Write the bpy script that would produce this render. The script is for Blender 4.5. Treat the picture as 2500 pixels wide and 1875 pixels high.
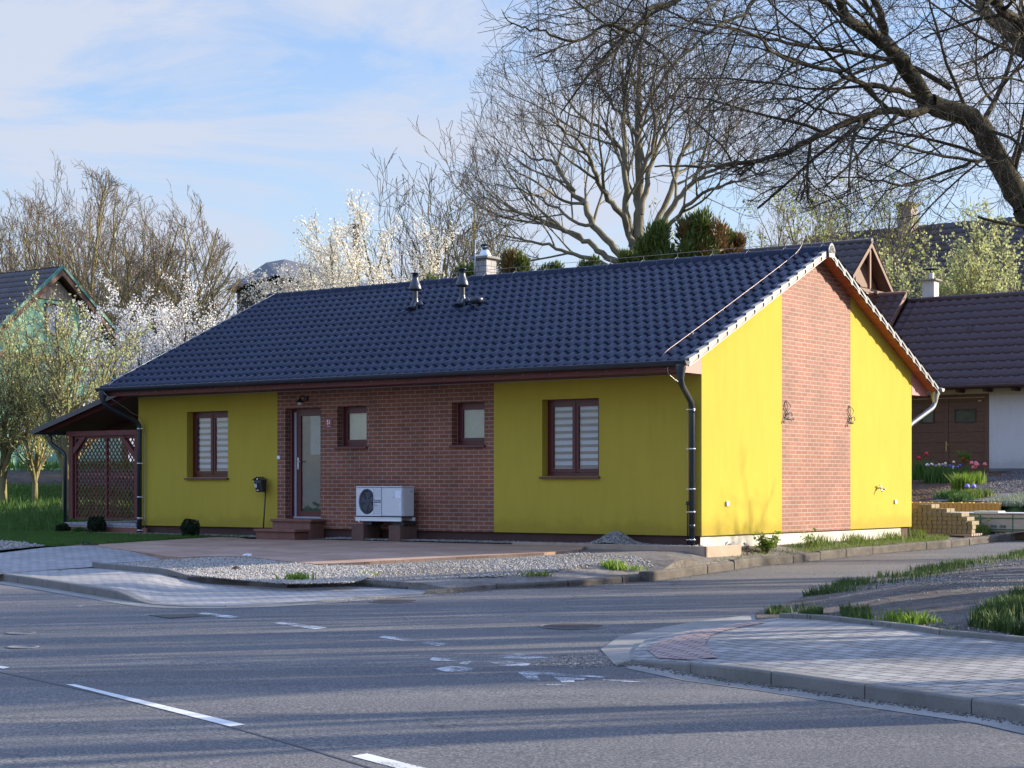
import bpy, math, random
import numpy as np
from mathutils import Vector
from mathutils.geometry import delaunay_2d_cdt
R=math.radians
for o in list(bpy.data.objects): bpy.data.objects.remove(o)
S=bpy.context.scene; COL=S.collection
# ---------------- camera (eye 1.8 m above the road), world, sun, exposure ----------------
F=4377.; CX=1250.; HY=1185.
cam=bpy.data.cameras.new('camera'); co=bpy.data.objects.new('camera',cam); COL.objects.link(co)
co.location=(0,0,1.0); co.rotation_euler=(R(90),0,0)
cam.sensor_width=36; cam.lens=F/2500*36; cam.shift_y=(HY-937.5)/2500; cam.clip_end=2000; cam.clip_start=.1
S.camera=co
SUN_AZ=R(11); SUN_EL=R(18.8)
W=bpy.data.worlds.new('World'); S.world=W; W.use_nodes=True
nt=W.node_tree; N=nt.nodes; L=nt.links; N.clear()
def nn(t,**k):
    n=N.new(t)
    for a,b in k.items(): setattr(n,a,b)
    return n
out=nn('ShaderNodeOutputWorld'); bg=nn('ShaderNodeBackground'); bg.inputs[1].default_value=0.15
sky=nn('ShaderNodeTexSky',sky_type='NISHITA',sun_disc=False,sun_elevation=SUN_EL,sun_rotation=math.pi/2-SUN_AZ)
sky.air_density=1.3; sky.dust_density=.6; sky.ozone_density=3.0
tc=nn('ShaderNodeTexCoord')
mp=nn('ShaderNodeMapping'); mp.inputs['Scale'].default_value=(2.2,1.2,7.5); mp.inputs['Rotation'].default_value=(0,R(-9),R(12))
L.new(tc.outputs['Generated'],mp.inputs[0])
n1=nn('ShaderNodeTexNoise'); n1.inputs['Scale'].default_value=1.9; n1.inputs['Detail'].default_value=8; n1.inputs['Roughness'].default_value=.62; n1.inputs['Distortion'].default_value=1.6
L.new(mp.outputs[0],n1.inputs[0])
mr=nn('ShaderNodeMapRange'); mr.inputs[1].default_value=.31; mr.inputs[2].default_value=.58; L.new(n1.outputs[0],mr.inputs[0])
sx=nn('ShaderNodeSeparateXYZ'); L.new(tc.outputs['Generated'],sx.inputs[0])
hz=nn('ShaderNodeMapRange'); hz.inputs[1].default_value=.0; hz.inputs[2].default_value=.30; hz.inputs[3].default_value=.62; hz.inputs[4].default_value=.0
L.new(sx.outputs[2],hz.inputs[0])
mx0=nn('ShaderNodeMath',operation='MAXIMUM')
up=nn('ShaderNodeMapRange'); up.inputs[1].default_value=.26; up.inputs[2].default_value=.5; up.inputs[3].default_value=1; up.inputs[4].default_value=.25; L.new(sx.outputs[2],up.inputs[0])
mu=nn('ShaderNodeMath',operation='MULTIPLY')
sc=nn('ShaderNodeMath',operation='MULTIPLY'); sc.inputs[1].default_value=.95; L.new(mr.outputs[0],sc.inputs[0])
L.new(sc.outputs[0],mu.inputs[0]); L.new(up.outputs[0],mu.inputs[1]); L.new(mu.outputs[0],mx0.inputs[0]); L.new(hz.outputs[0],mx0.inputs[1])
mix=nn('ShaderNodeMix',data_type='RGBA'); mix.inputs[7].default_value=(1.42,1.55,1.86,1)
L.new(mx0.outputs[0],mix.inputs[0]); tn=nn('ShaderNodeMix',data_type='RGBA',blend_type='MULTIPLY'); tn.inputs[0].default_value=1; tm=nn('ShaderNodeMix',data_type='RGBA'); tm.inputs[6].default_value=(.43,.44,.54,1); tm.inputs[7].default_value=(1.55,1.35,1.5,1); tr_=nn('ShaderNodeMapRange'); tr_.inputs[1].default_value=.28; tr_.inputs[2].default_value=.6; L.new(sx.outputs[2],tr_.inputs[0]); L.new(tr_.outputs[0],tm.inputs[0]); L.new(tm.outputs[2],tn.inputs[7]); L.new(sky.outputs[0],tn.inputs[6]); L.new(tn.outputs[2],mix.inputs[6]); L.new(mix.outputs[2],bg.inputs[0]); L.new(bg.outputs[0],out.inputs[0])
sl=bpy.data.lights.new('sun','SUN'); so=bpy.data.objects.new('sun',sl); COL.objects.link(so)
sl.energy=3.6; sl.angle=R(.5); sl.color=(1,.885,.70)
sd=Vector((math.cos(SUN_EL)*math.cos(SUN_AZ),math.cos(SUN_EL)*math.sin(SUN_AZ),math.sin(SUN_EL)))
so.rotation_euler=sd.to_track_quat('Z','Y').to_euler(); so.location=sd*60
S.view_settings.view_transform='Standard'; S.view_settings.look='None'; S.view_settings.exposure=1.65; S.view_settings.gamma=1
S.render.engine='CYCLES'
S.cycles.max_bounces=6; S.cycles.transparent_max_bounces=8
# ---------------- frames ----------------
TH=R(-36.25); LX=np.array([math.cos(TH),math.sin(TH)]); LY=np.array([-math.sin(TH),math.cos(TH)])
P0=np.array([3.0676,29.0])
def l2w(u,v): p=P0+LX*u+LY*v; return p[0],p[1]
def w2l(X,Y): d=np.array([X,Y])-P0; return d@LX,d@LY
def sst(a,b,x): t=min(1,max(0,(x-a)/(b-a))); return t*t*(3-2*t)
def zr(X,Y): return -.807+.0157*Y+.006*X
def hp(X,Y):
    u,v=w2l(X,Y); t=max(-v/6.5, u/.75*sst(-3.2,0.2,v)); t=min(1,max(0,t)); return (1-t)*0.0+t*(zr(X,Y)+.12)
def hsl(X,Y): return zr(X,Y)+.10*(1-sst(-5.25,-4.5,X))+.008
def hsr(X,Y): return zr(X,Y)+.012+.10*sst(.95,1.75,X)*max(0,min(1,(20.3-Y)/3))
def hter(X,Y):
    u,v=w2l(X,Y)
    if v<0 and u<1: base=hp(X,Y)
    else: base=0.0 if u<.3 else min(0,zr(X,Y)+.12)
    right=0
    if v>14.7: right=(.58+ .77*min(1,(v-14.7)/8.5)+max(0,v-24)*.012-base)*(1-sst(.1,.9,u))
    wl=sst(-6,-11,X) if X>-11 else 1.
    left=.9*sst(38.5,46,Y)+.6*sst(46,52,Y)+max(0,Y-52)*.012
    wr=1-wl
    return base+max(0,right)*(wr if X>-9 else 0)*1.+left*wl
def at(px,py,h,dz=0):
    D=25.
    lo,hi=3.,400.
    f=lambda D:(h((px-CX)/F*D,D)+dz-1.0)+(py-HY)/F*D
    # march outwards
    D=4.; prev=f(D)
    while D<300:
        D2=D*1.03; c=f(D2)
        if c>=0: 
            a,b=D,D2
            for _ in range(30):
                m=(a+b)/2
                if f(m)>=0: b=m
                else: a=m
            D=b; break
        D=D2
    return ((px-CX)/F*D,D)
def pw(px,py,D): return ((px-CX)/F*D,D,1.0-(py-HY)/F*D)
def front(px,py,off):
    r=np.array([(px-CX)/F,1.,-(py-HY)/F]); t=(P0@LY+off)/(r[:2]@LY); p=r*t; return float((p[:2]-P0)@LX),float(p[2]+1.0)
def gablep(px,py,off):
    r=np.array([(px-CX)/F,1.,-(py-HY)/F]); t=(P0@LX+off)/(r[:2]@LX); p=r*t; return float((p[:2]-P0)@LY),float(p[2]+1.0)
# ---------------- mesh helpers ----------------
ORG={}
def setp(o,label=None,cat=None,group=None,kind=None):
    if label: o['label']=label
    if cat: o['category']=cat
    if group: o['group']=group
    if kind: o['kind']=kind
    return o
def thing(name,label,cat,org,rz=0,group=None):
    o=bpy.data.objects.new(name,None); COL.objects.link(o); o.empty_display_size=.2
    o.location=(l2w(org[0],org[1])+(org[2],)) if rz=='H' else org
    o.rotation_euler=(0,0,TH if rz=='H' else rz); ORG[o.name]=tuple(org)
    return setp(o,label,cat,group)
def link(name,me,mat,parent=None,org=(0,0,0),rz=0):
    if mat: me.materials.append(mat)
    o=bpy.data.objects.new(name,me); COL.objects.link(o)
    if parent is not None: o.parent=parent; ORG[o.name]=ORG[parent.name]
    else:
        o.location=(l2w(org[0],org[1])+(org[2],)) if rz=='H' else org
        o.rotation_euler=(0,0,TH if rz=='H' else rz); ORG[o.name]=tuple(org)
    return o
def npmesh(name,V,Fa,smooth=False):
    V=np.asarray(V,dtype=np.float32); Fa=np.asarray(Fa,dtype=np.int32); k=Fa.shape[1]
    me=bpy.data.meshes.new(name); me.vertices.add(len(V)); me.vertices.foreach_set('co',V.ravel())
    me.loops.add(Fa.size); me.loops.foreach_set('vertex_index',Fa.ravel())
    me.polygons.add(len(Fa)); me.polygons.foreach_set('loop_start',np.arange(0,Fa.size,k,dtype=np.int32))
    me.polygons.foreach_set('loop_total',np.full(len(Fa),k,dtype=np.int32))
    if smooth: me.polygons.foreach_set('use_smooth',np.ones(len(Fa),dtype=bool))
    me.update(calc_edges=True); return me
class MB:
    def __init__(s): s.v=[]; s.f=[]; s.sm=[]; s.mi=[]; s.cur=0
    def add(s,vs,fs,sm=False):
        b=len(s.v); s.v+= [tuple(map(float,p)) for p in vs]; s.f+=[tuple(i+b for i in f) for f in fs]; s.sm+=[sm]*len(fs); s.mi+=[s.cur]*len(fs); return s
    def box(s,a,b,bev=0):
        x0,y0,z0=[min(p,q) for p,q in zip(a,b)]; x1,y1,z1=[max(p,q) for p,q in zip(a,b)]
        if bev<=0:
            return s.add([(x0,y0,z0),(x1,y0,z0),(x1,y1,z0),(x0,y1,z0),(x0,y0,z1),(x1,y0,z1),(x1,y1,z1),(x0,y1,z1)],
              [(0,3,2,1),(4,5,6,7),(0,1,5,4),(1,2,6,5),(2,3,7,6),(3,0,4,7)])
        c=bev; vs=[]
        for z,i in ((z0,c),(z0+c,0),(z1-c,0),(z1,c)):
            vs+=[(x0+i+ (0 if i else c),y0+i,z),(x1-i-(0 if i else c),y0+i,z),(x1-i,y0+i+(0 if i else c),z),(x1-i,y1-i-(0 if i else c),z),(x1-i-(0 if i else c),y1-i,z),(x0+i+(0 if i else c),y1-i,z),(x0+i,y1-i-(0 if i else c),z),(x0+i,y0+i+(0 if i else c),z)]
        fs=[tuple(range(7,-1,-1)),tuple(range(24,32))]
        for k in range(3):
            for j in range(8): fs.append((k*8+j,k*8+(j+1)%8,k*8+8+(j+1)%8,k*8+8+j))
        return s.add(vs,fs)
    def obox(s,c,ax,ay,az):
        c,ax,ay,az=[Vector(q) for q in (c,ax,ay,az)]
        vs=[c+ax*i+ay*j+az*k for k in(-.5,.5) for i,j in((-.5,-.5),(.5,-.5),(.5,.5),(-.5,.5))]
        return s.add(vs,[(0,3,2,1),(4,5,6,7),(0,1,5,4),(1,2,6,5),(2,3,7,6),(3,0,4,7)])
    def bar(s,p,q,w,h,up=(0,0,1)):
        p=Vector(p); q=Vector(q); d=q-p; n=d.normalized(); a=n.cross(Vector(up)).normalized(); b=a.cross(n).normalized()
        return s.obox((p+q)/2,d,a*w,b*h)
    def tube(s,pts,r,n=10,cap=True,sm=True):
        pts=[Vector(p) for p in pts]; m=len(pts); rs=r if isinstance(r,(list,tuple)) else [r]*m; vs=[];fs=[]
        ref=Vector((0,0,1)); 
        t0=(pts[1]-pts[0]).normalized()
        if abs(t0.z)>.9: ref=Vector((1,0,0))
        a=t0.cross(ref).normalized()
        for i,p in enumerate(pts):
            t=((pts[min(i+1,m-1)]-p).normalized()+(p-pts[max(i-1,0)]).normalized())
            t=t.normalized() if t.length>1e-6 else t0
            a=(a-t*a.dot(t)).normalized(); b=t.cross(a)
            for k in range(n):
                an=2*math.pi*k/n; vs.append(p+(a*math.cos(an)+b*math.sin(an))*rs[i])
        for i in range(m-1):
            for k in range(n): fs.append((i*n+k,i*n+(k+1)%n,(i+1)*n+(k+1)%n,(i+1)*n+k))
        s.add(vs,fs,sm)
        if cap: s.add([vs[k] for k in range(n)],[tuple(range(n-1,-1,-1))]); s.add(vs[-n:],[tuple(range(n))])
        return s
    def lathe(s,c,prof,n=20,axis='z'):
        vs=[];fs=[]
        for r,z in prof:
            for k in range(n):
                a=2*math.pi*k/n
                if axis=='z': vs.append((c[0]+r*math.cos(a),c[1]+r*math.sin(a),c[2]+z))
                else: vs.append((c[0]+r*math.cos(a),c[1]+z,c[2]+r*math.sin(a)))
        for i in range(len(prof)-1):
            for k in range(n): fs.append((i*n+k,i*n+(k+1)%n,(i+1)*n+(k+1)%n,(i+1)*n+k))
        s.add(vs,fs,True); return s
    def prism(s,poly,a,ext):
        # poly: list of 3d points (planar), ext: extrusion vector
        n=len(poly); vs=[Vector(p) for p in poly]+[Vector(p)+Vector(ext) for p in poly]
        return s.add(vs,[tuple(range(n-1,-1,-1)),tuple(range(n,2*n))]+[(k,(k+1)%n,n+(k+1)%n,n+k) for k in range(n)])
    def build(s,name,mat,parent=None,org=(0,0,0),rz=0):
        o=ORG[parent.name] if parent is not None else org
        me=bpy.data.meshes.new(name); me.from_pydata([(x-o[0],y-o[1],z-o[2]) for x,y,z in s.v],[],s.f)
        me.polygons.foreach_set('use_smooth',s.sm); me.polygons.foreach_set('material_index',s.mi); me.update()
        m2=None
        if isinstance(mat,tuple): mat,m2=mat
        import bmesh
        bm=bmesh.new(); bm.from_mesh(me); bmesh.ops.remove_doubles(bm,verts=bm.verts,dist=1e-6); bmesh.ops.recalc_face_normals(bm,faces=bm.faces); bm.to_mesh(me); bm.free()
        o_=link(name,me,mat,parent,org,rz)
        if m2: me.materials.append(m2)
        return o_
def smoothpath(pts,n=5):
    pts=[Vector(p) for p in pts]; o=[]
    for i in range(len(pts)-1):
        p0=pts[max(i-1,0)];p1=pts[i];p2=pts[i+1];p3=pts[min(i+2,len(pts)-1)]
        for k in range(n):
            t=k/n; o.append(.5*((2*p1)+(p2-p0)*t+(2*p0-5*p1+4*p2-p3)*t*t+(3*p1-p0-3*p2+p3)*t**3))
    o.append(pts[-1]); return o
def bendpath(pts,r=.12,n=5):
    pts=[Vector(p) for p in pts]; o=[pts[0]]
    for i in range(1,len(pts)-1):
        a=(pts[i-1]-pts[i]).normalized()*r; b=(pts[i+1]-pts[i]).normalized()*r
        for k in range(n+1):
            t=k/n; o.append(pts[i]+a*(1-t)**2+b*t*t)
    o.append(pts[-1]); return o
# ---------------- materials ----------------
class M:
    def __init__(s,name,col=(.5,.5,.5),rough=.7,spec=.4,metal=0):
        m=bpy.data.materials.new(name); m.use_nodes=True; s.m=m; s.nt=m.node_tree; s.N=s.nt.nodes; s.L=s.nt.links
        s.b=s.N['Principled BSDF']; s.b.inputs['Base Color'].default_value=(*col,1); s.b.inputs['Roughness'].default_value=rough
        s.b.inputs['Specular IOR Level'].default_value=spec; s.b.inputs['Metallic'].default_value=metal; s.bump=None; s.col=col
        s.tc=s.n('ShaderNodeTexCoord')
    def n(s,t,**k):
        x=s.N.new(t)
        for a,b in k.items(): setattr(x,a,b)
        return x
    def co(s,scale=(1,1,1),rot=(0,0,0),src='Object'):
        mp=s.n('ShaderNodeMapping'); mp.inputs['Scale'].default_value=scale; mp.inputs['Rotation'].default_value=rot; s.L.new(s.tc.outputs[src],mp.inputs[0]); return mp.outputs[0]
    def noise(s,sc,det=4,rough=.6,vec=None,dist=0):
        n=s.n('ShaderNodeTexNoise'); n.inputs['Scale'].default_value=sc; n.inputs['Detail'].default_value=det; n.inputs['Roughness'].default_value=rough; n.inputs['Distortion'].default_value=dist
        s.L.new(vec if vec is not None else s.tc.outputs['Object'],n.inputs[0]); return n.outputs[0]
    def ramp(s,fac,stops):
        r=s.n('ShaderNodeValToRGB'); e=r.color_ramp.elements
        while len(e)<len(stops): e.new(.5)
        for k,(p,c) in enumerate(stops): e[k].position=p; e[k].color=(*c,1) if len(c)==3 else c
        s.L.new(fac,r.inputs[0]); return r.outputs[0]
    def mix(s,f,a,b,mode='MIX'):
        x=s.n('ShaderNodeMix',data_type='RGBA',blend_type=mode)
        for i,q in ((0,f),(6,a),(7,b)):
            if hasattr(q,'links') : s.L.new(q,x.inputs[i])
            elif isinstance(q,tuple): x.inputs[i].default_value=(*q,1) if len(q)==3 else q
            else: x.inputs[i].default_value=q
        return x.outputs[2]
    def base(s,c): s.L.new(c,s.b.inputs['Base Color']); s.col=c; return s
    def bmp(s,h,st=.3,dist=.01):
        b=s.n('ShaderNodeBump'); b.inputs['Strength'].default_value=st; b.inputs['Distance'].default_value=dist; s.L.new(h,b.inputs['Height'])
        if s.bump: s.L.new(s.bump,b.inputs['Normal'])
        s.bump=b.outputs[0]; s.L.new(s.bump,s.b.inputs['Normal']); return s
def varied(name,c,rough=.7,spec=.4,amt=.25,sc=3,fine=60,bump=.2,metal=0,bd=.005,src=None):
    m=M(name,c,rough,spec,metal); a=tuple(max(0,x*(1-amt)) for x in c); b=tuple(min(1,x*(1+amt)) for x in c)
    f=m.noise(sc,5,.65); c1=m.ramp(f,[(.3,a),(.7,b)]); f2=m.noise(fine,3,.6)
    m.base(m.mix(.35,c1,m.ramp(f2,[(.3,a),(.7,b)]))); 
    if bump: m.bmp(f2,bump,bd)
    return m.m
def brickmat(name,c1,c2,mort,w,h,ms,bump=.5,off=.5,plane='wall',rot=0,rough=.7,sq=None,dirt=.25,shift=(0,0)):
    m=M(name,c1,rough,.4)
    if plane=='wall':
        sp=m.n('ShaderNodeSeparateXYZ'); m.L.new(m.tc.outputs['Object'],sp.inputs[0])
        ad=m.n('ShaderNodeMath',operation='ADD'); m.L.new(sp.outputs[0],ad.inputs[0]); m.L.new(sp.outputs[1],ad.inputs[1])
        cb=m.n('ShaderNodeCombineXYZ'); m.L.new(ad.outputs[0],cb.inputs[0]); m.L.new(sp.outputs[2],cb.inputs[1])
        ad2=m.n('ShaderNodeVectorMath',operation='ADD'); ad2.inputs[1].default_value=(shift[0]+50*w,shift[1]+50*h,0); m.L.new(cb.outputs[0],ad2.inputs[0]); vec=ad2.outputs[0]
    else:
        mp=m.n('ShaderNodeMapping'); mp.inputs['Rotation'].default_value=(0,0,rot); mp.inputs['Location'].default_value=(200*w,600*h,0); m.L.new(m.tc.outputs['Object'],mp.inputs[0]); vec=mp.outputs[0]
    bt=m.n('ShaderNodeTexBrick'); bt.offset=off; bt.offset_frequency=2; bt.squash=1
    bt.inputs['Scale'].default_value=1; bt.inputs['Brick Width'].default_value=w; bt.inputs['Row Height'].default_value=h
    bt.inputs['Mortar Size'].default_value=ms; bt.inputs['Mortar Smooth'].default_value=.15; bt.inputs['Bias'].default_value=0
    bt.inputs['Color1'].default_value=(*c1,1); bt.inputs['Color2'].default_value=(*c2,1); bt.inputs['Mortar'].default_value=(*mort,1)
    m.L.new(vec,bt.inputs[0])
    f=m.noise(1.3,5,.6); f2=m.noise(45,4,.7)
    k=m.ramp(f,[(.3,(1-dirt,)*3),(.7,(1+dirt*.4,)*3)]); k2=m.ramp(f2,[(.25,(.75,)*3),(.75,(1.2,)*3)])
    c=m.mix(1.,bt.outputs[0],k,'MULTIPLY'); c=m.mix(1.,c,k2,'MULTIPLY'); m.base(c)
    inv=m.n('ShaderNodeMath',operation='SUBTRACT'); inv.inputs[0].default_value=1; m.L.new(bt.outputs[1],inv.inputs[1])
    m.bmp(inv.outputs[0],bump,.006); m.bmp(f2,.25,.004); return m.m
MAT={}
def stucco(name,c):
    m=M(name,c,.9,.2); f=m.noise(.7,4,.5); f2=m.noise(85,3,.7); f3=m.noise(5,3,.6,m.co((1,1,.25)))
    a=tuple(x*.93 for x in c); b=tuple(min(1,x*1.05) for x in c)
    c1=m.ramp(f,[(.3,a),(.7,b)]); c2=m.ramp(f2,[(.25,tuple(x*.62 for x in c)),(.75,tuple(min(1,x*1.3) for x in c))])
    c3=m.mix(.55,c1,c2); c3=m.mix(1.,c3,m.ramp(f3,[(.3,(.96,.96,.96)),(.7,(1.03,1.03,1.03))]),'MULTIPLY'); sp=m.n('ShaderNodeSeparateXYZ'); m.L.new(m.tc.outputs['Object'],sp.inputs[0]); f4=m.noise(2.2,5,.7)
    ad=m.n('ShaderNodeMath',operation='MULTIPLY_ADD'); ad.inputs[1].default_value=-.55; m.L.new(f4,ad.inputs[0]); m.L.new(sp.outputs[2],ad.inputs[2])
    c3=m.mix(1.,c3,m.ramp(ad.outputs[0],[(0,(.80,.79,.77)),(.16,(.97,.97,.96)),(.4,(1,1,1))]),'MULTIPLY')
    st_=m.noise(3.,4,.7,m.co((2.2,2.2,.12))); c3=m.mix(1.,c3,m.ramp(st_,[(.28,(.93,.92,.90)),(.42,(1,1,1))]),'MULTIPLY')
    m.base(c3); m.bmp(f2,.7,.008); return m.m
MAT['yellow']=stucco('yellow_render',(.450,.348,.048))
MAT['brick']=brickmat('brick_slips',(.19,.062,.034),(.255,.090,.050),(.36,.32,.28),.2235,.0737,.0052,shift=(.06,.0))
MAT['plinth_dark']=varied('dark_plinth',(.075,.04,.035),.85,.3,.2,3,80)
MAT['plinth_light']=varied('light_plinth',(.55,.52,.45),.9,.2,.12,2,60)
MAT['bound']=varied('burgundy_frame',(.085,.012,.016),.38,.5,.12,6,90,.05)
MAT['wood_red']=M('red_stained_wood',(.19,.045,.035),.6,.4); 
_m=MAT['wood_red']; _f=_m.noise(9,4,.6,_m.co((.4,6,6))); _m.base(_m.ramp(_f,[(.3,(.095,.022,.022)),(.7,(.16,.042,.038))])); _m.bmp(_f,.15,.004); MAT['wood_red']=_m.m
def soffm():
    m=M('orange_soffit_boards',(.42,.10,.03),.5,.4); f=m.noise(4,4,.6)
    w=m.n('ShaderNodeTexWave',wave_type='BANDS',bands_direction='Y',wave_profile='SAW'); w.inputs['Scale'].default_value=1.75; w.inputs['Distortion'].default_value=0; m.L.new(m.tc.outputs['Object'],w.inputs[0])
    c=m.ramp(f,[(.3,(.36,.075,.025)),(.7,(.50,.14,.04))]); c=m.mix(1.,c,m.ramp(w.outputs[0],[(0,(.3,.3,.3)),(.08,(1,1,1))]),'MULTIPLY'); m.base(c); return m.m
MAT['soffit']=soffm()
def pinkb():
    m=M('pink_boxed_boards',(.42,.17,.15),.6,.4); w=m.n('ShaderNodeTexWave',wave_type='BANDS',bands_direction='Y',wave_profile='SAW'); w.inputs['Scale'].default_value=3.4; m.L.new(m.tc.outputs['Object'],w.inputs[0])
    m.base(m.ramp(w.outputs[0],[(0,(.12,.03,.03)),(.10,(.42,.18,.16)),(1,(.45,.19,.17))])); return m.m
MAT['boxboard']=pinkb()
def tilem():
    m=M('dark_engobe_tiles',(.03,.034,.05),.33,.22)
    f=m.noise(1.2,5,.6); f2=m.noise(30,4,.6); c=m.ramp(f,[(.3,(.008,.012,.030)),(.7,(.017,.024,.050))]); c=m.mix(.4,c,m.ramp(f2,[(.3,(.008,.011,.026)),(.7,(.022,.030,.062))])); m.base(c)
    rr=m.ramp(f2,[(.3,(.34,)*3),(.7,(.5,)*3)]); m.L.new(rr,m.b.inputs['Roughness']); m.bmp(f2,.12,.003); return m.m
MAT['tile']=tilem()
MAT['dull']=varied('dull_grey_clip',(.10,.11,.14),.6,.3,.1,4,30,0)
MAT['verge']=varied('verge_tile_face',(.24,.235,.23),.45,.5,.12,5,60,.1)  # pale base colour stands in for sun glare on the dark verge tiles
MAT['gutter']=varied('anthracite_gutter',(.022,.028,.042),.32,.6,.2,3,40,.03)
MAT['zinc']=varied('zinc_pipe',(.42,.43,.42),.35,.5,.15,4,50,.03,metal=.75)
MAT['steel']=M('bright_steel',(.6,.61,.63),.3,.5,.9).m
MAT['copper']=M('bright_wire',(.34,.27,.23),.5,.4,.7).m
MAT['iron']=M('dark_iron',(.02,.02,.022),.5,.5).m
MAT['black']=M('black_metal',(.02,.022,.024),.4,.5).m
MAT['white']=varied('white_plastic',(.72,.74,.76),.45,.5,.05,3,30,0)
MAT['hpwhite']=varied('pump_casing',(.58,.60,.63),.4,.5,.04,2,30,0)
MAT['grey']=varied('grey_strip',(.33,.35,.40),.5,.5,.05,3,30,0)
MAT['dark']=M('dark_inside',(.012,.012,.014),.9,.1).m
MAT['sign_red']=M('enamel_red',(.23,.02,.025),.35,.5).m
MAT['sign_white']=M('enamel_white',(.8,.8,.8),.4,.5).m
def glassm(name,tint=(.9,.93,.95),rough=.02):
    m=M(name); nt=m.nt; N_=m.N; L_=m.L
    g=m.n('ShaderNodeBsdfGlossy'); g.inputs['Roughness'].default_value=rough; g.inputs['Color'].default_value=(1,1,1,1)
    t=m.n('ShaderNodeBsdfTransparent'); t.inputs[0].default_value=(*tint,1)
    fr=m.n('ShaderNodeLayerWeight'); fr.inputs[0].default_value=.5
    p4=m.n('ShaderNodeMath',operation='POWER'); p4.inputs[1].default_value=3; L_.new(fr.outputs['Facing'],p4.inputs[0])
    mx=m.n('ShaderNodeMath',operation='MULTIPLY_ADD'); mx.inputs[1].default_value=.55; mx.inputs[2].default_value=.045; L_.new(p4.outputs[0],mx.inputs[0])
    ms=m.n('ShaderNodeMixShader'); L_.new(mx.outputs[0],ms.inputs[0]); L_.new(t.outputs[0],ms.inputs[1]); L_.new(g.outputs[0],ms.inputs[2])
    wv=m.noise(2.2,2,.5); b=m.n('ShaderNodeBump'); b.inputs['Strength'].default_value=.08; b.inputs['Distance'].default_value=.02; L_.new(wv,b.inputs['Height']); L_.new(b.outputs[0],g.inputs['Normal'])
    L_.new(ms.outputs[0],N_['Material Output'].inputs[0]); return m.m
MAT['glass']=glassm('window_glass')
def blindm():
    m=M('striped_roller_blind',(.6,.6,.6),.8,.2); sp=m.n('ShaderNodeSeparateXYZ'); m.L.new(m.tc.outputs['Object'],sp.inputs[0])
    d=m.n('ShaderNodeMath',operation='MULTIPLY'); d.inputs[1].default_value=1/.118; m.L.new(sp.outputs[2],d.inputs[0]); fr=m.n('ShaderNodeMath',operation='FRACT'); m.L.new(d.outputs[0],fr.inputs[0])
    m.base(m.ramp(fr.outputs[0],[(0,(.13,.12,.105)),(.40,(.15,.135,.12)),(.44,(.52,.56,.60)),(.97,(.46,.50,.56)),(1,(.13,.13,.13))])); return m.m
MAT['blind']=blindm()
MAT['frost']=varied('frosted_film',(.42,.42,.30),.35,.6,.18,2.5,14,.02)
MAT['doorfilm']=varied('smoked_door_panel',(.018,.045,.045),.3,.15,.25,1.2,10,0)
MAT['pane_reflection']=varied('pale_pane_reflection',(.22,.25,.24),.5,.5,.2,6,30,.1)
MAT['terracotta']=varied('reddish_step_tiles',(.20,.085,.06),.7,.35,.15,3,70,.1)
MAT['concrete_red']=varied('brown_concrete_block',(.13,.075,.062),.85,.25,.2,4,60)
def asphalt():
    m=M('worn_asphalt',(.09,.09,.095),.78,.4)
    big=m.noise(.16,5,.6,dist=.5); mid=m.noise(1.1,5,.65,m.co((1,1,1),(0,0,R(-54)))); streak=m.noise(.8,5,.6,m.co((.12,1.6,1),(0,0,R(54)))); fine=m.noise(48,3,.85); fine2=m.noise(130,2,.8)
    c=m.ramp(big,[(.3,(.070,.069,.070)),(.7,(.115,.110,.105))])
    c=m.mix(.45,c,m.ramp(mid,[(.3,(.060,.060,.063)),(.7,(.13,.125,.118))])); c=m.mix(.35,c,m.ramp(streak,[(.35,(.045,.045,.05)),(.65,(.135,.13,.125))]))
    c=m.mix(1.,c,m.ramp(fine,[(.34,(.30,.30,.32)),(.5,(.92,.92,.92)),(.62,(2.2,2.1,2.0))]),'MULTIPLY'); c=m.mix(.8,c,m.ramp(fine2,[(.3,(.6,.6,.6)),(.7,(1.35,1.35,1.35))]),'MULTIPLY')
    vo=m.n('ShaderNodeTexVoronoi'); vo.inputs['Scale'].default_value=28; m.L.new(m.tc.outputs['Object'],vo.inputs[0])
    c=m.mix(m.ramp(vo.outputs['Distance'],[(.0,(.55,)*3),(.10,(0,0,0))]),c,(.34,.33,.31)); m.base(c)
    wp=m.n('ShaderNodeTexNoise'); wp.inputs['Scale'].default_value=1.6; wp.inputs['Detail'].default_value=5; m.L.new(m.tc.outputs['Object'],wp.inputs[0])
    va=m.n('ShaderNodeVectorMath',operation='MULTIPLY_ADD'); va.inputs[1].default_value=(.9,.9,0); m.L.new(wp.outputs['Color'],va.inputs[0]); m.L.new(m.tc.outputs['Object'],va.inputs[2])
    vc=m.n('ShaderNodeTexVoronoi',feature='DISTANCE_TO_EDGE'); vc.inputs['Scale'].default_value=.28; m.L.new(va.outputs[0],vc.inputs[0])
    cr=m.ramp(vc.outputs['Distance'],[(0,(.38,.38,.38)),(.0022,(.6,.6,.6)),(.0045,(1,1,1))]); msk=m.ramp(m.noise(.33,3,.6),[(.50,(0,0,0)),(.58,(1,1,1))])
    c=m.mix(msk,c,m.mix(1.,c,cr,'MULTIPLY')); m.base(c)
    m.bmp(fine,.6,.006); m.bmp(mid,.15,.02); return m.m
MAT['asphalt']=asphalt()
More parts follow.
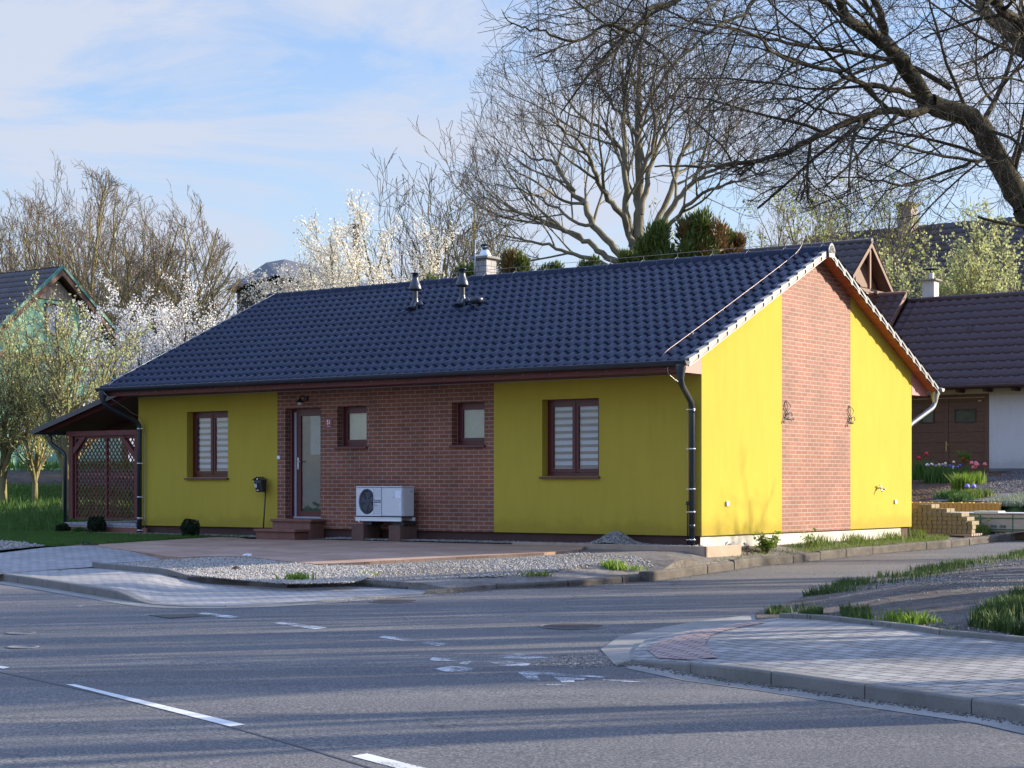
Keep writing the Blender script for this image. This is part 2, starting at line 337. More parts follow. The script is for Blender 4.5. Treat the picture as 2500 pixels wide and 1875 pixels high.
def paint(name,c=(.62,.62,.60),thr=.42,edge=.1):
    m=M(name,c,.75,.3); f=m.noise(55,4,.8); g=m.noise(2.5,4,.7)
    mm=m.n('ShaderNodeMath',operation='ADD'); m.L.new(f,mm.inputs[0]); m.L.new(g,mm.inputs[1])
    a=m.ramp(mm.outputs[0],[(0,(0,0,0)),(1,(1,1,1))]) ; r=m.n('ShaderNodeMapRange'); r.inputs[1].default_value=2*thr-edge; r.inputs[2].default_value=2*thr+edge; m.L.new(mm.outputs[0],r.inputs[0])
    m.base(m.ramp(g,[(.3,tuple(x*.75 for x in c)),(.7,c)])); m.L.new(r.outputs[0],m.b.inputs['Alpha']); m.bmp(f,.4,.005); return m.m
MAT['paint']=paint('road_paint',thr=.40); MAT['paint_worn']=paint('worn_road_paint',(.55,.55,.54),thr=.50,edge=.10); MAT['paint_gone']=paint('nearly_gone_paint',(.40,.40,.40),thr=.56,edge=.06)
MAT['concrete']=varied('kerb_concrete',(.19,.18,.165),.9,.2,.3,2.5,70,.4)
MAT['concrete_pale']=varied('pale_concrete',(.235,.225,.205),.9,.2,.35,2,70,.3)
MAT['concrete_old']=varied('weathered_kerb',(.105,.092,.078),.95,.2,.55,4,45,.8,bd=.012)
A2=math.atan2(-.81,.587)
MAT['pav_r']=brickmat('grey_interlocking_pavers',(.225,.218,.205),(.32,.31,.29),(.045,.042,.04),.20,.165,.009,.9,.5,'floor',-A2,.85,dirt=.3)
MAT['pav_red']=brickmat('red_tactile_pavers',(.34,.235,.21),(.40,.29,.26),(.10,.08,.07),.2,.1,.012,.9,.5,'floor',R(35),.85,dirt=.25)
MAT['pav_l']=brickmat('grey_block_paving',(.25,.245,.24),(.34,.33,.32),(.10,.098,.095),.20,.10,.007,.8,.5,'floor',R(30),.85,dirt=.2)
MAT['pav_tan']=brickmat('tan_block_paving',(.33,.20,.135),(.42,.28,.20),(.20,.14,.10),.60,.20,.004,.4,.5,'floor',-TH,.8,dirt=.2)
def soilm(name,a,b,c,sc=6):
    m=M(name,a,.95,.15); f=m.noise(.55,6,.7,dist=.6); g=m.noise(sc,6,.75); h=m.noise(60,3,.8)
    x=m.ramp(f,[(.35,a),(.5,b),(.65,c)]); x=m.mix(.6,x,m.ramp(g,[(.3,a),(.7,c)])); x=m.mix(1.,x,m.ramp(h,[(.3,(.5,.5,.5)),(.7,(1.5,1.5,1.5))]),'MULTIPLY'); m.base(x); m.bmp(g,.8,.05); m.bmp(h,.6,.01); return m.m
MAT['soil']=soilm('gritty_soil',(.085,.066,.052),(.165,.145,.125),(.27,.25,.225))
MAT['soil_dark']=soilm('dark_garden_soil',(.035,.025,.018),(.07,.05,.038),(.12,.10,.08))
MAT['mulch']=soilm('bark_mulch',(.05,.028,.018),(.11,.065,.04),(.2,.13,.09),25)
MAT['soil_brown']=soilm('brown_verge_soil',(.048,.036,.028),(.10,.084,.072),(.20,.185,.17),7)
MAT['turf']=soilm('short_turf',(.03,.07,.014),(.05,.11,.022),(.08,.14,.04),9)
MAT['meadow']=soilm('rough_meadow',(.025,.05,.012),(.05,.10,.02),(.08,.12,.035),5)
MAT['dark_gravel']=soilm('dark_gravel_bed',(.03,.027,.028),(.10,.09,.09),(.25,.23,.22),22)
def leafm(name,a,b,trans=.35,rough=.6,sc=4):
    m=M(name,a,rough,.3); oi=m.noise(sc,3,.7); g=m.noise(35,2,.6); c=m.mix(.5,m.ramp(oi,[(.3,a),(.7,b)]),m.ramp(g,[(.3,a),(.7,b)])); m.base(c)
    t=m.n('ShaderNodeBsdfTranslucent'); m.L.new(c,t.inputs[0]); ms=m.n('ShaderNodeMixShader'); ms.inputs[0].default_value=trans
    m.L.new(m.b.outputs[0],ms.inputs[1]); m.L.new(t.outputs[0],ms.inputs[2]); m.L.new(ms.outputs[0],m.N['Material Output'].inputs[0]); return m.m
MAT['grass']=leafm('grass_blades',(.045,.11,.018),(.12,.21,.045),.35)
MAT['grass_lit']=leafm('bright_grass_blades',(.07,.12,.02),(.19,.24,.05),.4,sc=9)  # lighter copy of the grass, with sunlight put into its colour
MAT['weed']=leafm('bright_weed_leaves',(.11,.20,.02),(.24,.34,.05),.45); MAT['grass_dull']=leafm('dull_verge_grass',(.03,.065,.015),(.085,.135,.035),.3,sc=7)
MAT['conifer']=leafm('conifer_sprays',(.035,.07,.014),(.12,.15,.03),.2,sc=1.2)
MAT['conifer_brown']=leafm('browned_conifer_sprays',(.09,.06,.02),(.22,.13,.045),.2,sc=1.5)
MAT['bud_green']=leafm('young_leaf_buds',(.34,.38,.13),(.56,.58,.28),.45)
MAT['bud_lime']=leafm('lime_young_leaves',(.24,.29,.06),(.42,.45,.14),.45)
MAT['blossom']=leafm('white_blossom',(.78,.76,.70),(.92,.91,.88),.5)
MAT['blossom_cream']=leafm('cream_blossom',(.62,.57,.44),(.85,.81,.70),.5)
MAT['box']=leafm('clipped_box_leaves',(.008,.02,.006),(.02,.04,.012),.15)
def barkm(name,a,b):
    m=M(name,a,.95,.15); f=m.noise(1.5,5,.7); g=m.noise(14,5,.7,m.co((1,1,.3))); m.base(m.mix(.5,m.ramp(f,[(.3,a),(.7,b)]),m.ramp(g,[(.3,a),(.7,b)]))); m.bmp(g,.8,.03); return m.m
MAT['bark']=barkm('grey_green_bark',(.09,.08,.055),(.24,.21,.14))
MAT['bark_dark']=barkm('dark_mossy_bark',(.03,.026,.02),(.10,.088,.05))
MAT['bark_olive']=barkm('olive_lichened_bark',(.13,.11,.05),(.30,.26,.13))
MAT['twig']=barkm('brown_twigs',(.12,.09,.072),(.25,.19,.145)); MAT['twig_fine']=barkm('fine_dark_twigs',(.06,.048,.04),(.15,.12,.095))
MAT['twig_dark']=barkm('dark_brown_twigs',(.045,.034,.03),(.12,.09,.07))
# ---------------- GROUND ----------------
def gridmesh(xs,ys,h):
    V=[(x,y,h(x,y)) for y in ys for x in xs]; n=len(xs); Fq=[(j*n+i,j*n+i+1,(j+1)*n+i+1,(j+1)*n+i) for j in range(len(ys)-1) for i in range(n-1)]
    return V,Fq
def inpoly(x,y,P):
    c=False; n=len(P)
    for i in range(n):
        x1,y1=P[i];x2,y2=P[(i+1)%n]
        if (y1>y)!=(y2>y) and x<(x2-x1)*(y-y1)/(y2-y1)+x1: c=not c
    return c
def sheet(name,poly,h,dz,mat,sp=.5,kind='structure',edge=None,label=None,cat=None,group=None):
    P=[]
    n=len(poly)
    for i in range(n):
        a=np.array(poly[i]);b=np.array(poly[(i+1)%n]); k=max(1,int(np.linalg.norm(b-a)/sp))
        for j in range(k): P.append(tuple(a+(b-a)*j/k))
    xs=[p[0] for p in P]; ys=[p[1] for p in P]; pts=list(P); x=min(xs)+sp/2
    while x<max(xs):
        y=min(ys)+sp/2
        while y<max(ys):
            if inpoly(x,y,P) and min((x-a)**2+(y-b)**2 for a,b in P)>(.35*sp)**2: pts.append((x,y))
            y+=sp
        x+=sp
    r=delaunay_2d_cdt([Vector(p) for p in pts],[],[list(range(len(P)))],1,1e-5)
    V=[(v.x,v.y,h(v.x,v.y)+dz) for v in r[0]]; fs=[tuple(f) for f in r[2]]
    fs=[f if (V[f[1]][0]-V[f[0]][0])*(V[f[2]][1]-V[f[0]][1])-(V[f[1]][1]-V[f[0]][1])*(V[f[2]][0]-V[f[0]][0])>0 else f[::-1] for f in fs]
    if edge:  # skirt downwards
        nb=len(V); idx=[]
        for p in P:
            V.append((p[0],p[1],h(*p)+dz)); V.append((p[0],p[1],h(*p)+dz-edge))
        for i in range(len(P)): j=(i+1)%len(P); fs.append((nb+2*i,nb+2*i+1,nb+2*j+1,nb+2*j))
    me=bpy.data.meshes.new(name); me.from_pydata(V,[],fs); me.update()
    o=link(name,me,mat); setp(o,label,cat,group,kind); return o
def PX(l,h,dz=0): return [at(x,y,h,dz) for x,y in l]
# base terrain (one sheet to the horizon)
xs=sorted(set([round(x,2) for x in list(np.arange(-30,40,.8))+list(np.arange(-420,-30,15))+list(np.arange(40,420,15))]))
ys=sorted(set([round(y,2) for y in list(np.arange(2,66,.8))+list(np.arange(-60,2,4))+list(np.arange(66,140,4))+list(np.arange(140,900,30))]))
def hgr(x,y):
    u,v=w2l(x,y); z=hter(x,y)-.06
    if (v<1.2 and y<38) or (u>-1.5 and v<12.5) or u>.3: z=min(z,zr(x,y)-.09)
    return z
V,Fq=gridmesh(xs,ys,hgr)
o=link('ground',npmesh('ground',V,Fq,True),MAT['meadow']); setp(o,kind='structure')
# kerb lines (road side, at road level) in pixels
KL=[(-700,1310),(0,1418),(118,1435.5),(181,1446),(285,1463),(330,1471),(378,1478),(447,1482),(545,1482),(647,1479),(773,1471),(900,1460),(1044,1451),(1213,1438),(1402,1432),(1579,1419)]
KR=[(1584,1420.5),(1735,1399),(1857,1381),(1936,1374.6),(2075,1358.8),(2195.5,1346.8),(2309,1338),(2391.7,1327),(2500,1317.7)]
kl=PX(KL,zr); krr=PX(KR,zr)
d=np.array(krr[-1])-np.array(krr[-3]); d/=np.linalg.norm(d)
far=[tuple(np.array(krr[-1])+d*t) for t in (8,25,60)]
# right pavement boundary (road side)
NB=[(3400,1960),(2900,1855),(2469,1759),(2174,1717),(1919,1679),(1748,1657),(1600,1627),(1540,1615),(1502,1626)]
NS=[(1467,1587),(1512,1556),(1600,1537),(1700,1519),(1844,1502),(1958,1470),(2129,1432),(2330,1395),(2500,1366)]
nb=PX(NB,zr); ns=PX(NS,zr)
nsf=[tuple(np.array(ns[-1])+d*t) for t in (6,20,60)]
road=[(-46,3),(-46,44)]+kl+krr+far+nsf[::-1]+ns[::-1]+nb[::-1]+[(12,3)]
o=sheet('road',road,zr,0,MAT['asphalt'],1.2)
# left pavement
IB=[(225,1387),(244,1388),(439,1413),(627,1431),(700,1436),(738,1435),(861,1431),(1028,1440),(1100,1447)]
KT=[(-700,1296),(0,1405),(14,1403),(118,1418),(181,1426),(285,1443),(330,1452),(378,1470),(447,1477),(545,1477),(647,1474),(773,1466),(900,1456),(1044,1451)]
GW=.16
def offs(line,dist):
    o=[];n=len(line)
    for i,p in enumerate(line):
        a=np.array(line[max(i-1,0)]);b=np.array(line[min(i+1,n-1)]); t=(b-a)/np.linalg.norm(b-a); o.append((p[0]-t[1]*dist,p[1]+t[0]*dist))
    return o
def resample(line,step):
    o=[line[0]]; acc=0
    L_=[np.array(p) for p in line]
    out=[]; 
    for a,b in zip(L_[:-1],L_[1:]):
        k=max(1,int(np.linalg.norm(b-a)/step))
        for j in range(k): out.append(tuple(a+(b-a)*j/k))
    out.append(tuple(L_[-1])); return out
def kerb(name,line,width,hf,zbase,mat,length=1.0,gap=.012,jitter=0,side=1,bev=.02,seed=1):
    """individual kerb stones laid along a line; hf(x,y)=height of top above zr"""
    rng=random.Random(seed); mb=MB(); 
    pts=[np.array(p) for p in line]; seg=[np.linalg.norm(b-a) for a,b in zip(pts[:-1],pts[1:])]; cum=[0]
    for s_ in seg: cum.append(cum[-1]+s_)
    def P(t):
        t=min(max(t,0),cum[-1]-1e-6); i=max(j for j in range(len(seg)) if cum[j]<=t); return pts[i]+(pts[i+1]-pts[i])*(t-cum[i])/seg[i]
    t=0
    while t<cum[-1]-.1:
        t2=min(t+length,cum[-1]); ks=4; jz=rng.uniform(-jitter,jitter); js=rng.uniform(-jitter,jitter)
        secs=[]
        for q in range(ks+1):
            tt=t+gap/2+(t2-t-gap)*q/ks; c=P(tt); e=P(min(tt+.05,cum[-1]))-P(max(tt-.05,0)); e=e/np.linalg.norm(e); nrm=np.array([-e[1],e[0]])*side
            zt=hf(c[0],c[1])+zr(c[0],c[1])+jz; c=c+nrm*js; zb=zr(c[0],c[1])-zbase
            b=min(bev,max(.003,(zt-zr(c[0],c[1]))*.5))
            A=lambda o_,z:(c[0]+nrm[0]*o_,c[1]+nrm[1]*o_,z)
            secs.append([A(0,zb),A(0.0,zt-b),A(b*.35,zt-b*.3),A(b,zt),A(width-b*.5,zt),A(width,zt-b*.5),A(width,zb)])
        vs=[p for s_ in secs for p in s_]; n=7; fs=[]
        for q in range(ks):
            for k in range(n-1): fs.append((q*n+k,(q+1)*n+k,(q+1)*n+k+1,q*n+k+1))
        fs.append(tuple(range(n))); fs.append(tuple(range(len(vs)-n,len(vs)))[::-1]); mb.add(vs,fs)
        t=t2
    o=mb.build(name,mat); setp(o,kind='structure'); return o
hkl=lambda x,y:.10*(1-sst(-5.25,-4.5,x))+.014
kerb('kerb',kl[:13],.15,hkl,.1,MAT['concrete'],1.0,seed=3)
g=offs(kl[:13],-.25)
o=sheet('gutter_strip',kl[:13]+g[::-1],zr,.004,MAT['concrete_pale'],.6)
sw=offs(kl[:13],.15)
ib=PX(IB,hsl)
# pavement on the left, continuing left as driveway crossing
farl=PX([(-700,1250),(-300,1275)],hsl)
dg=PX([(-300,1300),(0,1352),(108,1338),(160,1334),(250,1335),(420,1362),(448,1366),(330,1372),(250,1379),(225,1385)],hsl)
pav=sw+[ib[-1]]+ib[::-1][1:]+[]
o=sheet('pavement',sw+ib[::-1]+PX([(100,1393),(-20,1404),(-700,1290)],hsl),hsl,0,MAT['pav_l'],.5)
# flush light edging row + driveway apron in grey blocks
e1=PX([(-20,1404),(100,1393),(225,1385)],hsl); e2=[(x+.02,y+.14) for x,y in e1]
o=sheet('edging_row',e1+e2[::-1],hsl,.004,MAT['concrete_pale'],.6)
hd=lambda x,y: hsl(x,y)+(hp(x,y)-hsl(x,y))*sst(0,3.5,(y-np.interp(x,[-9,-7.7,-5.8],[e1[0][1],e1[1][1],e1[2][1]])))
apr=e2+PX([(225,1378),(252,1376),(448,1362),(407,1359),(228,1333),(180,1332),(108,1337),(0,1350),(-300,1320),(-700,1290)],hd)
o=sheet('driveway_apron',apr,hd,0.0,MAT['pav_l'],.5)
tan=PX([(180,1332),(228,1333),(407,1359),(448,1362),(529,1359),(610,1361),(692,1371),(773,1379),(902,1373),(1044,1365),(1207,1357),(1329,1351),(1418,1343)],hp)
def hl(u,v): return l2w(u,v)
tan+= [hl(-1.9,-.55),hl(-4.5,-.55),hl(-7.9,-.55),hl(-8.2,-.85),hl(-9.35,-.85)]+PX([(560,1311),(420,1319),(250,1330)],hp)
o=sheet('driveway',tan,hp,.012,MAT['pav_tan'],.5,edge=.07)
# gravel/soil island
isl=PX([(246,1376),(448,1356),(529,1352),(610,1354),(692,1363),(773,1371),(902,1365),(1044,1357),(1207,1350),(1329,1344)],hp)+[hl(-4.4,-.5),hl(.0,-.5),hl(.0,-.1),hl(.0,8.5),hl(.0,20)]
krt=offs(krr,.05); klt=offs(kl[12:],.05)
farT=offs(far,.05)
isl+= [hl(.2,24)]+farT[::-1][1:]+krt[::-1]+klt[::-1]+ib[::-1][:-1]
def hisl(x,y):
    z=hp(x,y)-.03
    z=min(z,zr(x,y)+.045+.22*dist_line(x,y,kl[11:16]))
    return z
def dist_line(x,y,ln):
    m=1e9
    for (ax,ay),(bx,by) in zip(ln[:-1],ln[1:]):
        dx,dy=bx-ax,by-ay; t=max(0,min(1,((x-ax)*dx+(y-ay)*dy)/(dx*dx+dy*dy+1e-9))); m=min(m,math.hypot(x-ax-t*dx,y-ay-t*dy))
    return m
o=sheet('soil_strip',isl,hisl,0,MAT['soil'],.4,edge=.14)
sheet('soil_bed',kl+krr+far[:2]+[hl(.0,30),hl(.0,1.0),hl(-3,.3),hl(-6.5,-2.2)]+PX([(700,1392),(440,1392),(200,1380),(-700,1270)],hp),zr,-.02,MAT['soil'],1.2)
# island edging kerb (low raised concrete edge)
hie=lambda x,y: hp(x,y)-zr(x,y)+.0
ibk=PX([(225,1384),(244,1388),(439,1413),(627,1431),(700,1436)],hsl); kerb('edging_kerb',ibk,.08,lambda x,y:hsl(x,y)-zr(x,y)+.085,.08,MAT['concrete'],1.0,seed=5,bev=.01)
ibk2=PX([(700,1436),(738,1435),(861,1431),(1000,1439)],hsl); kerb('edging_kerb',ibk2,.08,lambda x,y:hsl(x,y)-zr(x,y)+.085-.06*sst(-3.0,-1.0,x),.08,MAT['concrete_old'],.33,seed=6,bev=.01)
# old weathered street kerb: low tilted stones then tall stones
kerb('old_kerb',[kl[13],kl[14],kl[15]],.30,lambda x,y:.075+.035*sst(0,2.2,x),.1,MAT['concrete_old'],1.05,.02,.008,seed=8,bev=.03)
kerb('old_kerb',krr+far[:2],.17,lambda x,y:.145,.1,MAT['concrete_old'],1.03,.018,.012,seed=9,bev=.03)
mb=MB(); q=at(1402,1428,zr); mb.box((q[0]-.02,q[1]-.012,zr(*q)+.0),(q[0]+.012,q[1]+.05,zr(*q)+.095)); setp(mb.build('paint_mark',varied('orange_mark',(.5,.07,.03),.8,.2),org=(q[0],q[1],0)),kind='structure')
# ---- right pavement
hkr=lambda x,y:.10*sst(.95,1.75,x)+.016
kerb('kerb',nb[::-1][1:],.15,hkr,.1,MAT['concrete'],1.0,seed=11,side=1)
gr_=offs(nb[::-1],-.30)
o=sheet('gutter_strip',nb[::-1]+gr_[::-1],zr,.004,MAT['concrete_pale'],.5)
BE=[(1901,1508),(2015,1514),(2153,1530),(2292,1550),(2500,1569),(2900,1615),(3400,1680)]
be=PX(BE,hsr)
inner=offs(nb[::-1][1:],.03)
NS2=[(1545,1590),(1577,1560),(1640,1547),(1720,1534),(1850,1513)]
ns2=PX(NS2,hsr)
slab_out=[nb[-1]]+ns[:5]; 
sheet('soil_bed',nb[::-1]+[(14,3.5),(40,20),(46,44)]+nsf[:2][::-1]+ns[::-1],zr,-.015,MAT['soil'],1.5)
o=sheet('apron_slabs',[nb[-1]]+ns[:5]+ns2[::-1]+[nb[-2]],zr,.010,MAT['concrete_pale'],.4,edge=.03)
rp=[nb[-2]]+ns2+be+[(be[-1][0]+.3,inner[-1][1]-.2)]+inner[::-1]
o=sheet('pavement',[p for p in rp],hsr,.0,MAT['pav_r'],.35)
red=PX([(1606,1608),(1582,1589),(1606,1568),(1664,1551),(1762,1533),(1848,1517),(1866,1522),(1800,1534),(1735,1552),(1722,1572),(1738,1594),(1752,1607),(1680,1612)],hsr)
o=sheet('tactile_paving',red,hsr,.007,MAT['pav_red'],.2)
kerb('edging_kerb',be,.08,lambda x,y:hsr(x,y)-zr(x,y)+.05,.08,MAT['concrete'],1.0,seed=12,bev=.01)
hbk=lambda x,y: max(zr(x,y)+.02, zr(x,y)+.02+.10*sst(0,1.5,min((x-2.9),9)))+ .16*sst(0,3,dist_line(x,y,be))*sst(0,2.,dist_line(x,y,ns[4:]))
def dist_line(x,y,ln):
    m=1e9
    for (ax,ay),(bx,by) in zip(ln[:-1],ln[1:]):
        dx,dy=bx-ax,by-ay; t=max(0,min(1,((x-ax)*dx+(y-ay)*dy)/(dx*dx+dy*dy+1e-9))); m=min(m,math.hypot(x-ax-t*dx,y-ay-t*dy))
    return m
sheet('apron_slabs',[ns[4],ns2[-1],be[0],(be[0][0]+.12,be[0][1]+.25)]+[((ns[4][0]+ns[5][0])/2,(ns[4][1]+ns[5][1])/2)],zr,.03,MAT['soil_brown'],.3)
beo=offs(be,.08)
bank=beo[:-1]+[(8.5,12.5),(30,14),(46,44)]+nsf[:2][::-1]+ns[4:][::-1]
o=sheet('soil_bank',bank,hbk,0,MAT['soil_brown'],.6)
# gravel strip by the house wall, concrete edging of it
def wallstrip(name,u0,u1,v0,v1,dz,mat):
    return sheet(name,[hl(u0,v0),hl(u1,v0),hl(u1,v1),hl(u0,v1)],lambda x,y:0,dz,mat,.6)
wallstrip('gravel_strip_bed',-13.4,.1,-.5,.02,.004,MAT['soil'])
for a,b in (((-3.4,-.55),(.35,-.55)),((.35,-.55),(.35,.55)),((-15.6,-.42),(-13.0,-.42))):
    mb=MB(); w=.05; mb.box((min(a[0],b[0])-.0,min(a[1],b[1]),-.16),(max(a[0],b[0])+w,max(a[1],b[1])+w,.035),.008)
    setp(mb.build('edging_kerb',varied('tan_edging',(.36,.27,.20),.85,.2),org=(a[0],a[1],0),rz='H'),kind='structure')
# left lawn, gravel patch, soil bank beyond
law=PX([(-500,1300),(-300,1300),(0,1322),(60,1327),(108,1334),(160,1333),(250,1330),(420,1318),(560,1310)],hp)+[hl(-9.6,-.5),hl(-13.3,-.5),hl(-15.5,-.42),hl(-16.2,1),(-12,38.4),(-30,38.4)]
o=sheet('lawn',law,lambda x,y:hter(x,y),.005,MAT['turf'],.6)
gp=PX([(-500,1302),(0,1323),(60,1328),(112,1335),(0,1346),(-500,1322)],hp)
o=sheet('gravel_bed',gp,hp,.02,MAT['concrete_pale'],.5)
sb=[(-30,46.3),(-7,46.0),(-7,50.5),(-30,50)]
o=sheet('soil_bank',sb,hter,.03,MAT['soil_dark'],.7)
# ---- road markings (worn paint sheets 4 mm above the asphalt)
def mark(name,px,mat,label=None): return sheet(name,PX(px,zr),zr,.004,mat,.4)
mark('road_marking',[(159,1671.5),(183,1671.5),(598,1770),(563,1775)],MAT['paint'])
mark('road_marking',[(856,1847),(897,1841),(1085,1888),(1040,1895)],MAT['paint'])
mark('road_marking',[(-60,1622),(-44,1620),(24,1630),(8,1634)],MAT['paint'])
mark('road_marking',[(484,1499),(498,1495.5),(586,1506.5),(560,1510)],MAT['paint_worn'])
mark('road_marking',[(667,1522),(690,1519),(800,1533),(768,1537)],MAT['paint_worn'])
mark('road_marking',[(925,1557),(938,1552.5),(1098,1573),(1070,1578)],MAT['paint_worn'])
mark('road_marking',[(1200,1605),(1262,1595),(1362,1609),(1330,1615)],MAT['paint_gone'])
mark('road_marking',[(1049,1612),(1055,1606),(1140,1610),(1155,1615),(1140,1624),(1120,1622),(1128,1615),(1060,1614)],MAT['paint_worn'])
mark('road_marking',[(1060,1634),(1100,1626),(1160,1632),(1145,1640),(1090,1641)],MAT['paint_worn'])
mark('road_marking',[(1195,1618),(1240,1615),(1297,1621),(1283,1628),(1225,1627)],MAT['paint_worn'])
mark('road_marking',[(1265,1643),(1275,1640),(1330,1642),(1480,1653),(1472,1656),(1335,1649),(1310,1648),(1319,1662),(1292,1660)],MAT['paint_worn'])
mark('road_marking',[(1352,1654),(1432,1657),(1425,1661),(1400,1661),(1404,1666),(1372,1667)],MAT['paint_worn'])
mark('road_marking',[(1460,1659),(1520,1661),(1567,1666),(1540,1667),(1480,1663)],MAT['paint_worn'])
mark('road_marking',[(1185,1669),(1400,1672),(1395,1676),(1365,1675)],MAT['paint_gone'])
mark('road_marking',[(185,1480),(200,1477),(212,1478),(196,1482)],MAT['paint_worn'])
# asphalt joint
jl=PX([(-60,1628),(0,1642),(250,1697),(500,1759),(750,1830),(900,1876),(1100,1945)],zr)
sheet('asphalt_joint',jl+offs(jl,.022)[::-1],zr,.003,varied('bitumen_joint',(.05,.05,.052),.6,.3,.3,3,50),.6)
pq=PX([(600,1566),(1000,1578),(1500,1632),(1470,1640),(1150,1620),(800,1590)],zr)
# manholes
def manhole(px,py,r,name='manhole_cover',lab=''):
    x,y=at(px,py,zr); z=zr(x,y)
    t=thing(name,lab,'manhole cover',(x,y,z),R(20))
    mb=MB(); mb.lathe((x,y,z),[(r*1.0,.0015),(r*.99,.005),(r*.90,.005),(r*.90,.002)],40); mb.build('frame',varied('cast_frame',(.12,.115,.115),.7,.4),t)
    mb=MB(); mb.lathe((x,y,z),[(r*.885,.002),(r*.885,.0045),(r*.001,.005)],40)
    k=0
    for i in range(-9,10):
        for j in range(-9,10):
            a,b=i*r*.09,j*r*.09
            if math.hypot(a,b)<r*.82: mb.box((x+a-r*.03,y+b-r*.016,z+.0045),(x+a+r*.03,y+b+r*.016,z+.009))
    mb.build('lid',varied('cast_lid',(.12,.10,.095),.6,.4,.3,4,50),t)
manhole(1400,1529,.38,lab='large round cast iron cover in the road before the curved corner slabs')
manhole(963,1468,.33,lab='round cast iron cover beside the dropped kerb in front of the island')
x,y=at(443,1503,zr); z=zr(x,y)
t=thing('drain_grate','square slotted storm drain grate in the road near the dropped kerb','drain grate',(x,y,z),A2)
mb=MB(); w=.28
def rot2(a,b): return (x+a*math.cos(0)-b*math.sin(0),y+b)
mb.box((x-w,y-w,z+.001),(x+w,y-w+.04,z+.006)); mb.box((x-w,y+w-.04,z+.001),(x+w,y+w,z+.006)); mb.box((x-w,y-w+.04,z+.001),(x-w+.04,y+w-.04,z+.006)); mb.box((x+w-.04,y-w+.04,z+.001),(x+w,y+w-.04,z+.006)); mb.build('frame',varied('grate_frame',(.10,.095,.09),.7,.4),t)
mb=MB()
for i in range(9): mb.box((x-w+.06+i*.055,y-w+.04,z+.002),(x-w+.085+i*.055,y+w-.04,z+.009))
mb.build('bars',varied('grate_bars',(.12,.11,.10),.7,.4),t)
mb=MB(); mb.box((x-w+.04,y-w+.04,z-.002),(x+w-.04,y+w-.04,z+.0015)); mb.build('sump',MAT['dark'],t)
for px,py,lb in ((55,1580,'small round valve cover in the left lane, nearer the camera'),(50,1546,'small round valve cover in the left lane, nearer the kerb')):
    x,y=at(px,py,zr); z=zr(x,y); mb=MB(); mb.lathe((x,y,z),[(.16,.002),(.16,.008),(.12,.008),(.12,.004),(.001,.005)],28); setp(mb.build('valve_cover',varied('valve_cover',(.17,.165,.16),.7,.4),org=(x,y,z)),lb,'valve cover')
# ---------------- pebbles / gravel / grass (uncountable stuff) ----------------
OV=np.array([(1,0,0),(0,1,0),(-1,0,0),(0,-1,0),(0,0,1),(0,0,-1)],dtype=np.float32); OF=np.array([(0,1,4),(1,2,4),(2,3,4),(3,0,4),(1,0,5),(2,1,5),(3,2,5),(0,3,5)])
def pebbles(name,pts,size,mat,seed,label,cat='gravel',flat=.6):
    rg=np.random.default_rng(seed); n=len(pts); P=np.array(pts,dtype=np.float32)
    V=OV[None]*np.ones((n,1,1),dtype=np.float32); V=V+rg.normal(0,.18,V.shape)
    sc=(size*rg.uniform(.5,1.4,(n,1,1)))*np.concatenate([rg.uniform(.7,1.2,(n,1,2)),rg.uniform(.4,.8,(n,1,1))*flat/.6],2); V=V*sc
    a=rg.uniform(0,6.28,n); c,s_=np.cos(a)[:,None],np.sin(a)[:,None]; x=V[:,:,0]*c-V[:,:,1]*s_; y=V[:,:,0]*s_+V[:,:,1]*c; V[:,:,0]=x; V[:,:,1]=y
    V=V+P[:,None,:]; Fa=(OF[None]+6*np.arange(n)[:,None,None]).reshape(-1,3)
    o=link(name,npmesh(name,V.reshape(-1,3),Fa),mat); setp(o,label,cat,None,'stuff'); return o
def scatter(poly,n,h,rng,dens=None,dz=0):
    xs=[p[0] for p in poly]; ys=[p[1] for p in poly]; o=[]; k=0
    while len(o)<n and k<n*60:
        k+=1; x=rng.uniform(min(xs),max(xs)); y=rng.uniform(min(ys),max(ys))
        if inpoly(x,y,poly) and (dens is None or rng.random()<dens(x,y)): o.append((x,y,h(x,y)+dz))
    return o
def pebmat(name,a,b,c):
    m=M(name,a,.85,.25); v=m.n('ShaderNodeTexVoronoi'); v.inputs['Scale'].default_value=38; m.L.new(m.tc.outputs['Object'],v.inputs[0])
    sp=m.n('ShaderNodeSeparateColor'); m.L.new(v.outputs['Color'],sp.inputs[0]); m.base(m.ramp(sp.outputs[0],[(0,a),(.5,b),(1,c)])); return m.m
MAT['peb_white']=pebmat('pale_pebbles',(.18,.165,.14),(.30,.275,.24),(.44,.41,.37)); MAT['peb_grey']=pebmat('grey_stones',(.13,.12,.11),(.24,.225,.21),(.36,.34,.31)); MAT['peb_dark']=pebmat('dark_chips',(.035,.03,.03),(.09,.08,.08),(.22,.2,.19))
rng=random.Random(5)
gi=PX([(250,1378),(448,1364),(529,1360),(610,1362),(692,1372),(773,1380),(870,1380),(930,1392),(900,1408),(861,1421),(738,1424),(700,1424),(627,1419),(439,1401)],hp)
pebbles('gravel',scatter(gi,15000,hp,rng,None,-.005),.022,MAT['peb_white'],1,'pale pebble gravel heaped on the kerbed island in front of the house')
gi2=PX([(773,1382),(902,1376),(1044,1368),(1207,1360),(1329,1354),(1418,1345),(1540,1352),(1600,1368),(1480,1372),(1300,1395),(1100,1408),(930,1412),(880,1405)],hp)
pebbles('gravel',scatter(gi2,9000,hisl,rng,lambda x,y:.25+.75*(math.sin(x*2.3+1)+math.sin(y*3.1)>-.3),.0),.02,MAT['peb_grey'],2,'grey stony gravel mixed with soil beside the driveway')
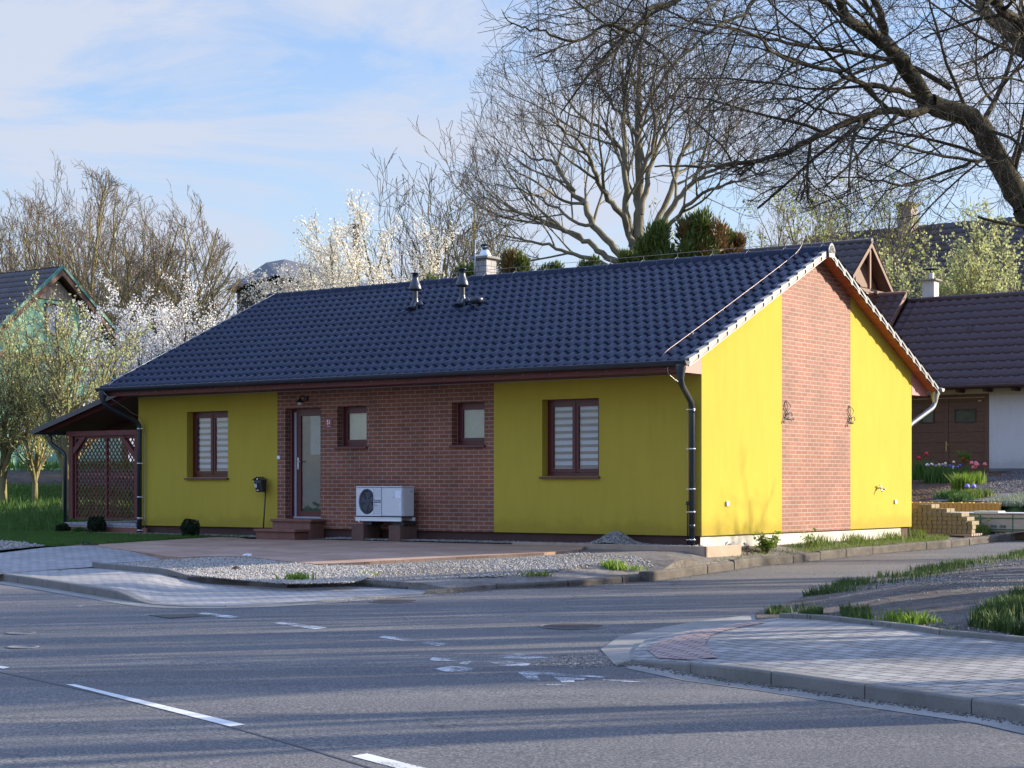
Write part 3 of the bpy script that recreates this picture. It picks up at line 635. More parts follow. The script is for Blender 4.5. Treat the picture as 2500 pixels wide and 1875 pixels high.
ws=[(l2w(rng.uniform(-7.8,.1),rng.uniform(-.48,-.02))+(.018,)) for _ in range(3200)]+[(l2w(rng.uniform(-13.2,-9.4),rng.uniform(-.48,-.02))+(.018,)) for _ in range(1500)]
for _ in range(2200):
    a=rng.gauss(-1.5,.3); b=rng.uniform(-.5,-.03); hh=.21*math.exp(-((a+1.5)/.30)**2-((b+.24)/.2)**2); ws.append(l2w(a,b)+(.02+max(0,hh),))
pebbles('gravel',ws,.024,MAT['peb_grey'],3,'grey pebble strip along the foot of the front wall with a small heap')
mb=MB(); cx_,cy_=l2w(-1.5,-.24)
prof=[(.0,.24),(.12,.20),(.25,.12),(.42,.04),(.55,.0)]
for r_,zz in prof: pass
mb.lathe((cx_,cy_,.0),[(.30,.0),(.22,.05),(.12,.11),(.05,.14),(.01,.15)],16); o=mb.build('gravel',MAT['peb_grey']); setp(o,'small grey pebble heap piled against the dark plinth','gravel heap',None,'stuff')
pebbles('gravel',scatter(gp,2600,hp,rng,None,.03),.028,MAT['peb_white'],4,'pale pebble patch at the left edge below the lawn')
pebbles('gravel',scatter(bank,9000,hbk,rng,lambda x,y:max(.08,math.sin(x*1.7+y*.8)+.2) if (y<30 and x<9) else 0,0.0),.013,MAT['peb_grey'],6,'loose grey stones on the bare soil bank at the right')
# road grit
gp2=PX([(1350,1600),(1480,1596),(1500,1625),(1420,1634),(1300,1625)],zr)
pebbles('grit',scatter(gp2,1500,zr,rng,None,.003),.008,MAT['peb_grey'],7,'loose grit gathered on the asphalt at the corner slabs','grit')
gl=offs(nb[::-1],-.06); pts=[]
for _ in range(1500):
    i=rng.randrange(len(gl)-1); t_=rng.random(); a,b=gl[i],gl[i+1]; x=a[0]+(b[0]-a[0])*t_+rng.gauss(0,.05); y=a[1]+(b[1]-a[1])*t_+rng.gauss(0,.05); pts.append((x,y,zr(x,y)+.008))
for ln in (kl[10:],krr):
  for _ in range(900):
    i=rng.randrange(len(ln)-1); t_=rng.random(); a,b=ln[i],ln[i+1]; x=a[0]+(b[0]-a[0])*t_+abs(rng.gauss(0,.12))*.55; y=a[1]+(b[1]-a[1])*t_-abs(rng.gauss(0,.12)); pts.append((x,y,zr(x,y)+.004))
pebbles('grit',pts,.009,MAT['soil'],8,'dark crumbs of soil and grit along the gutters','grit')
def blades(name,pts,hgt,wid,mat,seed,label,cat='grass',lean=.45):
    rg=np.random.default_rng(seed); n=len(pts); P=np.array(pts,dtype=np.float32)[:,None,:]
    hh=np.array([p[2] if len(p)>3 else 1 for p in pts]); a=rg.uniform(0,6.28,n); H=hgt*rg.uniform(.45,1.3,n); w=wid*rg.uniform(.6,1.4,n)
    dx,dy=np.cos(a),np.sin(a); la=rg.uniform(0,6.28,n); l=H*lean*rg.uniform(.1,1.2,n); lx,ly=np.cos(la)*l,np.sin(la)*l
    V=np.zeros((n,5,3),dtype=np.float32)
    V[:,0]=np.stack([-dx*w,-dy*w,0*a],1); V[:,1]=np.stack([dx*w,dy*w,0*a],1)
    V[:,2]=np.stack([dx*w*.8+lx*.35,dy*w*.8+ly*.35,H*.55],1); V[:,3]=np.stack([-dx*w*.8+lx*.35,-dy*w*.8+ly*.35,H*.55],1); V[:,4]=np.stack([lx,ly,H],1)
    V+=P; b=5*np.arange(n)[:,None]
    Fa=np.concatenate([b+np.array([0,1,2]),b+np.array([0,2,3]),b+np.array([3,2,4])],0)
    o=link(name,npmesh(name,V.reshape(-1,3),Fa),mat); setp(o,label,cat,None,'stuff'); return o
lp=[p for p in law]
blades('grass',scatter(lp,60000,lambda x,y:hter(x,y),rng,lambda x,y:1 if x>-13.5 else .2),.06,.005,MAT['grass'],11,'short green lawn grass left of the house')
tall=[(-30,38.2),(-9,38.2),(-8,46.5),(-30,46.5)]
blades('grass',scatter(tall,16000,hter,rng,lambda x,y:1 if -14.5<x else .15),.17,.010,MAT['grass'],12,'longer rough grass on the bank behind the lawn')
tall2=[(-40,50),(-7,50),(-7,62),(-40,62)]
blades('grass',scatter(tall2,7000,hter,rng,lambda x,y:1 if -20<x else .1),.22,.02,MAT['grass'],13,'meadow grass beyond the dark soil bank')
# lit strip of grass between side wall and kerb
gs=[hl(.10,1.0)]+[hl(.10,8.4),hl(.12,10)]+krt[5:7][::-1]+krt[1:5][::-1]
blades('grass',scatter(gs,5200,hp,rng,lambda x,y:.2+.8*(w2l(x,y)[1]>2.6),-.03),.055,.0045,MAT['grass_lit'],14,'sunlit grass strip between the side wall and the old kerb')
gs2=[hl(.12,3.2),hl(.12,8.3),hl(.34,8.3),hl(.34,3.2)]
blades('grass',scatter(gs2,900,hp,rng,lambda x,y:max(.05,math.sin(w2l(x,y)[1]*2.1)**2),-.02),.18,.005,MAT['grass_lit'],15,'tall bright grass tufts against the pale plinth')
# right bank grass: along the far crest and clumps
def along(ln,n,sig,h,inward=0):
    o=[]
    for _ in range(n):
        i=rng.randrange(len(ln)-1); t_=rng.random(); a,b=ln[i],ln[i+1]; L_=math.hypot(b[0]-a[0],b[1]-a[1]); nx,ny=-(b[1]-a[1])/L_,(b[0]-a[0])/L_
        q=inward*abs(rng.gauss(0,sig)); x=a[0]+(b[0]-a[0])*t_+nx*q; y=a[1]+(b[1]-a[1])*t_+ny*q; o.append((x,y,h(x,y)-.01))
    return o
blades('grass',[p for p in along(ns[5:],9000,.45,hbk,-1) if rng.random()<max(.02,.35+.65*math.sin(p[0]*2.9+p[1]*1.3)*math.cos(p[0]*1.1-p[1]*2.2))],.10,.006,MAT['grass_dull'],16,'grass fringe along the side street edge of the soil bank')
blades('grass',along(be[:4],500,.10,hbk,1),.08,.006,MAT['grass_dull'],17,'grass tufts behind the pavement edging')
cl=PX([(2360,1530),(2500,1555),(2700,1560),(2700,1430),(2480,1470)],hbk)
blades('grass',scatter(cl,5200,hbk,rng,lambda x,y:max(.02,math.sin(x*3.1+y)*math.cos(y*2.7-x)+.3)),.17,.009,MAT['grass_dull'],18,'lush grass clump on the bank at the right edge')
blades('grass',[(p[0],p[1],p[2]) for p in scatter(PX([(2050,1495),(2120,1495),(2130,1524),(2060,1515)],hbk),700,hbk,rng)],.11,.005,MAT['grass_dull'],19,'dull grass tuft in the middle of the bank behind the pavement')
blades('grass',scatter(PX([(1865,1500),(1960,1480),(2010,1500),(1990,1511),(1905,1507)],hbk),900,hbk,rng,lambda x,y:max(.03,math.sin(x*5)*math.cos(y*4))),.09,.005,MAT['grass_dull'],20,'green tuft at the pointed end of the bank')
def tuft(px,py,h,n,r,hg,mat,lab,sd,wid=.012,lean=.8):
    x,y=at(px,py,h); pts=[(x+rng.gauss(0,r),y+rng.gauss(0,r*.7),h(x,y)-.01) for _ in range(n)]
    o=blades('weed_plant',pts,hg,wid,mat,sd,lab,'weed',lean)
    if n>=130: del o['kind']
    return o
tuft(1500,1388,hisl,150,.10,.13,MAT['weed'],'leafy green weed tuft on the gravel beside the low kerb',31)
tuft(1545,1390,hisl,60,.12,.07,MAT['weed'],'lower weed tuft right of the leafy one on the gravel',32)
tuft(725,1415,hp,120,.09,.11,MAT['weed'],'small grass tuft at the front corner of the pebble island',33)
tuft(1310,1405,hisl,70,.12,.08,MAT['grass_lit'],'thin weed tuft above the first low kerb stone',34)
tuft(900,1404,hisl,60,.08,.06,MAT['weed'],'tiny weed at the edge between pebbles and soil',35)
tuft(2195,1519,hbk,120,.12,.14,MAT['weed'],'yellow green weed on the bank edge, left one of two',36)
tuft(2245,1523,hbk,90,.09,.12,MAT['weed'],'yellow green weed on the bank edge, right one of two',37)
def leafplant(name,u,v,z,n,w_,hg,mat,lab,sd,ls=.05,world=None):
    rg=random.Random(sd); X,Y=world if world else l2w(u,v); base=(X,Y,z); mb=MB()
    t=thing(name,lab,'plant',base); ml=MB()
    for k in range(n):
        a=rg.uniform(0,6.28); e=rg.uniform(.2,1)*w_; top=(X+math.cos(a)*e,Y+math.sin(a)*e,z+hg*rg.uniform(.45,1.0)); mid=(X+math.cos(a)*e*.4,Y+math.sin(a)*e*.4,z+top[2]*.5-z*.5+.02)
        mb.tube([base,mid,top],[.004,.003,.002],4,False)
        for q in range(7):
            f=rg.uniform(.4,1.05); c=Vector(base).lerp(Vector(top),f)+Vector((rg.gauss(0,.03),rg.gauss(0,.03),rg.gauss(0,.02))); d=Vector((rg.gauss(0,1),rg.gauss(0,1),rg.gauss(0,.4))).normalized(); s_=Vector((-d.y,d.x,rg.gauss(0,.3))).normalized(); L_=ls*rg.uniform(.6,1.3)
            ml.add([c-d*L_,c+s_*L_*.55,c+d*L_,c-s_*L_*.55],[(0,1,2,3)])
    mb.build('stem',MAT['twig'],t); ml.build('foliage',mat,t); return t
leafplant('leafy_shrub',.42,1.45,-.16,42,.26,.42,MAT['weed'],'bushy bright green seedling shrub at the corner of the side wall',41)
leafplant('leafy_shrub',.36,3.05,-.12,12,.18,.38,MAT['weed'],'lanky bright weed before the pale plinth under the brick band',42,.04)
leafplant('leafy_shrub',.42,.75,-.16,8,.1,.22,MAT['twig'],'withered grey brown weed beside the downpipe corner',43,.03)
# ---------------- HOUSE (coordinates: u along the front, v to the rear, z up) ----------------
ZB=.18; EW=13.335; GD=8.25; RP=.46
H=thing('house','yellow bungalow with brick bands and a dark tiled gable roof','house',(0,0,0),'H')
rp=lambda v: (3.158+ZB+RP*v) if v<=4.125 else (3.158+ZB+RP*(8.25-v))      # tile plane
sf=lambda v: rp(v)-.09
def cells(u0,u1,z0,z1,holes,v0,v1,mb):
    us=sorted(set([u0,u1]+[h[0] for h in holes]+[h[1] for h in holes])); zs=sorted(set([z0,z1]+[h[2] for h in holes]+[h[3] for h in holes]))
    us=[x for x in us if u0<=x<=u1]; zs=[x for x in zs if z0<=x<=z1]
    for a,b in zip(us[:-1],us[1:]):
        run=None
        for c,d_ in zip(zs[:-1],zs[1:]):
            hole=any(h[0]<=a and b<=h[1] and h[2]<=c and d_<=h[3] for h in holes)
            if hole:
                if run: mb.box((a,v0,run[0]),(b,v1,run[1])); run=None
            else: run=(run[0],d_) if run else (c,d_)
        if run: mb.box((a,v0,run[0]),(b,v1,run[1]))
ZT=2.65+ZB; T=.36
WL=(-11.911,-10.752,ZB+.98,ZB+2.295); WR=(-3.162,-1.988,ZB+.98,ZB+2.295)
W1=(-7.875,-7.146,ZB+1.548,ZB+2.298); W2=(-5.136,-4.406,ZB+1.54,ZB+2.296); DR=(-9.205,-8.288,ZB+.188,ZB+2.295)
mb=MB(); cells(-EW,-9.415,ZB,ZT,[WL],0,T,mb); cells(-4.196,0,ZB,ZT,[WR],0,T,mb)
# yellow gable panels (pentagon slices): the side wall is 0..GD at u=0
def gslice(v0,v1,du,mb,th=.36,z0=ZB):
    pts=[(0+du,v0,z0),(0+du,v1,z0),(0+du,v1,sf(v1)+.01)]
    if v0<4.125<v1: pts.append((du,4.125,sf(4.125)+.01))
    pts.append((du,v0,sf(v0)+.01)); mb.prism(pts,0,(-th,0,0))
gslice(T,2.764,0,mb); gslice(5.486,GD-T,0,mb)
mb.box((-EW,GD-T,ZB),(0,GD,ZT)); 
pts=[(-EW,T,ZB),(-EW,GD-T,ZB),(-EW,GD-T,sf(GD-T)),(-EW,4.125,sf(4.125)),(-EW,T,sf(T))]; mb.prism(pts,0,(T,0,0))
# triangle piece over the front corner above wall plate (inside the eaves box)
mb.prism([(0,0,ZT),(0,T,ZT),(0,T,sf(T)+.01),(0,0,sf(0)+.01)],0,(-.3,0,0)); mb.prism([(0,GD-T,ZT),(0,GD,ZT),(0,GD,sf(GD)+.01),(0,GD-T,sf(GD-T)+.01)],0,(-.3,0,0))
mb.build('wall',MAT['yellow'],H)
mb=MB(); cells(-9.415,-4.196,ZB,ZT,[(DR[0],DR[1],ZB,DR[3]),W1,W2],.0,T,mb); mb.build('brick_band',MAT['brick'],H)
mb=MB(); mb.box((DR[0],.17,ZB),(DR[1],T,DR[2])); mb.build('threshold_base',MAT['concrete_red'],H)
mb=MB(); gslice(2.764,5.486,.0,mb); mb.build('brick_band',MAT['brick'],H)
mb=MB(); mb.box((-EW+.06,.05,-.3),(-.06,T,ZB-.004)); mb.box((-EW+.06,T,-.3),(-EW+.4,GD-.06,ZB-.004)); mb.box((-EW+.4,GD-.4,-.3),(-.06,GD-.06,ZB-.004)); mb.build('plinth',MAT['plinth_dark'],H)
mb=MB(); mb.box((-.4,T+.002,-.3),(-.055,GD-.402,ZB-.004)); mb.box((-.0599,.05,-.3),(-.05,T+.002,ZB-.004)); mb.build('plinth',MAT['plinth_light'],H)
mb=MB(); mb.box((-EW+T,T,.1),(-.36,GD-T,.16)); mb.box((-EW+T,T,ZT-.02),(-.36,GD-T,ZT+.05)); mb.box((-EW+T,2.6,.16),(-.36,2.7,ZT-.02)); mb.build('interior',MAT['dark'],H)
def window(w,case,glassmat,inner,rec=.17,sill=True,name='window',sash=.065,fr=.06):
    u0,u1,z0,z1=w; wd=MB(); ff=MB()
    o=.0; d=rec
    ff.box((u0,d,z0),(u0+fr,d+.07,z1)); ff.box((u1-fr,d,z0),(u1,d+.07,z1)); ff.box((u0+fr,d,z1-fr),(u1-fr,d+.07,z1)); ff.box((u0+fr,d,z0),(u1-fr,d+.07,z0+fr))
    root=ff.build('window',MAT['bound'],H)
    n=case; iw=(u1-u0-2*fr)/n; sm=MB(); g=MB(); bl=MB()
    for k in range(n):
        a=u0+fr+iw*k+.002; b=a+iw-.004; c=z0+fr+.002; e=z1-fr-.002; dd=d-.012
        sm.box((a,dd,c),(a+sash,dd+.06,e),.006); sm.box((b-sash,dd,c),(b,dd+.06,e),.006); sm.box((a+sash-.001,dd+.001,e-sash),(b-sash+.001,dd+.059,e)); sm.box((a+sash-.001,dd+.001,c),(b-sash+.001,dd+.059,c+sash))
        # thin dark glazing bead
        g.box((a+sash-.004,dd+.022,c+sash-.004),(b-sash+.004,dd+.026,e-sash+.004))
        bl.box((a+sash-.01,dd+.05,c+sash-.01),(b-sash+.01,dd+.054,e-sash+.01))
    if n==2: m_=(u0+u1)/2; sm.box((m_-.032,d-.026,z0+fr),(m_+.012,d-.0125,z1-fr),.004)
    sm.build('sash',MAT['bound'],root); g.build('pane',glassmat,root)
    bl.build('blind',inner,root)
    if sill:
        s_=MB(); s_.prism([(u0-.03,-.05,z0-.012),(u0-.03,d,z0+.012),(u0-.03,d,z0-.0),(u0-.03,-.045,z0-.045),(u0-.03,-.052,z0-.045)],0,(u1-u0+.055,0,0)); s_.build('sill',MAT['bound'],root)
    return root
window(WL,2,MAT['glass'],MAT['blind']); window(WR,2,MAT['glass'],MAT['blind']); 
window(W1,1,MAT['glass'],MAT['frost']); window(W2,1,MAT['glass'],MAT['frost'])
# door, slightly ajar look: frame, grey seal strip, leaf with one tall glazed panel
u0,u1,z0,z1=DR; mb=MB(); d=.17
mb.box((u0,d,z0),(u0+.07,d+.09,z1)); mb.box((u1-.07,d,z0),(u1,d+.09,z1)); mb.box((u0+.07,d,z1-.07),(u1-.07,d+.09,z1))
D_=mb.build('door',MAT['bound'],H)
mb=MB(); mb.box((u0+.07,d+.01,z0+.035),(u0+.125,d+.08,z1-.07)); mb.box((u0+.07,d-.02,z0),(u1-.07,d+.09,z0+.034)); mb.build('edge_strip',MAT['grey'],D_)
mb=MB(); a,b,c,e=u0+.127,u1-.072,z0+.036,z1-.072; dd=d+.005
mb.box((a,dd,c),(a+.115,dd+.07,e),.006); mb.box((b-.10,dd,c),(b,dd+.07,e),.006); mb.box((a+.114,dd+.001,e-.075),(b-.099,dd+.069,e)); mb.box((a+.114,dd+.001,c),(b-.099,dd+.069,c+.10)); mb.build('leaf',MAT['bound'],D_)
mb=MB(); mb.box((a+.11,dd+.025,c+.095),(b-.095,dd+.029,e-.07)); mb.build('pane',MAT['glass'],D_)
mb=MB(); mb.box((a+.11,dd+.05,c+.095),(b-.095,dd+.054,e-.07)); mb.build('glazed_panel',MAT['doorfilm'],D_)
mb=MB(); mb.box((a+.33,dd+.04,z0+1.22),(b-.095,dd+.044,e-.07)); mb.build('pane_reflection',MAT['pane_reflection'],D_)  # pale panel standing in for a reflection in the upper right glass
mb=MB(); mb.box((a+.03,dd-.01,z0+.94),(a+.065,dd,z0+1.17),.004); mb.tube([(a+.047,dd-.01,z0+1.09),(a+.047,dd-.05,z0+1.09),(a+.15,dd-.052,z0+1.09)],.009,8); mb.lathe((a+.047,dd-.012,z0+.98),[(.011,0),(.011,-.012),(.001,-.013)],10,'y'); mb.build('handle',MAT['steel'],D_)
# corner trim lines of reveals
for w in (W1,W2,DR): mb=MB(); mb.box((w[0]-.001,.158,w[2]+.02),(w[0]+.004,.168,w[3])); mb.build('reveal_trim',MAT['grey'],H)
# steps
mb=MB(); mb.box((-9.17,-.39,-.12),(-8.2,.0,ZB+.133)); mb.build('steps',brickmat('step_riser_tiles',(.19,.085,.062),(.22,.10,.072),(.10,.06,.05),.31,.40,.006,.3,0,shift=(.1,.12)),H)
mb=MB(); mb.box((-9.25,-.74,-.12),(-8.27,-.391,ZB-.052)); mb.build('steps',brickmat('low_riser_tiles',(.19,.085,.062),(.22,.10,.072),(.10,.06,.05),.31,.40,.006,.3,0,shift=(.1,.12)),H)
mb=MB(); mb.box((-9.205,-.42,ZB+.134),(-8.155,.168,ZB+.183),.008); mb.box((-9.29,-.78,ZB-.051),(-8.22,-.393,ZB+.0),.008); mb.build('tread',MAT['terracotta'],H)
# house number
mb=MB(); mb.box((-8.155,-.014,ZB+1.911),(-7.989,-.003,ZB+2.071),.004); sg=mb.build('house_number',MAT['sign_red'],H)
def textobj(txt,size,mat,parent,loc,rotx=R(90),rotz=0,w=1.0,ext=.0015,name='lettering',bold=.018):
    cu=bpy.data.curves.new('t','FONT'); cu.body=txt; cu.size=size; cu.extrude=ext; cu.align_x='CENTER'; cu.align_y='CENTER'; cu.offset=size*bold
    tmp=bpy.data.objects.new('t',cu); COL.objects.link(tmp); dg=bpy.context.evaluated_depsgraph_get(); me=bpy.data.meshes.new_from_object(tmp.evaluated_get(dg)); bpy.data.objects.remove(tmp)
    from mathutils import Matrix
    me.transform(Matrix.Translation(Vector(loc)-Vector(ORG[parent.name]))@Matrix.Rotation(rotz,4,'Z')@Matrix.Rotation(rotx,4,'X')@Matrix.Diagonal((w,1,1,1)))
    me.materials.clear(); o=link(name,me,mat,parent); return o
textobj('51',.115,MAT['sign_white'],sg,(-8.072,-.018,ZB+2.005),w=.85,ext=.0008,bold=.03); textobj('Bukov',.026,MAT['sign_white'],sg,(-8.072,-.018,ZB+1.935),ext=.0008)
mb=MB(); x0,x1,y0,y1=-8.152,-7.992,ZB+1.914,ZB+2.068
for q in (((x0,y0),(x1,y0)),((x1,y0),(x1,y1)),((x1,y1),(x0,y1)),((x0,y1),(x0,y0))): 
    (a,b),(c,e)=q; mb.box((min(a,c)-.002,-.0155,min(b,e)-.002),(max(a,c)+.002,-.0145,max(b,e)+.002))
mb.build('rim',MAT['grey'],sg)
# bell box / switch, sockets, taps, cables
mb=MB(); mb.box((-9.40,-.03,ZB+1.322),(-9.328,0,ZB+1.392),.005); mb.build('switch_box',MAT['white'],H)
for v,z in ((7.46,.50),(.82,.52)):
    mb=MB(); mb.box((.0,v-.045,ZB+z-.038),(.03,v+.045,ZB+z+.038),.006); mb.build('socket_box',MAT['white'],H)
mb=MB(); mb.tube([(0,6.66,ZB+.77),(.09,6.66,ZB+.765)],.016,8); mb.lathe((.05,6.66,ZB+.765),[(.03,-.01),(.03,.01)],10); mb.tube([(.075,6.66,ZB+.765),(.11,6.62,ZB+.70)],.012,8); mb.tube([(.06,6.66,ZB+.77),(.06,6.66,ZB+.815)],.008,6); mb.box((.04,6.62,ZB+.812),(.08,6.70,ZB+.826)); mb.build('garden_tap',MAT['steel'],H); mb=MB(); mb.tube([(0,6.92,ZB+.745),(.05,6.92,ZB+.745)],.018,8); mb.build('pipe_stub',MAT['steel'],H)
for vs_,zz in ((2.9,2.15),(5.42,2.14)):
    mb=MB(); rr_=random.Random(int(vs_*10)); s_=1 if vs_<4 else -1
    c1=[(.006,vs_-.02,2.31+ZB-.01),(.02,vs_-.06,2.18+ZB),(.03,vs_+.06,2.06+ZB),(.03,vs_-.06,2.0+ZB),(.03,vs_-.12,1.93+ZB)]
    c2=[(.006,vs_,2.30+ZB),(.04,vs_+.12,2.2+ZB),(.03,vs_-.05,2.05+ZB),(.02,vs_+.10,1.98+ZB),(.02,vs_+.25*(1 if s_>0 else .5),1.985+ZB)]
    c3=[(.006,vs_-.02,2.04+ZB),(.05,vs_+.1,2.10+ZB),(.04,vs_+.16,2.03+ZB),(.03,vs_+.02,1.99+ZB),(.02,vs_-.06,2.06+ZB)]
    for c in (c1,c2,c3): mb.tube(smoothpath(c,5),.0075,5)
    for c in (c1[-1],c2[-1]): mb.lathe(c,[(.001,-.02),(.014,-.012),(.014,.012),(.001,.02)],8)
    mb.build('loose_cable',MAT['black'],H)
# lamp
mb=MB(); u=-8.66; z=ZB+2.47
mb.lathe((u,-.0,z+.0),[(.045,0),(.045,-.02),(.01,-.021)],14,'y'); mb.tube(smoothpath([(u,-.02,z),(u,-.09,z+.05),(u,-.15,z+.03),(u,-.17,z-.01)],4),.012,8)
mb.box((u+.01,-.06,z-.03),(u+.06,-.01,z+.04),.008)
lamp=mb.build('wall_lamp',MAT['black'],H)
mb=MB(); mb.lathe((u,-.17,z),[(.02,.0),(.025,-.015),(.045,-.03),(.085,-.075),(.09,-.08),(.08,-.078),(.02,-.02)],18); mb.build('lamp_shade',MAT['black'],lamp)
mb=MB(); mb.lathe((u,-.17,z),[(.03,-.06),(.045,-.085),(.04,-.115),(.015,-.13),(.001,-.132)],14); mb.build('bulb_glass',varied('clear_bulb_glass',(.55,.57,.6),.1,.6,.05,3,20,0),lamp)
# ---- roof
PV,PL=.27,4.925/16
def profile(x):  # roman S profile across a 0.20 m wave, x in metres
    t=(x/.2)%1.0
    if t<.56: return .050*math.sin(math.pi*t/.56)**.9
    return .0-.008*math.sin(math.pi*(t-.56)/.44)
U0,U1=-EW-.25,.25
nx=int(round((U1-U0)/.2))*10; us=[U0+(U1-U0)*i/nx for i in range(nx+1)]
slope=math.atan(RP); nv=(-math.sin(slope),math.cos(slope))
def roofside(mirror):
    V=[];Fq=[];w=nx+1
    for k in range(16):
        v0=-.8+PL*k; v1=v0+PL+.05
        for (v,lift,jj) in ((v0,.001,0),(v0,.040,0),(v0+.010,.046,1),(v0+PL*.5,.026,1),(min(v1,4.125),.004,1)):
            for i,u in enumerate(us):
                pr=profile(u-U0)*(1 if lift>.002 else 1)+ (lift); 
                if lift<=.001: pr=profile(u-U0)+.002 if k else -.012
                vv=v+nv[0]*pr; z=3.158+ZB+RP*v+nv[1]*pr-.045
                V.append((u,(8.25-vv) if mirror else vv,z))
        b=k*5*w
        for r_ in range(4):
            for i in range(nx):
                f=(b+r_*w+i,b+r_*w+i+1,b+(r_+1)*w+i+1,b+(r_+1)*w+i); Fq.append(f[::-1] if mirror else f)
    return V,Fq
V,Fq=roofside(False); V2,F2=roofside(True); n0=len(V); V+=V2; Fq+=[tuple(i+n0 for i in f) for f in F2]
me=npmesh('roof',V,Fq,False); ROOF=link('roof',me,MAT['tile'],H)
# roof deck / soffit boards under tiles (thin slab), its underside shows at the verge
for nm,mt,ua,ub in (('soffit',MAT['soffit'],.001,.238),('deck',MAT['dark'],-EW,-.001),('soffit',MAT['soffit'],-EW-.238,-EW-.001)):
    mb=MB()
    for s_ in (0,1):
        q=lambda v,z:(ua,(8.25-v) if s_ else v,z)
        mb.prism([q(-.78,sf(-.78)-.001),q(4.125,sf(4.125)-.001),q(4.125,sf(4.125)+.03),q(-.78,sf(-.78)+.03)],0,(ub-ua,0,0))
    mb.build(nm,mt,H)
# verge tiles: stepped pieces hanging over the gable edge
for side,uu in ((1,.25),(-1,-EW-.25)):
    mb=MB(); mk=mb
    for s_ in (0,1):
        for k in range(16):
            v0=-.8+PL*k+.0; v1=v0+PL; ov=.035
            q=lambda v,z:(uu,(8.25-v) if s_ else v,z)
            l0,l1=.012,.0
            p=[q(v0-.015,rp(v0)-.098),q(v1-.02,rp(v1)-.062),q(v1-.015,rp(v1)+.0),q(v0-.015,rp(v0)+.034)]
            if s_:
                p=[q(v0-.02,rp(v0)-.135),q(v0+.03,rp(v0)-.13),q(v1-.01,rp(v1)-.012),q(v1-.015,rp(v1)-.0),q(v0-.02,rp(v0)-.03)]
                mk.cur=1; mb.prism([(uu-.012*side,y,z) for x,y,z in [q(v0-.0,rp(v0)-.12),q(v1,rp(v1)-.12),q(v1,rp(v1)+.015),q(v0,rp(v0)+.015)]],0,(-.01*side,0,0)); mk.cur=0
            mb.prism(p,0,((-.010 if s_ else -.022)*side,0,0))
            # top cap strip
            p=[q(v0-.015,rp(v0)+.02),q(v1+.01,rp(v1)-.004),q(v1+.01,rp(v1)+.010),q(v0-.015,rp(v0)+.044)]
            mb.prism([(x-.023*side,y,z) for x,y,z in p],0,(-.06*side,0,0))
            mk.cur=1
            if not s_ : mk.box((uu+.0005*side,v1-.055,rp(v1)-.075),(uu+.004*side,v1-.015,rp(v1)-.035))
            else:
                y0,y1=8.25-v1,8.25-v0
                mk.prism([(uu+.001*side,y1-.03,rp(v0)-.075),(uu+.001*side,y0+.06,rp(v1)-.06),(uu+.001*side,y0+.03,rp(v1)-.085)],0,(.004*side,0,0))
            mk.cur=0
    vt=mb.build('verge_tiles',(MAT['verge'],MAT['dark']),H)
# white metal trim under the verge
mb=MB()
for s_ in (0,1):
    q=lambda v,z:(.236,(8.25-v) if s_ else v,z); mb.prism([q(-.8,sf(-.8)-.016),q(4.125,sf(4.125)-.016),q(4.125,sf(4.125)-.001),q(-.8,sf(-.8)-.001)],0,(.010,0,0))
mb.build('verge_trim',MAT['grey'],H)
# eaves boxes (soffit + fascia + boxed end)
for s_ in (0,1):
    q=lambda v:(8.25-v) if s_ else v
    mb=MB(); mb.box((-EW-.001,q(-.0),ZT-.018),(.0,q(-.74),ZT)); mb.box((-EW-.24,q(-.74),ZT-.03),(.0,q(-.765),sf(-.765)-.002)); mb.build('fascia',MAT['wood_red'],H)
    mb=MB(); mb.prism([(-.002,q(-.74),ZT-.03),(-.002,q(-.01) if not s_ else q(-.01),ZT-.03),(-.002,q(-.01),sf(-.01)-.002),(-.002,q(-.765),sf(-.765)-.002),(-.002,q(-.765),ZT-.03)],0,(.006,0,0)); mb.build('boxed_end',MAT['boxboard'],H)
for k in range(24): 
    u=-13.1+k*.56; mb=MB(); mb.lathe((u,-.766,ZT+.03),[(.007,0),(.007,-.004),(.001,-.005)],6,'y'); mb.build('screw_head',MAT['steel'],H)
mb=MB(); mb.box((-EW+.0,-.012,ZT-.03),(.0,-.001,ZT-.019)); mb.build('wall_trim',MAT['grey'],H)
# gutters
def gutter(vc,zc,ua,ub,mat):
    mb=MB(); r_=.068; sec=[]
    for k in range(13):
        a=math.pi*k/12; sec.append((vc-math.cos(a)*r_,zc-math.sin(a)*r_))
    n=len(sec); vs=[]; fs=[]
    for u in (ua,ub):
        for (y,z) in sec: vs.append((u,y,z))
        for (y,z) in sec: vs.append((u,vc+(y-vc)*.95,zc+(z-zc)*.95))
    for k in range(n-1):
        fs.append((k,k+1,2*n+k+1,2*n+k)); fs.append((n+k,3*n+k,3*n+k+1,n+k+1))
    fs+= [(0,2*n,3*n,n),(n-1,2*n-1,4*n-1,3*n-1)]; mb.add(vs,fs,True)
    for u,s_ in ((ua,.003),(ub,-.003)):
        v_=[(u,y,z) for y,z in sec]+[(u+s_,y,z) for y,z in sec]; mb.add(v_,[tuple(range(n)),tuple(range(2*n-1,n-1,-1))]+[(k,k+1,n+k+1,n+k) for k in range(n-1)])
    mb.tube([(ua,vc-r_-.004,zc+.004),(ub,vc-r_-.004,zc+.004)],.009,8)
    return mb.build('gutter',mat,H)
GZ=ZB+2.775; GV=-.875
G_=gutter(GV,GZ,-EW-.23,.26,MAT['gutter'])
u=-12.9
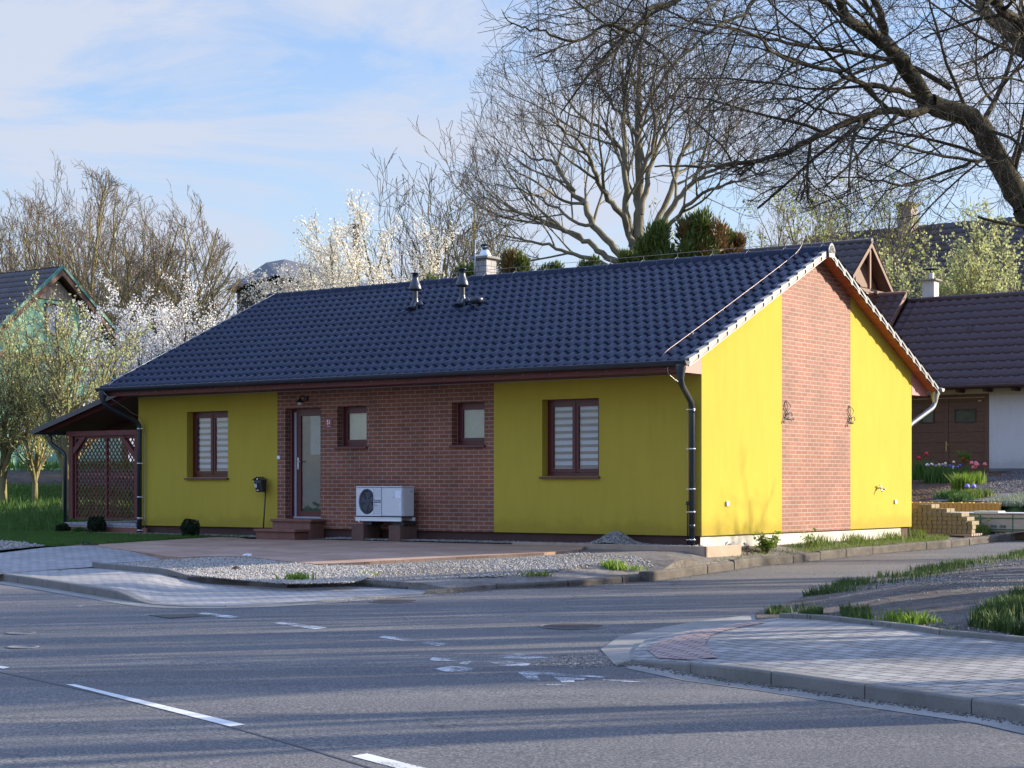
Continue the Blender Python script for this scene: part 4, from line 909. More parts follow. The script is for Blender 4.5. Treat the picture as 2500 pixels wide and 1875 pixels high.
while u<.2:
    sec=[]; mb=MB()
    for k in range(9):
        a=math.pi*k/8; sec.append((u,GV-math.cos(a)*.071,GZ-math.sin(a)*.071))
    mb.tube(sec,.004,4); mb.box((u-.012,GV+.068,GZ-.01),(u+.012,-.766,GZ+.004)); u+=.92; mb.build('bracket',MAT['gutter'],G_)
mb=MB(); mb.box((.2601,GV-.06,GZ-.05),(.2625,GV+.06,GZ)); 
gutter(8.25-GV,GZ,-EW-.23,.3,MAT['zinc'])
def downpipe(pts,mat,cl,funnel,side=1,wallv=-.0):
    mb=MB(); mb.tube(bendpath(pts,.14),.048,14); f=funnel
    mb.lathe((f[0],f[1],f[2]),[(.085,.0),(.088,-.07),(.055,-.20),(.052,-.24)],16)
    o=mb.build('downpipe',mat,H)
    for z in cl:
        mb=MB(); p=pts[-1]; mb.lathe((p[0],p[1],z),[(.052,-.012),(.055,-.010),(.055,.010),(.052,.012)],14); mb.box((p[0]-.09*side-.012,p[1]-.012,z-.006),(p[0]+.062,p[1]+.012,z+.006)) if side>0 else mb.box((p[0]-.062,p[1]-.012,z-.006),(p[0]+.10,p[1]+.012,z+.006)); mb.tube([(p[0],p[1]+.05,z),(p[0],wallv,z)],.006,6); mb.build('pipe_clamp',MAT['steel'],o)
    for z in (cl[0]-.03,cl[-1]+.22): mb=MB(); p=pts[-1]; mb.lathe((p[0],p[1],z),[(.050,-.03),(.053,-.028),(.053,.028),(.050,.03)],14); mb.build('pipe_sleeve',mat,o)
    return o
downpipe([(.13,GV,GZ-.15),(.13,GV,ZB+2.43),(-.122,-.10,ZB+2.14),(-.122,-.10,-.02)],MAT['gutter'],[ZB+2.05,ZB+1.41,ZB+.76,ZB+.39,ZB-.06],(.13,GV,GZ-.045))
downpipe([(-13.42,GV,GZ-.15),(-13.42,GV,ZB+2.47),(-13.19,-.10,ZB+2.10),(-13.19,-.10,-.0)],MAT['gutter'],[ZB+1.98,ZB+1.27,ZB+.58,ZB+.15,ZB-.1],(-13.42,GV,GZ-.045),-1)
downpipe([(.12,8.25-GV,GZ-.15),(.12,8.25-GV,ZB+2.42),(-.13,8.36,ZB+2.0),(-.13,8.36,-.1)],MAT['zinc'],[ZB+1.8,ZB+.6],(.12,8.25-GV,GZ-.045),1,8.25)
# ridge tiles
mb=MB(); cl=MB(); u=U0-.02; k=0; hl_=MB()
rz=rp(4.125)-.02
while u<U1-.05:
    u2=min(u+.40,U1+.02); vs=[];fs=[]
    for uu,r_ in ((u,.118),(u+.03,.122),(u+.05,.115),(u2+.02,.108)):
        for j in range(9):
            a=math.pi*(j/8); vs.append((uu,4.125-math.cos(a)*r_*1.05,rz-.055+math.sin(a)*(r_+.045)))
    for q in range(3):
        for j in range(8): fs.append((q*9+j,(q+1)*9+j,(q+1)*9+j+1,q*9+j+1))
    fs+=[tuple(range(9)),tuple(range(27,36))]; mb.add(vs,fs,True)
    cl=MB(); cl.box((u+.03,4.11,rz+.10),(u+.06,4.14,rz+.118),.006); cl.build('ridge_clip',MAT['gutter'],ROOF); hl_=MB()
    if k%2==0:
        pts=[(u+.035,4.125-math.cos(math.pi*j/10)*.132,rz-.055+math.sin(math.pi*j/10)*.172) for j in range(0,6)]
        for a_,b_ in zip(pts[:-1],pts[1:]): hl_.bar(a_,b_,.010,.003,(1,0,0))
        hl_.box((u+.034,4.122,rz+.115),(u+.040,4.128,rz+.19)); hl_.build('wire_holder',MAT['dull'],ROOF)
    u+=.38; k+=1
RT=mb.build('ridge_tiles',MAT['tile'],ROOF); 0
mb=MB(); mb.lathe((U1+.025,4.125,rz+.0),[(.001,.0)],3) if False else None
mb.prism([(U1+.02,4.02,rz-.13),(U1+.02,4.23,rz-.13),(U1+.02,4.25,rz+.02),(U1+.02,4.19,rz+.10),(U1+.02,4.125,rz+.135),(U1+.02,4.06,rz+.10),(U1+.02,4.0,rz+.02)],0,(.02,0,0)); mb.build('ridge_end_disc',MAT['verge'],ROOF)
# lightning wires
mb=MB(); wz=rz+.19
mb.tube([(U0+.1,4.125,wz),(-8,4.125,wz+.01),(-.4,4.125,wz)],.0045,5,True)
mb.tube(smoothpath([(-.4,4.125,wz),(-.25,4.05,wz+.07),(-.24,3.9,rp(3.9)+.13),(-.26,3.4,rp(3.4)+.08),(-.28,1.5,rp(1.5)+.075),(-.31,0,rp(0)+.075),(-.33,-.5,rp(-.5)+.07),(-.36,-.62,rp(-.62)+.02)],4),.0055,6)
mb.tube([(-.12,4.125,rz+.1),(-.12,4.125,rz+.62)],.006,5); mb.tube(smoothpath([(-.14,4.125,rz+.15),(-.19,4.1,rz+.3),(-.16,4.1,rz+.45)],4),.004,5)
for v in (3.2,2.2,1.2,.2): mb.tube([(-.28,v,rp(v)-.0),(-.28,v,rp(v)+.08)],.006,5)
mb.build('lightning_wire',MAT['copper'],ROOF)
mb=MB(); mb.tube(smoothpath([(U0+.25,4.0,rp(4.0)+.1),(U0+.16,3.0,rp(3.0)+.07),(U0+.16,0,rp(0)+.07),(U0+.2,-.6,rp(-.6)+.07),(U0+.22,-.86,rp(-.8)-.05),(U0+.3,-.87,GZ-.15),(-13.1,-.4,ZB+2.3),(-13.09,-.07,ZB+1.95),(-13.09,-.06,.0)],5),.006,5)
mb.tube(smoothpath([(-.12,GV+.02,GZ-.08),(-.11,GV+.05,GZ-.2),(-.05,-.55,ZB+2.42),(-.18,-.15,ZB+2.25),(-.235,-.05,ZB+2.0),(-.235,-.045,.9),(-.235,-.045,.0)],6),.006,5); mb.build('lightning_wire',MAT['zinc'],H)
mb=MB(); mb.tube([(-.235,-.045,.0),(-.235,-.045,.72)],.011,6); mb.box((-.26,-.06,.68),(-.21,-.02,.74)); mb.build('ground_rod',MAT['iron'],H)
# roof vents
def vent(u,v,name='vent_pipe'):
    z0=rp(v); mb=MB()
    mb.lathe((u,v,z0-.1),[(.11,.0),(.10,.12),(.075,.22),(.062,.26),(.058,.30)],16); mb.tube([(u-.0,v-.12,z0-.03),(u,v,z0+.12)],[.09,.07],10)
    mb.tube([(u+.02,v+.02,z0+.06),(u+.10,v+.03,z0+.10),(u+.15,v+.03,z0+.04)],[.05,.06,.055],10)
    mb.lathe((u,v,z0),[(.056,.15),(.056,.42)],16)
    o=mb.build('vent_pipe',MAT['gutter'],ROOF)
    mb=MB(); mb.lathe((u,v,z0),[(.07,.36),(.13,.38),(.135,.40),(.10,.50),(.068,.575),(.066,.59),(.062,.60),(.062,.70),(.085,.705),(.085,.72),(.001,.73)],18); mb.build('vent_cowl',MAT['gutter'],o)
vent(-8.11,2.6); vent(-6.92,2.6)
mb=MB(); u,v=-6.45,2.45; z0=rp(v); mb.lathe((u,v,z0-.06),[(.05,0),(.05,.16)],14); mb.lathe((u,v,z0),[(.10,.06),(.13,.075),(.135,.15),(.125,.18),(.001,.20)],18); mb.build('vent_cap',MAT['gutter'],ROOF)
# chimney on the rear slope
u0,u1,v0,v1=-8.40,-8.06,4.9,5.24
mb=MB(); mb.box((u0,v0,4.7),(u1,v1,ZB+5.60)); CH=mb.build('chimney',brickmat('grey_chimney_blocks',(.28,.27,.27),(.34,.33,.33),(.12,.115,.11),.25,.125,.009,.4,.5),H)
mb=MB(); mb.box((u0-.06,v0-.06,ZB+5.601),(u1+.06,v1+.06,ZB+5.655),.008); mb.build('cap_slab',MAT['concrete_pale'],CH)
mb=MB(); c=((u0+u1)/2,(v0+v1)/2,ZB+5.655); mb.lathe(c,[(.145,0),(.15,.01),(.08,.135),(.075,.15),(.06,.151)],24); mb.build('metal_cone',MAT['steel'],CH)
mb=MB(); mb.lathe(c,[(.05,.15),(.05,.20)],12); mb.lathe(c,[(.10,.245),(.115,.255),(.001,.275)],16)
for k in range(5): a=k*1.26; mb.tube([(c[0]+.05*math.cos(a),c[1]+.05*math.sin(a),c[2]+.17),(c[0]+.07*math.cos(a),c[1]+.07*math.sin(a),c[2]+.25)],.01,5)
mb.build('rain_cowl',MAT['iron'],CH)
mb=MB(); mb.tube([(u0+.09,v0-.07,ZB+5.2),(u0+.09,v0-.07,ZB+6.0)],.008,5); mb.tube([(u0+.09,v0-.07,ZB+5.2),(u0+.09,v0-.07,ZB+5.72)],.014,6); mb.build('lightning_rod',MAT['zinc'],CH)
# ---------------- heat pump, pedestals, mailbox ----------------
def hbox(name,a,b,mat,lab,cat,grp=None,bev=.01):
    mb=MB(); mb.box(a,b,bev); o=mb.build(name,mat,org=((a[0]+b[0])/2,(a[1]+b[1])/2,min(a[2],b[2])),rz='H'); return setp(o,lab,cat,grp)
hbox('concrete_pedestal',(-7.08,-.50,-.03),(-6.79,-.02,ZB+.10),MAT['concrete_red'],'brown block pedestal under the fan end of the heat pump','pedestal','block pedestals under the heat pump')
hbox('concrete_pedestal',(-6.195,-.50,-.03),(-5.92,-.02,ZB+.10),MAT['concrete_red'],'brown block pedestal under the plain end of the heat pump','pedestal','block pedestals under the heat pump')
HPt=thing('heat_pump','white outdoor heat pump unit with a round fan grille against the brick wall','heat pump',(-6.4,-.3,ZB+.105),'H')
a0,a1,b0,b1,c0,c1=-6.975,-5.89,-.49,-.14,ZB+.262,ZB+.806
mb=MB(); 
r_=.165; fc=(-6.975+.26,ZB+.525)
mb.box((a0,b0+.03,c0),(a1,b1,c1-.022),.012); 
# front fascia plate with round hole ring
mb.box((a0+.42,b0,c0+.004),(a0+.60,b0+.0305,c1-.03),.003); mb.box((a0+.61,b0,c0+.004),(a1-.004,b0+.0305,c1-.03),.012)
n=40; vs=[];fs=[]
A_=[(a0+.004,c0+.004),(a0+.415,c0+.004),(a0+.415,c1-.03),(a0+.004,c1-.03)]
def sqp(ang):
    dx,dz=math.cos(ang),math.sin(ang); x0,x1=a0+.004-fc[0],a0+.415-fc[0]; z0_,z1_=c0+.004-fc[1],c1-.03-fc[1]; t=1e9
    if dx>1e-9: t=min(t,x1/dx)
    if dx<-1e-9: t=min(t,x0/dx)
    if dz>1e-9: t=min(t,z1_/dz)
    if dz<-1e-9: t=min(t,z0_/dz)
    return fc[0]+dx*t,fc[1]+dz*t
RR=.212 if False else .20
angs=sorted([2*math.pi*k/n for k in range(n)]+[math.atan2(z-fc[1],x-fc[0])%(2*math.pi) for x,z in A_]); m_=len(angs)
for a in angs: vs.append((fc[0]+RR*.985*math.cos(a),b0,fc[1]+RR*1.16*math.sin(a)))
for a in angs: x,z=sqp(a); vs.append((x,b0,z))
for a in angs: vs.append((fc[0]+RR*.985*math.cos(a),b0+.03,fc[1]+RR*1.16*math.sin(a)))
for a in angs: x,z=sqp(a); vs.append((x,b0+.0305,z))
for k in range(m_): j=(k+1)%m_; fs+=[(k,j,m_+j,m_+k),(k,2*m_+k,2*m_+j,j),(m_+k,m_+j,3*m_+j,3*m_+k)]
mb.add(vs,fs); mb.box((a0-.004,b0-.004,c1-.0215),(a1+.004,b1+.004,c1),.006)
mb.build('casing',MAT['hpwhite'],HPt)
mb=MB(); vs=[(fc[0],b0+.029,fc[1])]+[(fc[0]+RR*.98*math.cos(a),b0+.029,fc[1]+RR*1.155*math.sin(a)) for a in angs]; mb.add(vs,[(0,1+k,1+(k+1)%m_) for k in range(m_)]); mb.build('fan_opening',MAT['dark'],HPt)
mb=MB()
for q in range(1,10):
    f_=q/9.3; pts=[(fc[0]+RR*.98*f_*math.cos(t*math.pi/12),b0+.006-.008*(1-f_),fc[1]+RR*1.155*f_*math.sin(t*math.pi/12)) for t in range(25)]; mb.tube(pts,.0022,4,False)
for q in range(28):
    a=q*2*math.pi/28+.1; f0=.12 if q%2 else .45; mb.tube([(fc[0]+RR*.98*f0*math.cos(a),b0+.002,fc[1]+RR*1.155*f0*math.sin(a)),(fc[0]+RR*.97*math.cos(a+.12),b0+.006,fc[1]+RR*1.15*math.sin(a+.12))],.0022,4,False)
mb.build('fan_grille',varied('grille_wire',(.20,.22,.26),.45,.5),HPt)
mb=MB()
for q in range(5):
    a=q*2*math.pi/5+.3; c_=(fc[0],b0+.0285,fc[1]); mb.add([(c_[0]+.03*math.cos(a),c_[1],c_[2]+.03*math.sin(a)),(c_[0]+.17*math.cos(a-.3),c_[1]-.006,c_[2]+.17*math.sin(a-.3)),(c_[0]+.18*math.cos(a+.35),c_[1]-.001,c_[2]+.18*math.sin(a+.35)),(c_[0]+.03*math.cos(a+1),c_[1],c_[2]+.03*math.sin(a+1))],[(0,1,2,3)])
mb.lathe((fc[0],b0+.028,fc[1]),[(.035,0),(.035,-.01),(.001,-.012)],14,'y'); mb.build('fan_blades',varied('fan_blade_grey',(.05,.055,.065),.5,.4),HPt)
mb=MB()
for q in range(13):
    z=c1-.07-q*.036
    if .20<z-c0<.33: continue
    mb.box((a0+.43,b0-.003,z),(a0+.592,b0,z+.006))
mb.build('louvre_lines',MAT['grey'],HPt)
mb=MB(); mb.box((a0+.432,b0-.006,c0+.245),(a0+.588,b0-.001,c0+.295),.002); bd=mb.build('badge',varied('badge_blue_grey',(.07,.085,.14),.4,.5),HPt); textobj('HITACHI',.034,MAT['white'],bd,(a0+.510,b0-.0075,c0+.270))
mb=MB(); mb.box((a0+.435,b0-.004,c0+.185),(a0+.46,b0-.001,c0+.215)); mb.lathe((a0+.50,b0-.001,c0+.20),[(.012,0),(.012,-.003),(.001,-.0035)],10,'y'); mb.build('small_symbols',MAT['grey'],HPt)
mb=MB(); mb.box((a1-.15,b0-.003,c0+.33),(a1-.02,b0-.001,c0+.46)); mb.box((a1-.05,b0-.003,c0+.12),(a1-.02,b0-.001,c0+.25)); mb.build('sticker',varied('pale_sticker',(.70,.74,.85),.4,.5,.1,30,60),HPt)
mb=MB(); mb.box((a1,b1-.12,c1-.11),(a1+.004,b1-.05,c1-.08)); mb.lathe((a1-.19,b0-.001,c0+.35),[(.012,0),(.012,-.004),(.001,-.005)],8,'y'); mb.build('side_grip',MAT['grey'],HPt)
mb=MB(); mb.box((a0+.005,b0+.01,c0-.018),(a1-.005,b1-.01,c0-.001)); mb.box((a0+.12,b0+.06,ZB+.104),(a0+.32,b1+.05,ZB+.17)); mb.box((a1-.26,b0+.06,ZB+.104),(a1-.0,b1+.05,ZB+.17)); mb.build('feet',MAT['iron'],HPt)
mb=MB(); mb.box((a0,b0-.02,ZB+.172),(a1-.01,b0+.02,c0-.020),.004); mb.box((a0,b0-.03,c0-.035),(a1-.0,b0-.021,c0-.022)); mb.box((a0,b1-.02,ZB+.178),(a1+.004,b1+.03,c0-.020),.004); mb.tube([(a0+.10,b0-.03,ZB+.20),(a0+.10,b0-.03,ZB+.15)],.02,8); mb.build('base_tray',MAT['white'],HPt)
MBX=thing('mailbox','black metal mailbox on a leaning post before the yellow wall','mailbox',(-9.66,-.13,0),'H')
mb=MB(); mb.tube([(-9.675,-.13,0),(-9.60,-.13,ZB+.72)],.013,8); mb.build('post',MAT['iron'],MBX)
mb=MB(); u0,u1=-9.81,-9.60; z0,z1=ZB+.69,ZB+.93
um=-9.705
mb.add([(u0+.015,-.19,z0),(u1-.012,-.19,z0),(u1-.012,-.10,z0),(u0+.015,-.10,z0),(u0,-.24,z1),(u1,-.24,z1),(u1,-.10,z1),(u0,-.10,z1),(um,-.24,z1+.045),(um,-.10,z1+.045)],[(0,1,2,3),(0,4,8,5,1),(1,5,6,2),(2,6,9,7,3),(3,7,4,0),(4,7,9,8),(5,8,9,6)]); mb.build('box',MAT['black'],MBX)
mb=MB(); mb.bar((u0-.035,-.18,z1-.008),(um,-.18,z1+.055),.17,.006,(0,0,1)); mb.bar((um,-.18,z1+.055),(u1+.035,-.18,z1-.008),.17,.006,(0,0,1)); mb.build('lid',MAT['black'],MBX)
mb=MB(); mb.box((u0+.025,-.238,z1-.055),(u1-.03,-.233,z1-.02)); mb.build('flap',varied('dark_blue_flap',(.03,.04,.06),.35,.5),MBX)
mb=MB(); mb.add([(u0+.012,-.2345,z1-.085),(u0+.07,-.2345,z1-.085),(u0+.068,-.222,z1-.15),(u0+.012,-.222,z1-.15)],[(0,1,2,3)]); st=mb.build('sticker',varied('mailbox_sticker',(.6,.66,.72),.5,.4,.1,30,50),MBX)
textobj('51',.035,varied('grey_print',(.2,.24,.3),.6,.3),st,(u0+.04,-.2315,z1-.118),rotx=R(100),ext=.0005)
mb=MB(); mb.lathe((um-.015,-.2405,z1+.012),[(.022,0),(.018,-.002),(.001,-.0025)],10,'y'); mb.lathe((um-.03,-.238,z1-.075),[(.006,0),(.006,-.004),(.001,-.0045)],8,'y'); mb.box((um-.055,-.213,z0+.03),(um-.005,-.208,z0+.045)); mb.build('metal_fittings',MAT['steel'],MBX)
# ---------------- carport ----------------
CP=thing('carport','red stained lean-to carport with lattice screen beside the yellow wall','carport',(-14.4,.5,0),'H')
WR_=MAT['wood_red']
def cpb(name,pairs,mat=WR_):
    mb=MB()
    for a,b in pairs: mb.box(a,b)
    return mb.build(name,mat,CP)
zb=ZB+.11
cpb('post',[((-15.505,0,zb),(-15.385,.12,ZB+1.86))]); cpb('post',[((-15.505,4.6,zb),(-15.385,4.72,ZB+1.86))]); cpb('post',[((-13.46,.0,zb),(-13.345,.12,ZB+1.86))])
cpb('beam',[((-15.56,-.02,ZB+1.861),(-13.34,.13,ZB+1.965))]); cpb('beam',[((-15.52,.131,ZB+1.861),(-15.40,4.9,ZB+1.965))])
def brace(name,p,q,w,h):
    mb=MB(); mb.bar(p,q,h,w,(0,1,0)); return mb.build(name,WR_,CP)
brace('brace',(-15.42,.06,ZB+1.50),(-15.02,.06,ZB+1.87),.1,.11); brace('brace',(-13.92,.06,ZB+1.87),(-13.42,.06,ZB+1.38),.1,.11)
zs=lambda u: ZB+1.965+(u+16.24)*(.80/2.91)
for v in (-.16,1.4,2.9,4.6):
    mb=MB(); mb.prism([(-15.95,v,zs(-15.95)-.09),(-13.35,v,zs(-13.35)-.11),(-13.35,v,zs(-13.35)-.002),(-16.15,v,zs(-16.15)-.002),(-16.15,v,zs(-16.15)-.05)],0,(0,.09,0)); mb.build('rafter',WR_,CP)
mb=MB(); mb.prism([(-16.24,-.34,zs(-16.24)),(-13.34,-.34,zs(-13.34)),(-13.34,-.34,zs(-13.34)+.02),(-16.24,-.34,zs(-16.24)+.02)],0,(0,5.3,0)); mb.build('deck',MAT['wood_red'],CP)
mb=MB(); mb.prism([(-16.27,-.36,zs(-16.27)+.021),(-13.345,-.36,zs(-13.345)+.021),(-13.345,-.36,zs(-13.345)+.045),(-16.27,-.36,zs(-16.27)+.045)],0,(0,5.34,0)); mb.prism([(-16.27,-.375,zs(-16.27)-.055),(-13.345,-.375,zs(-13.345)-.055),(-13.345,-.375,zs(-13.345)+.05),(-16.27,-.375,zs(-16.27)+.05)],0,(0,.012,0)); mb.box((-16.285,-.375,zs(-16.27)-.03),(-16.271,5,zs(-16.27)+.045)); mb.build('roof',MAT['gutter'],CP)
mb=MB()
for v in np.linspace(-.25,4.9,12): pass
mb.tube([(-16.30,-.36,ZB+1.955),(-16.30,4.9,ZB+1.955)],.045,10); g_=mb.build('gutter',MAT['gutter'],CP)
mb=MB(); mb.tube(bendpath([(-15.98,-.1,ZB+1.93),(-15.98,-.1,ZB+1.72),(-15.60,-.02,ZB+1.50),(-15.60,-.02,ZB+.0)],.1),.036,12); mb.build('downpipe',MAT['gutter'],CP)
mb=MB(); u0,u1,z0,z1=-15.34,-13.45,ZB+.135,ZB+1.81
for a,b in (((u0,.03,z0),(u0+.035,.09,z1)),((u1-.03,.03,z0),(u1,.09,z1)),((u0,.03,z0-.035),(u1,.09,z0)),((u0,.03,z1),(u1,.09,z1+.05)),((-14.375,.028,z0),(-14.335,.092,z1))): mb.box(a,b)
LT=mb.build('lattice_frame',WR_,CP)
for dr,vv in ((1,.045),(-1,.07)):
    mb=MB(); st=.098; 
    for (pa,pb) in ((u0+.035,-14.375),(-14.335,u1-.03)):
        c=-3.0
        while c<3.5:
            # line z = z0 + dr*(u-pa)*1.25 + c
            k=1.22*dr; pts=[]
            f=lambda u: z0+k*(u-pa)+c
            ua,ub=pa,pb
            za,zb_=f(ua),f(ub)
            if k>0:
                if za<z0: ua=pa+(z0-z0-c)/k
                if zb_>z1: ub=pa+(z1-z0-c)/k
            else:
                if za>z1: ua=pa+(z1-z0-c)/k
                if zb_<z0: ub=pa+(-c)/k
            if ub-ua>.04: mb.bar((ua,vv,f(ua)),(ub,vv,f(ub)),.010,.026,(0,1,0)) if False else mb.bar((ua,vv,f(ua)),(ub,vv,f(ub)),.024,.012,(0,1,0))
            c+=st*1.45
    mb.build('lattice_slats',WR_,CP)
mb=MB(); mb.box((-15.62,-.05,-.2),(-13.34,5,ZB+.04)); mb.build('floor_slab',brickmat('slab_edge_blocks',(.30,.30,.32),(.36,.36,.38),(.12,.12,.12),.2,.08,.008,.4,.5),CP)
mb=MB(); mb.box((-15.60,-.09,-.2),(-13.0,-.051,ZB-.05)); mb.build('slab_face',MAT['terracotta'],CP)
def ball(name,c,r,mat,lab,cat,sd,n=1500,ls=.022,world=False,sq=1.0,grp=None):
    rg=random.Random(sd); X,Y=l2w(c[0],c[1]); t=thing(name,lab,cat,(X,Y,c[2]),0,grp); ml=MB()
    for k in range(n):
        d=Vector((rg.gauss(0,1),rg.gauss(0,1),rg.gauss(0,1))).normalized(); rr=r*rg.uniform(.82,1.03)*(1+.12*math.sin(d.x*5+sd)*math.cos(d.z*4)); p=Vector((X,Y,c[2]+r*sq))+Vector((d.x*rr,d.y*rr,d.z*rr*sq))
        a=(d+Vector((rg.gauss(0,.5),rg.gauss(0,.5),rg.gauss(0,.5)))).normalized(); b=a.cross(Vector((rg.gauss(0,1),rg.gauss(0,1),rg.gauss(0,1)))).normalized(); s_=ls*rg.uniform(.6,1.4)
        ml.add([p-b*s_*.5,p+a*s_*.6,p+b*s_*.5,p-a*s_*.3],[(0,1,2,3)])
    ml.build('foliage',mat,t); mb=MB(); 
    mb.tube([(X,Y,c[2]-.02),(X,Y,c[2]+r)],[.012,.008],6); mb.lathe((X,Y,c[2]+r*sq),[(.001,-r*.72*sq),(r*.6,-r*.45*sq),(r*.76,0),(r*.6,r*.45*sq),(.001,r*.72*sq)],12); mb.build('stem',MAT['box'],t); return t
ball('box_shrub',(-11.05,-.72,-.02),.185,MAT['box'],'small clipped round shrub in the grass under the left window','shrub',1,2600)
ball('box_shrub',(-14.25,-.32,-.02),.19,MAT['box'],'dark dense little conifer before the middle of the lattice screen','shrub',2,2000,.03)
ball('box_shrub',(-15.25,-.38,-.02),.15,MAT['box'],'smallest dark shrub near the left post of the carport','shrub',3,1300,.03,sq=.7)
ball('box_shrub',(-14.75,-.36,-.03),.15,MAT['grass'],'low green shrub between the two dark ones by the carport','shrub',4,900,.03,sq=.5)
# black bracket lying on the paving, small stones, pale hose
x,y=at(218,1334,hp); z=hp(x,y)+.02
mb=MB(); mb.tube([(x-.13,y,z+.015),(x+.17,y-.02,z+.015)],.013,6); mb.tube([(x-.10,y,z+.02),(x-.13,y,z+.09)],.01,6); mb.tube([(x-.13,y,z+.09),(x+.02,y,z+.03)],.01,6); setp(mb.build('metal_bracket',MAT['iron'],org=(x,y,z)),'black angled metal bracket lying on the driveway paving','bracket')
x,y=at(602,1360,hp); z=hp(x,y)+.02
mb=MB(); mb.tube(smoothpath([(x-.06,y,z),(x,y+.03,z+.015),(x+.07,y,z+.01),(x+.03,y-.05,z)],5),.02,8); setp(mb.build('hose_end',MAT['white'],org=(x,y,z)),'white curved pipe end lying on top of the pale pebbles','pipe')
for px,py,s_,lb in ((577,1389,.075,'dark flat broken stone on the pebbles'),(527,1400,.05,'small dark shard in front of the broken stone on the pebbles'),(994,1513,.03,'small loose stone alone on the asphalt'),(149,1395,.05,'little cone of grit on the pavement edge at the left')):
    hh=zr if py>1500 else hp; x,y=at(px,py,hh); z=hh(x,y); rg=random.Random(px); mb=MB()
    vs=[(x+s_*math.cos(k)*rg.uniform(.7,1.2),y+s_*math.sin(k)*.8,z+rg.uniform(0,.3)*s_) for k in np.arange(0,6.2,.9)]; n=len(vs); top=(x,y,z+s_*.7); vs.append(top); mb.add(vs,[(k,(k+1)%n,n) for k in range(n)]); setp(mb.build('stone',MAT['soil_dark'] if py<1500 and px>200 else MAT['peb_grey'],org=(x,y,z)),lb,'stone')
# ---------------- TREES ----------------
class Tr:
    def __init__(s): s.b={}; s.tips=[]; s.tw=[]
    def put(s,pts,rad,lvl,twig):
        s.b.setdefault((len(pts),twig,lvl),[]).append((pts,rad))
def rot_about(d,axis,a):
    c,s_=math.cos(a),math.sin(a); x,y,z=axis; dx,dy,dz=d; dot=dx*x+dy*y+dz*z
    return (dx*c+(y*dz-z*dy)*s_+x*dot*(1-c),dy*c+(z*dx-x*dz)*s_+y*dot*(1-c),dz*c+(x*dy-y*dx)*s_+z*dot*(1-c))
def norm3(d):
    l=math.sqrt(d[0]*d[0]+d[1]*d[1]+d[2]*d[2]) or 1; return (d[0]/l,d[1]/l,d[2]/l)
def kids(T,rg,pts,rad,L,lvl,C,az0=0):
    """side branches along a polyline"""
    if lvl+1>C['max']: return
    nb=C['kids'][lvl]; nb=int(nb*L) if C.get('perm') else nb; nb=max(1,nb) ; t0=C['t0'][lvl]; n=len(pts)-1; az=az0+rg.uniform(0,6.28)
    for k in range(nb):
        t=t0+(1-t0)*(k+rg.random())/nb; f=t*n; i=min(int(f),n-1); fr=f-i; a,b=pts[i],pts[i+1]
        p=(a[0]+(b[0]-a[0])*fr,a[1]+(b[1]-a[1])*fr,a[2]+(b[2]-a[2])*fr); d=norm3((b[0]-a[0],b[1]-a[1],b[2]-a[2])); r=rad[i]+(rad[i+1]-rad[i])*fr
        h=(0,0,1) if abs(d[2])<.9 else (1,0,0); s_=norm3((d[1]*h[2]-d[2]*h[1],d[2]*h[0]-d[0]*h[2],d[0]*h[1]-d[1]*h[0])); az+=2.4+rg.uniform(-.5,.5)
        ax=rot_about(s_,d,az); ang=C['ang'][lvl]*rg.uniform(.7,1.25); nd=rot_about(d,ax,ang)
        ll=(C['len'][lvl+1]*rg.uniform(.55,1.15)*(1-.45*t)) if C.get('len') else L*C['lr'][lvl]*rg.uniform(.6,1.2)*(1-.5*t)
        grow(T,rg,p,nd,ll,min(r*.62,C['rmax'][lvl+1]),lvl+1,C)
def grow(T,rg,p,d,L,r,lvl,C):
    n=C['n'][lvl]; st=L/n; w=C['wig'][lvl]; up=C['up'][lvl]; pts=[p]; rad=[r]; te=C['tip'][lvl]; g=rg.gauss
    for i in range(n):
        d=norm3((d[0]+g(0,w),d[1]+g(0,w),d[2]+g(0,w)+up)); p=(p[0]+d[0]*st,p[1]+d[1]*st,p[2]+d[2]*st)
        if C.get('clip') and lvl>0 and not C['clip'](p): break
        pts.append(p); rad.append(max(C['rmin'],r*(1-(1-te)*(i+1)/n)))
    if len(pts)<2: return
    T.put(pts,rad,lvl,lvl>=C['twig'])
    if lvl>=C['max']-C.get('leaflv',0): T.tw.append(pts)
    kids(T,rg,pts,rad,L,lvl,C)
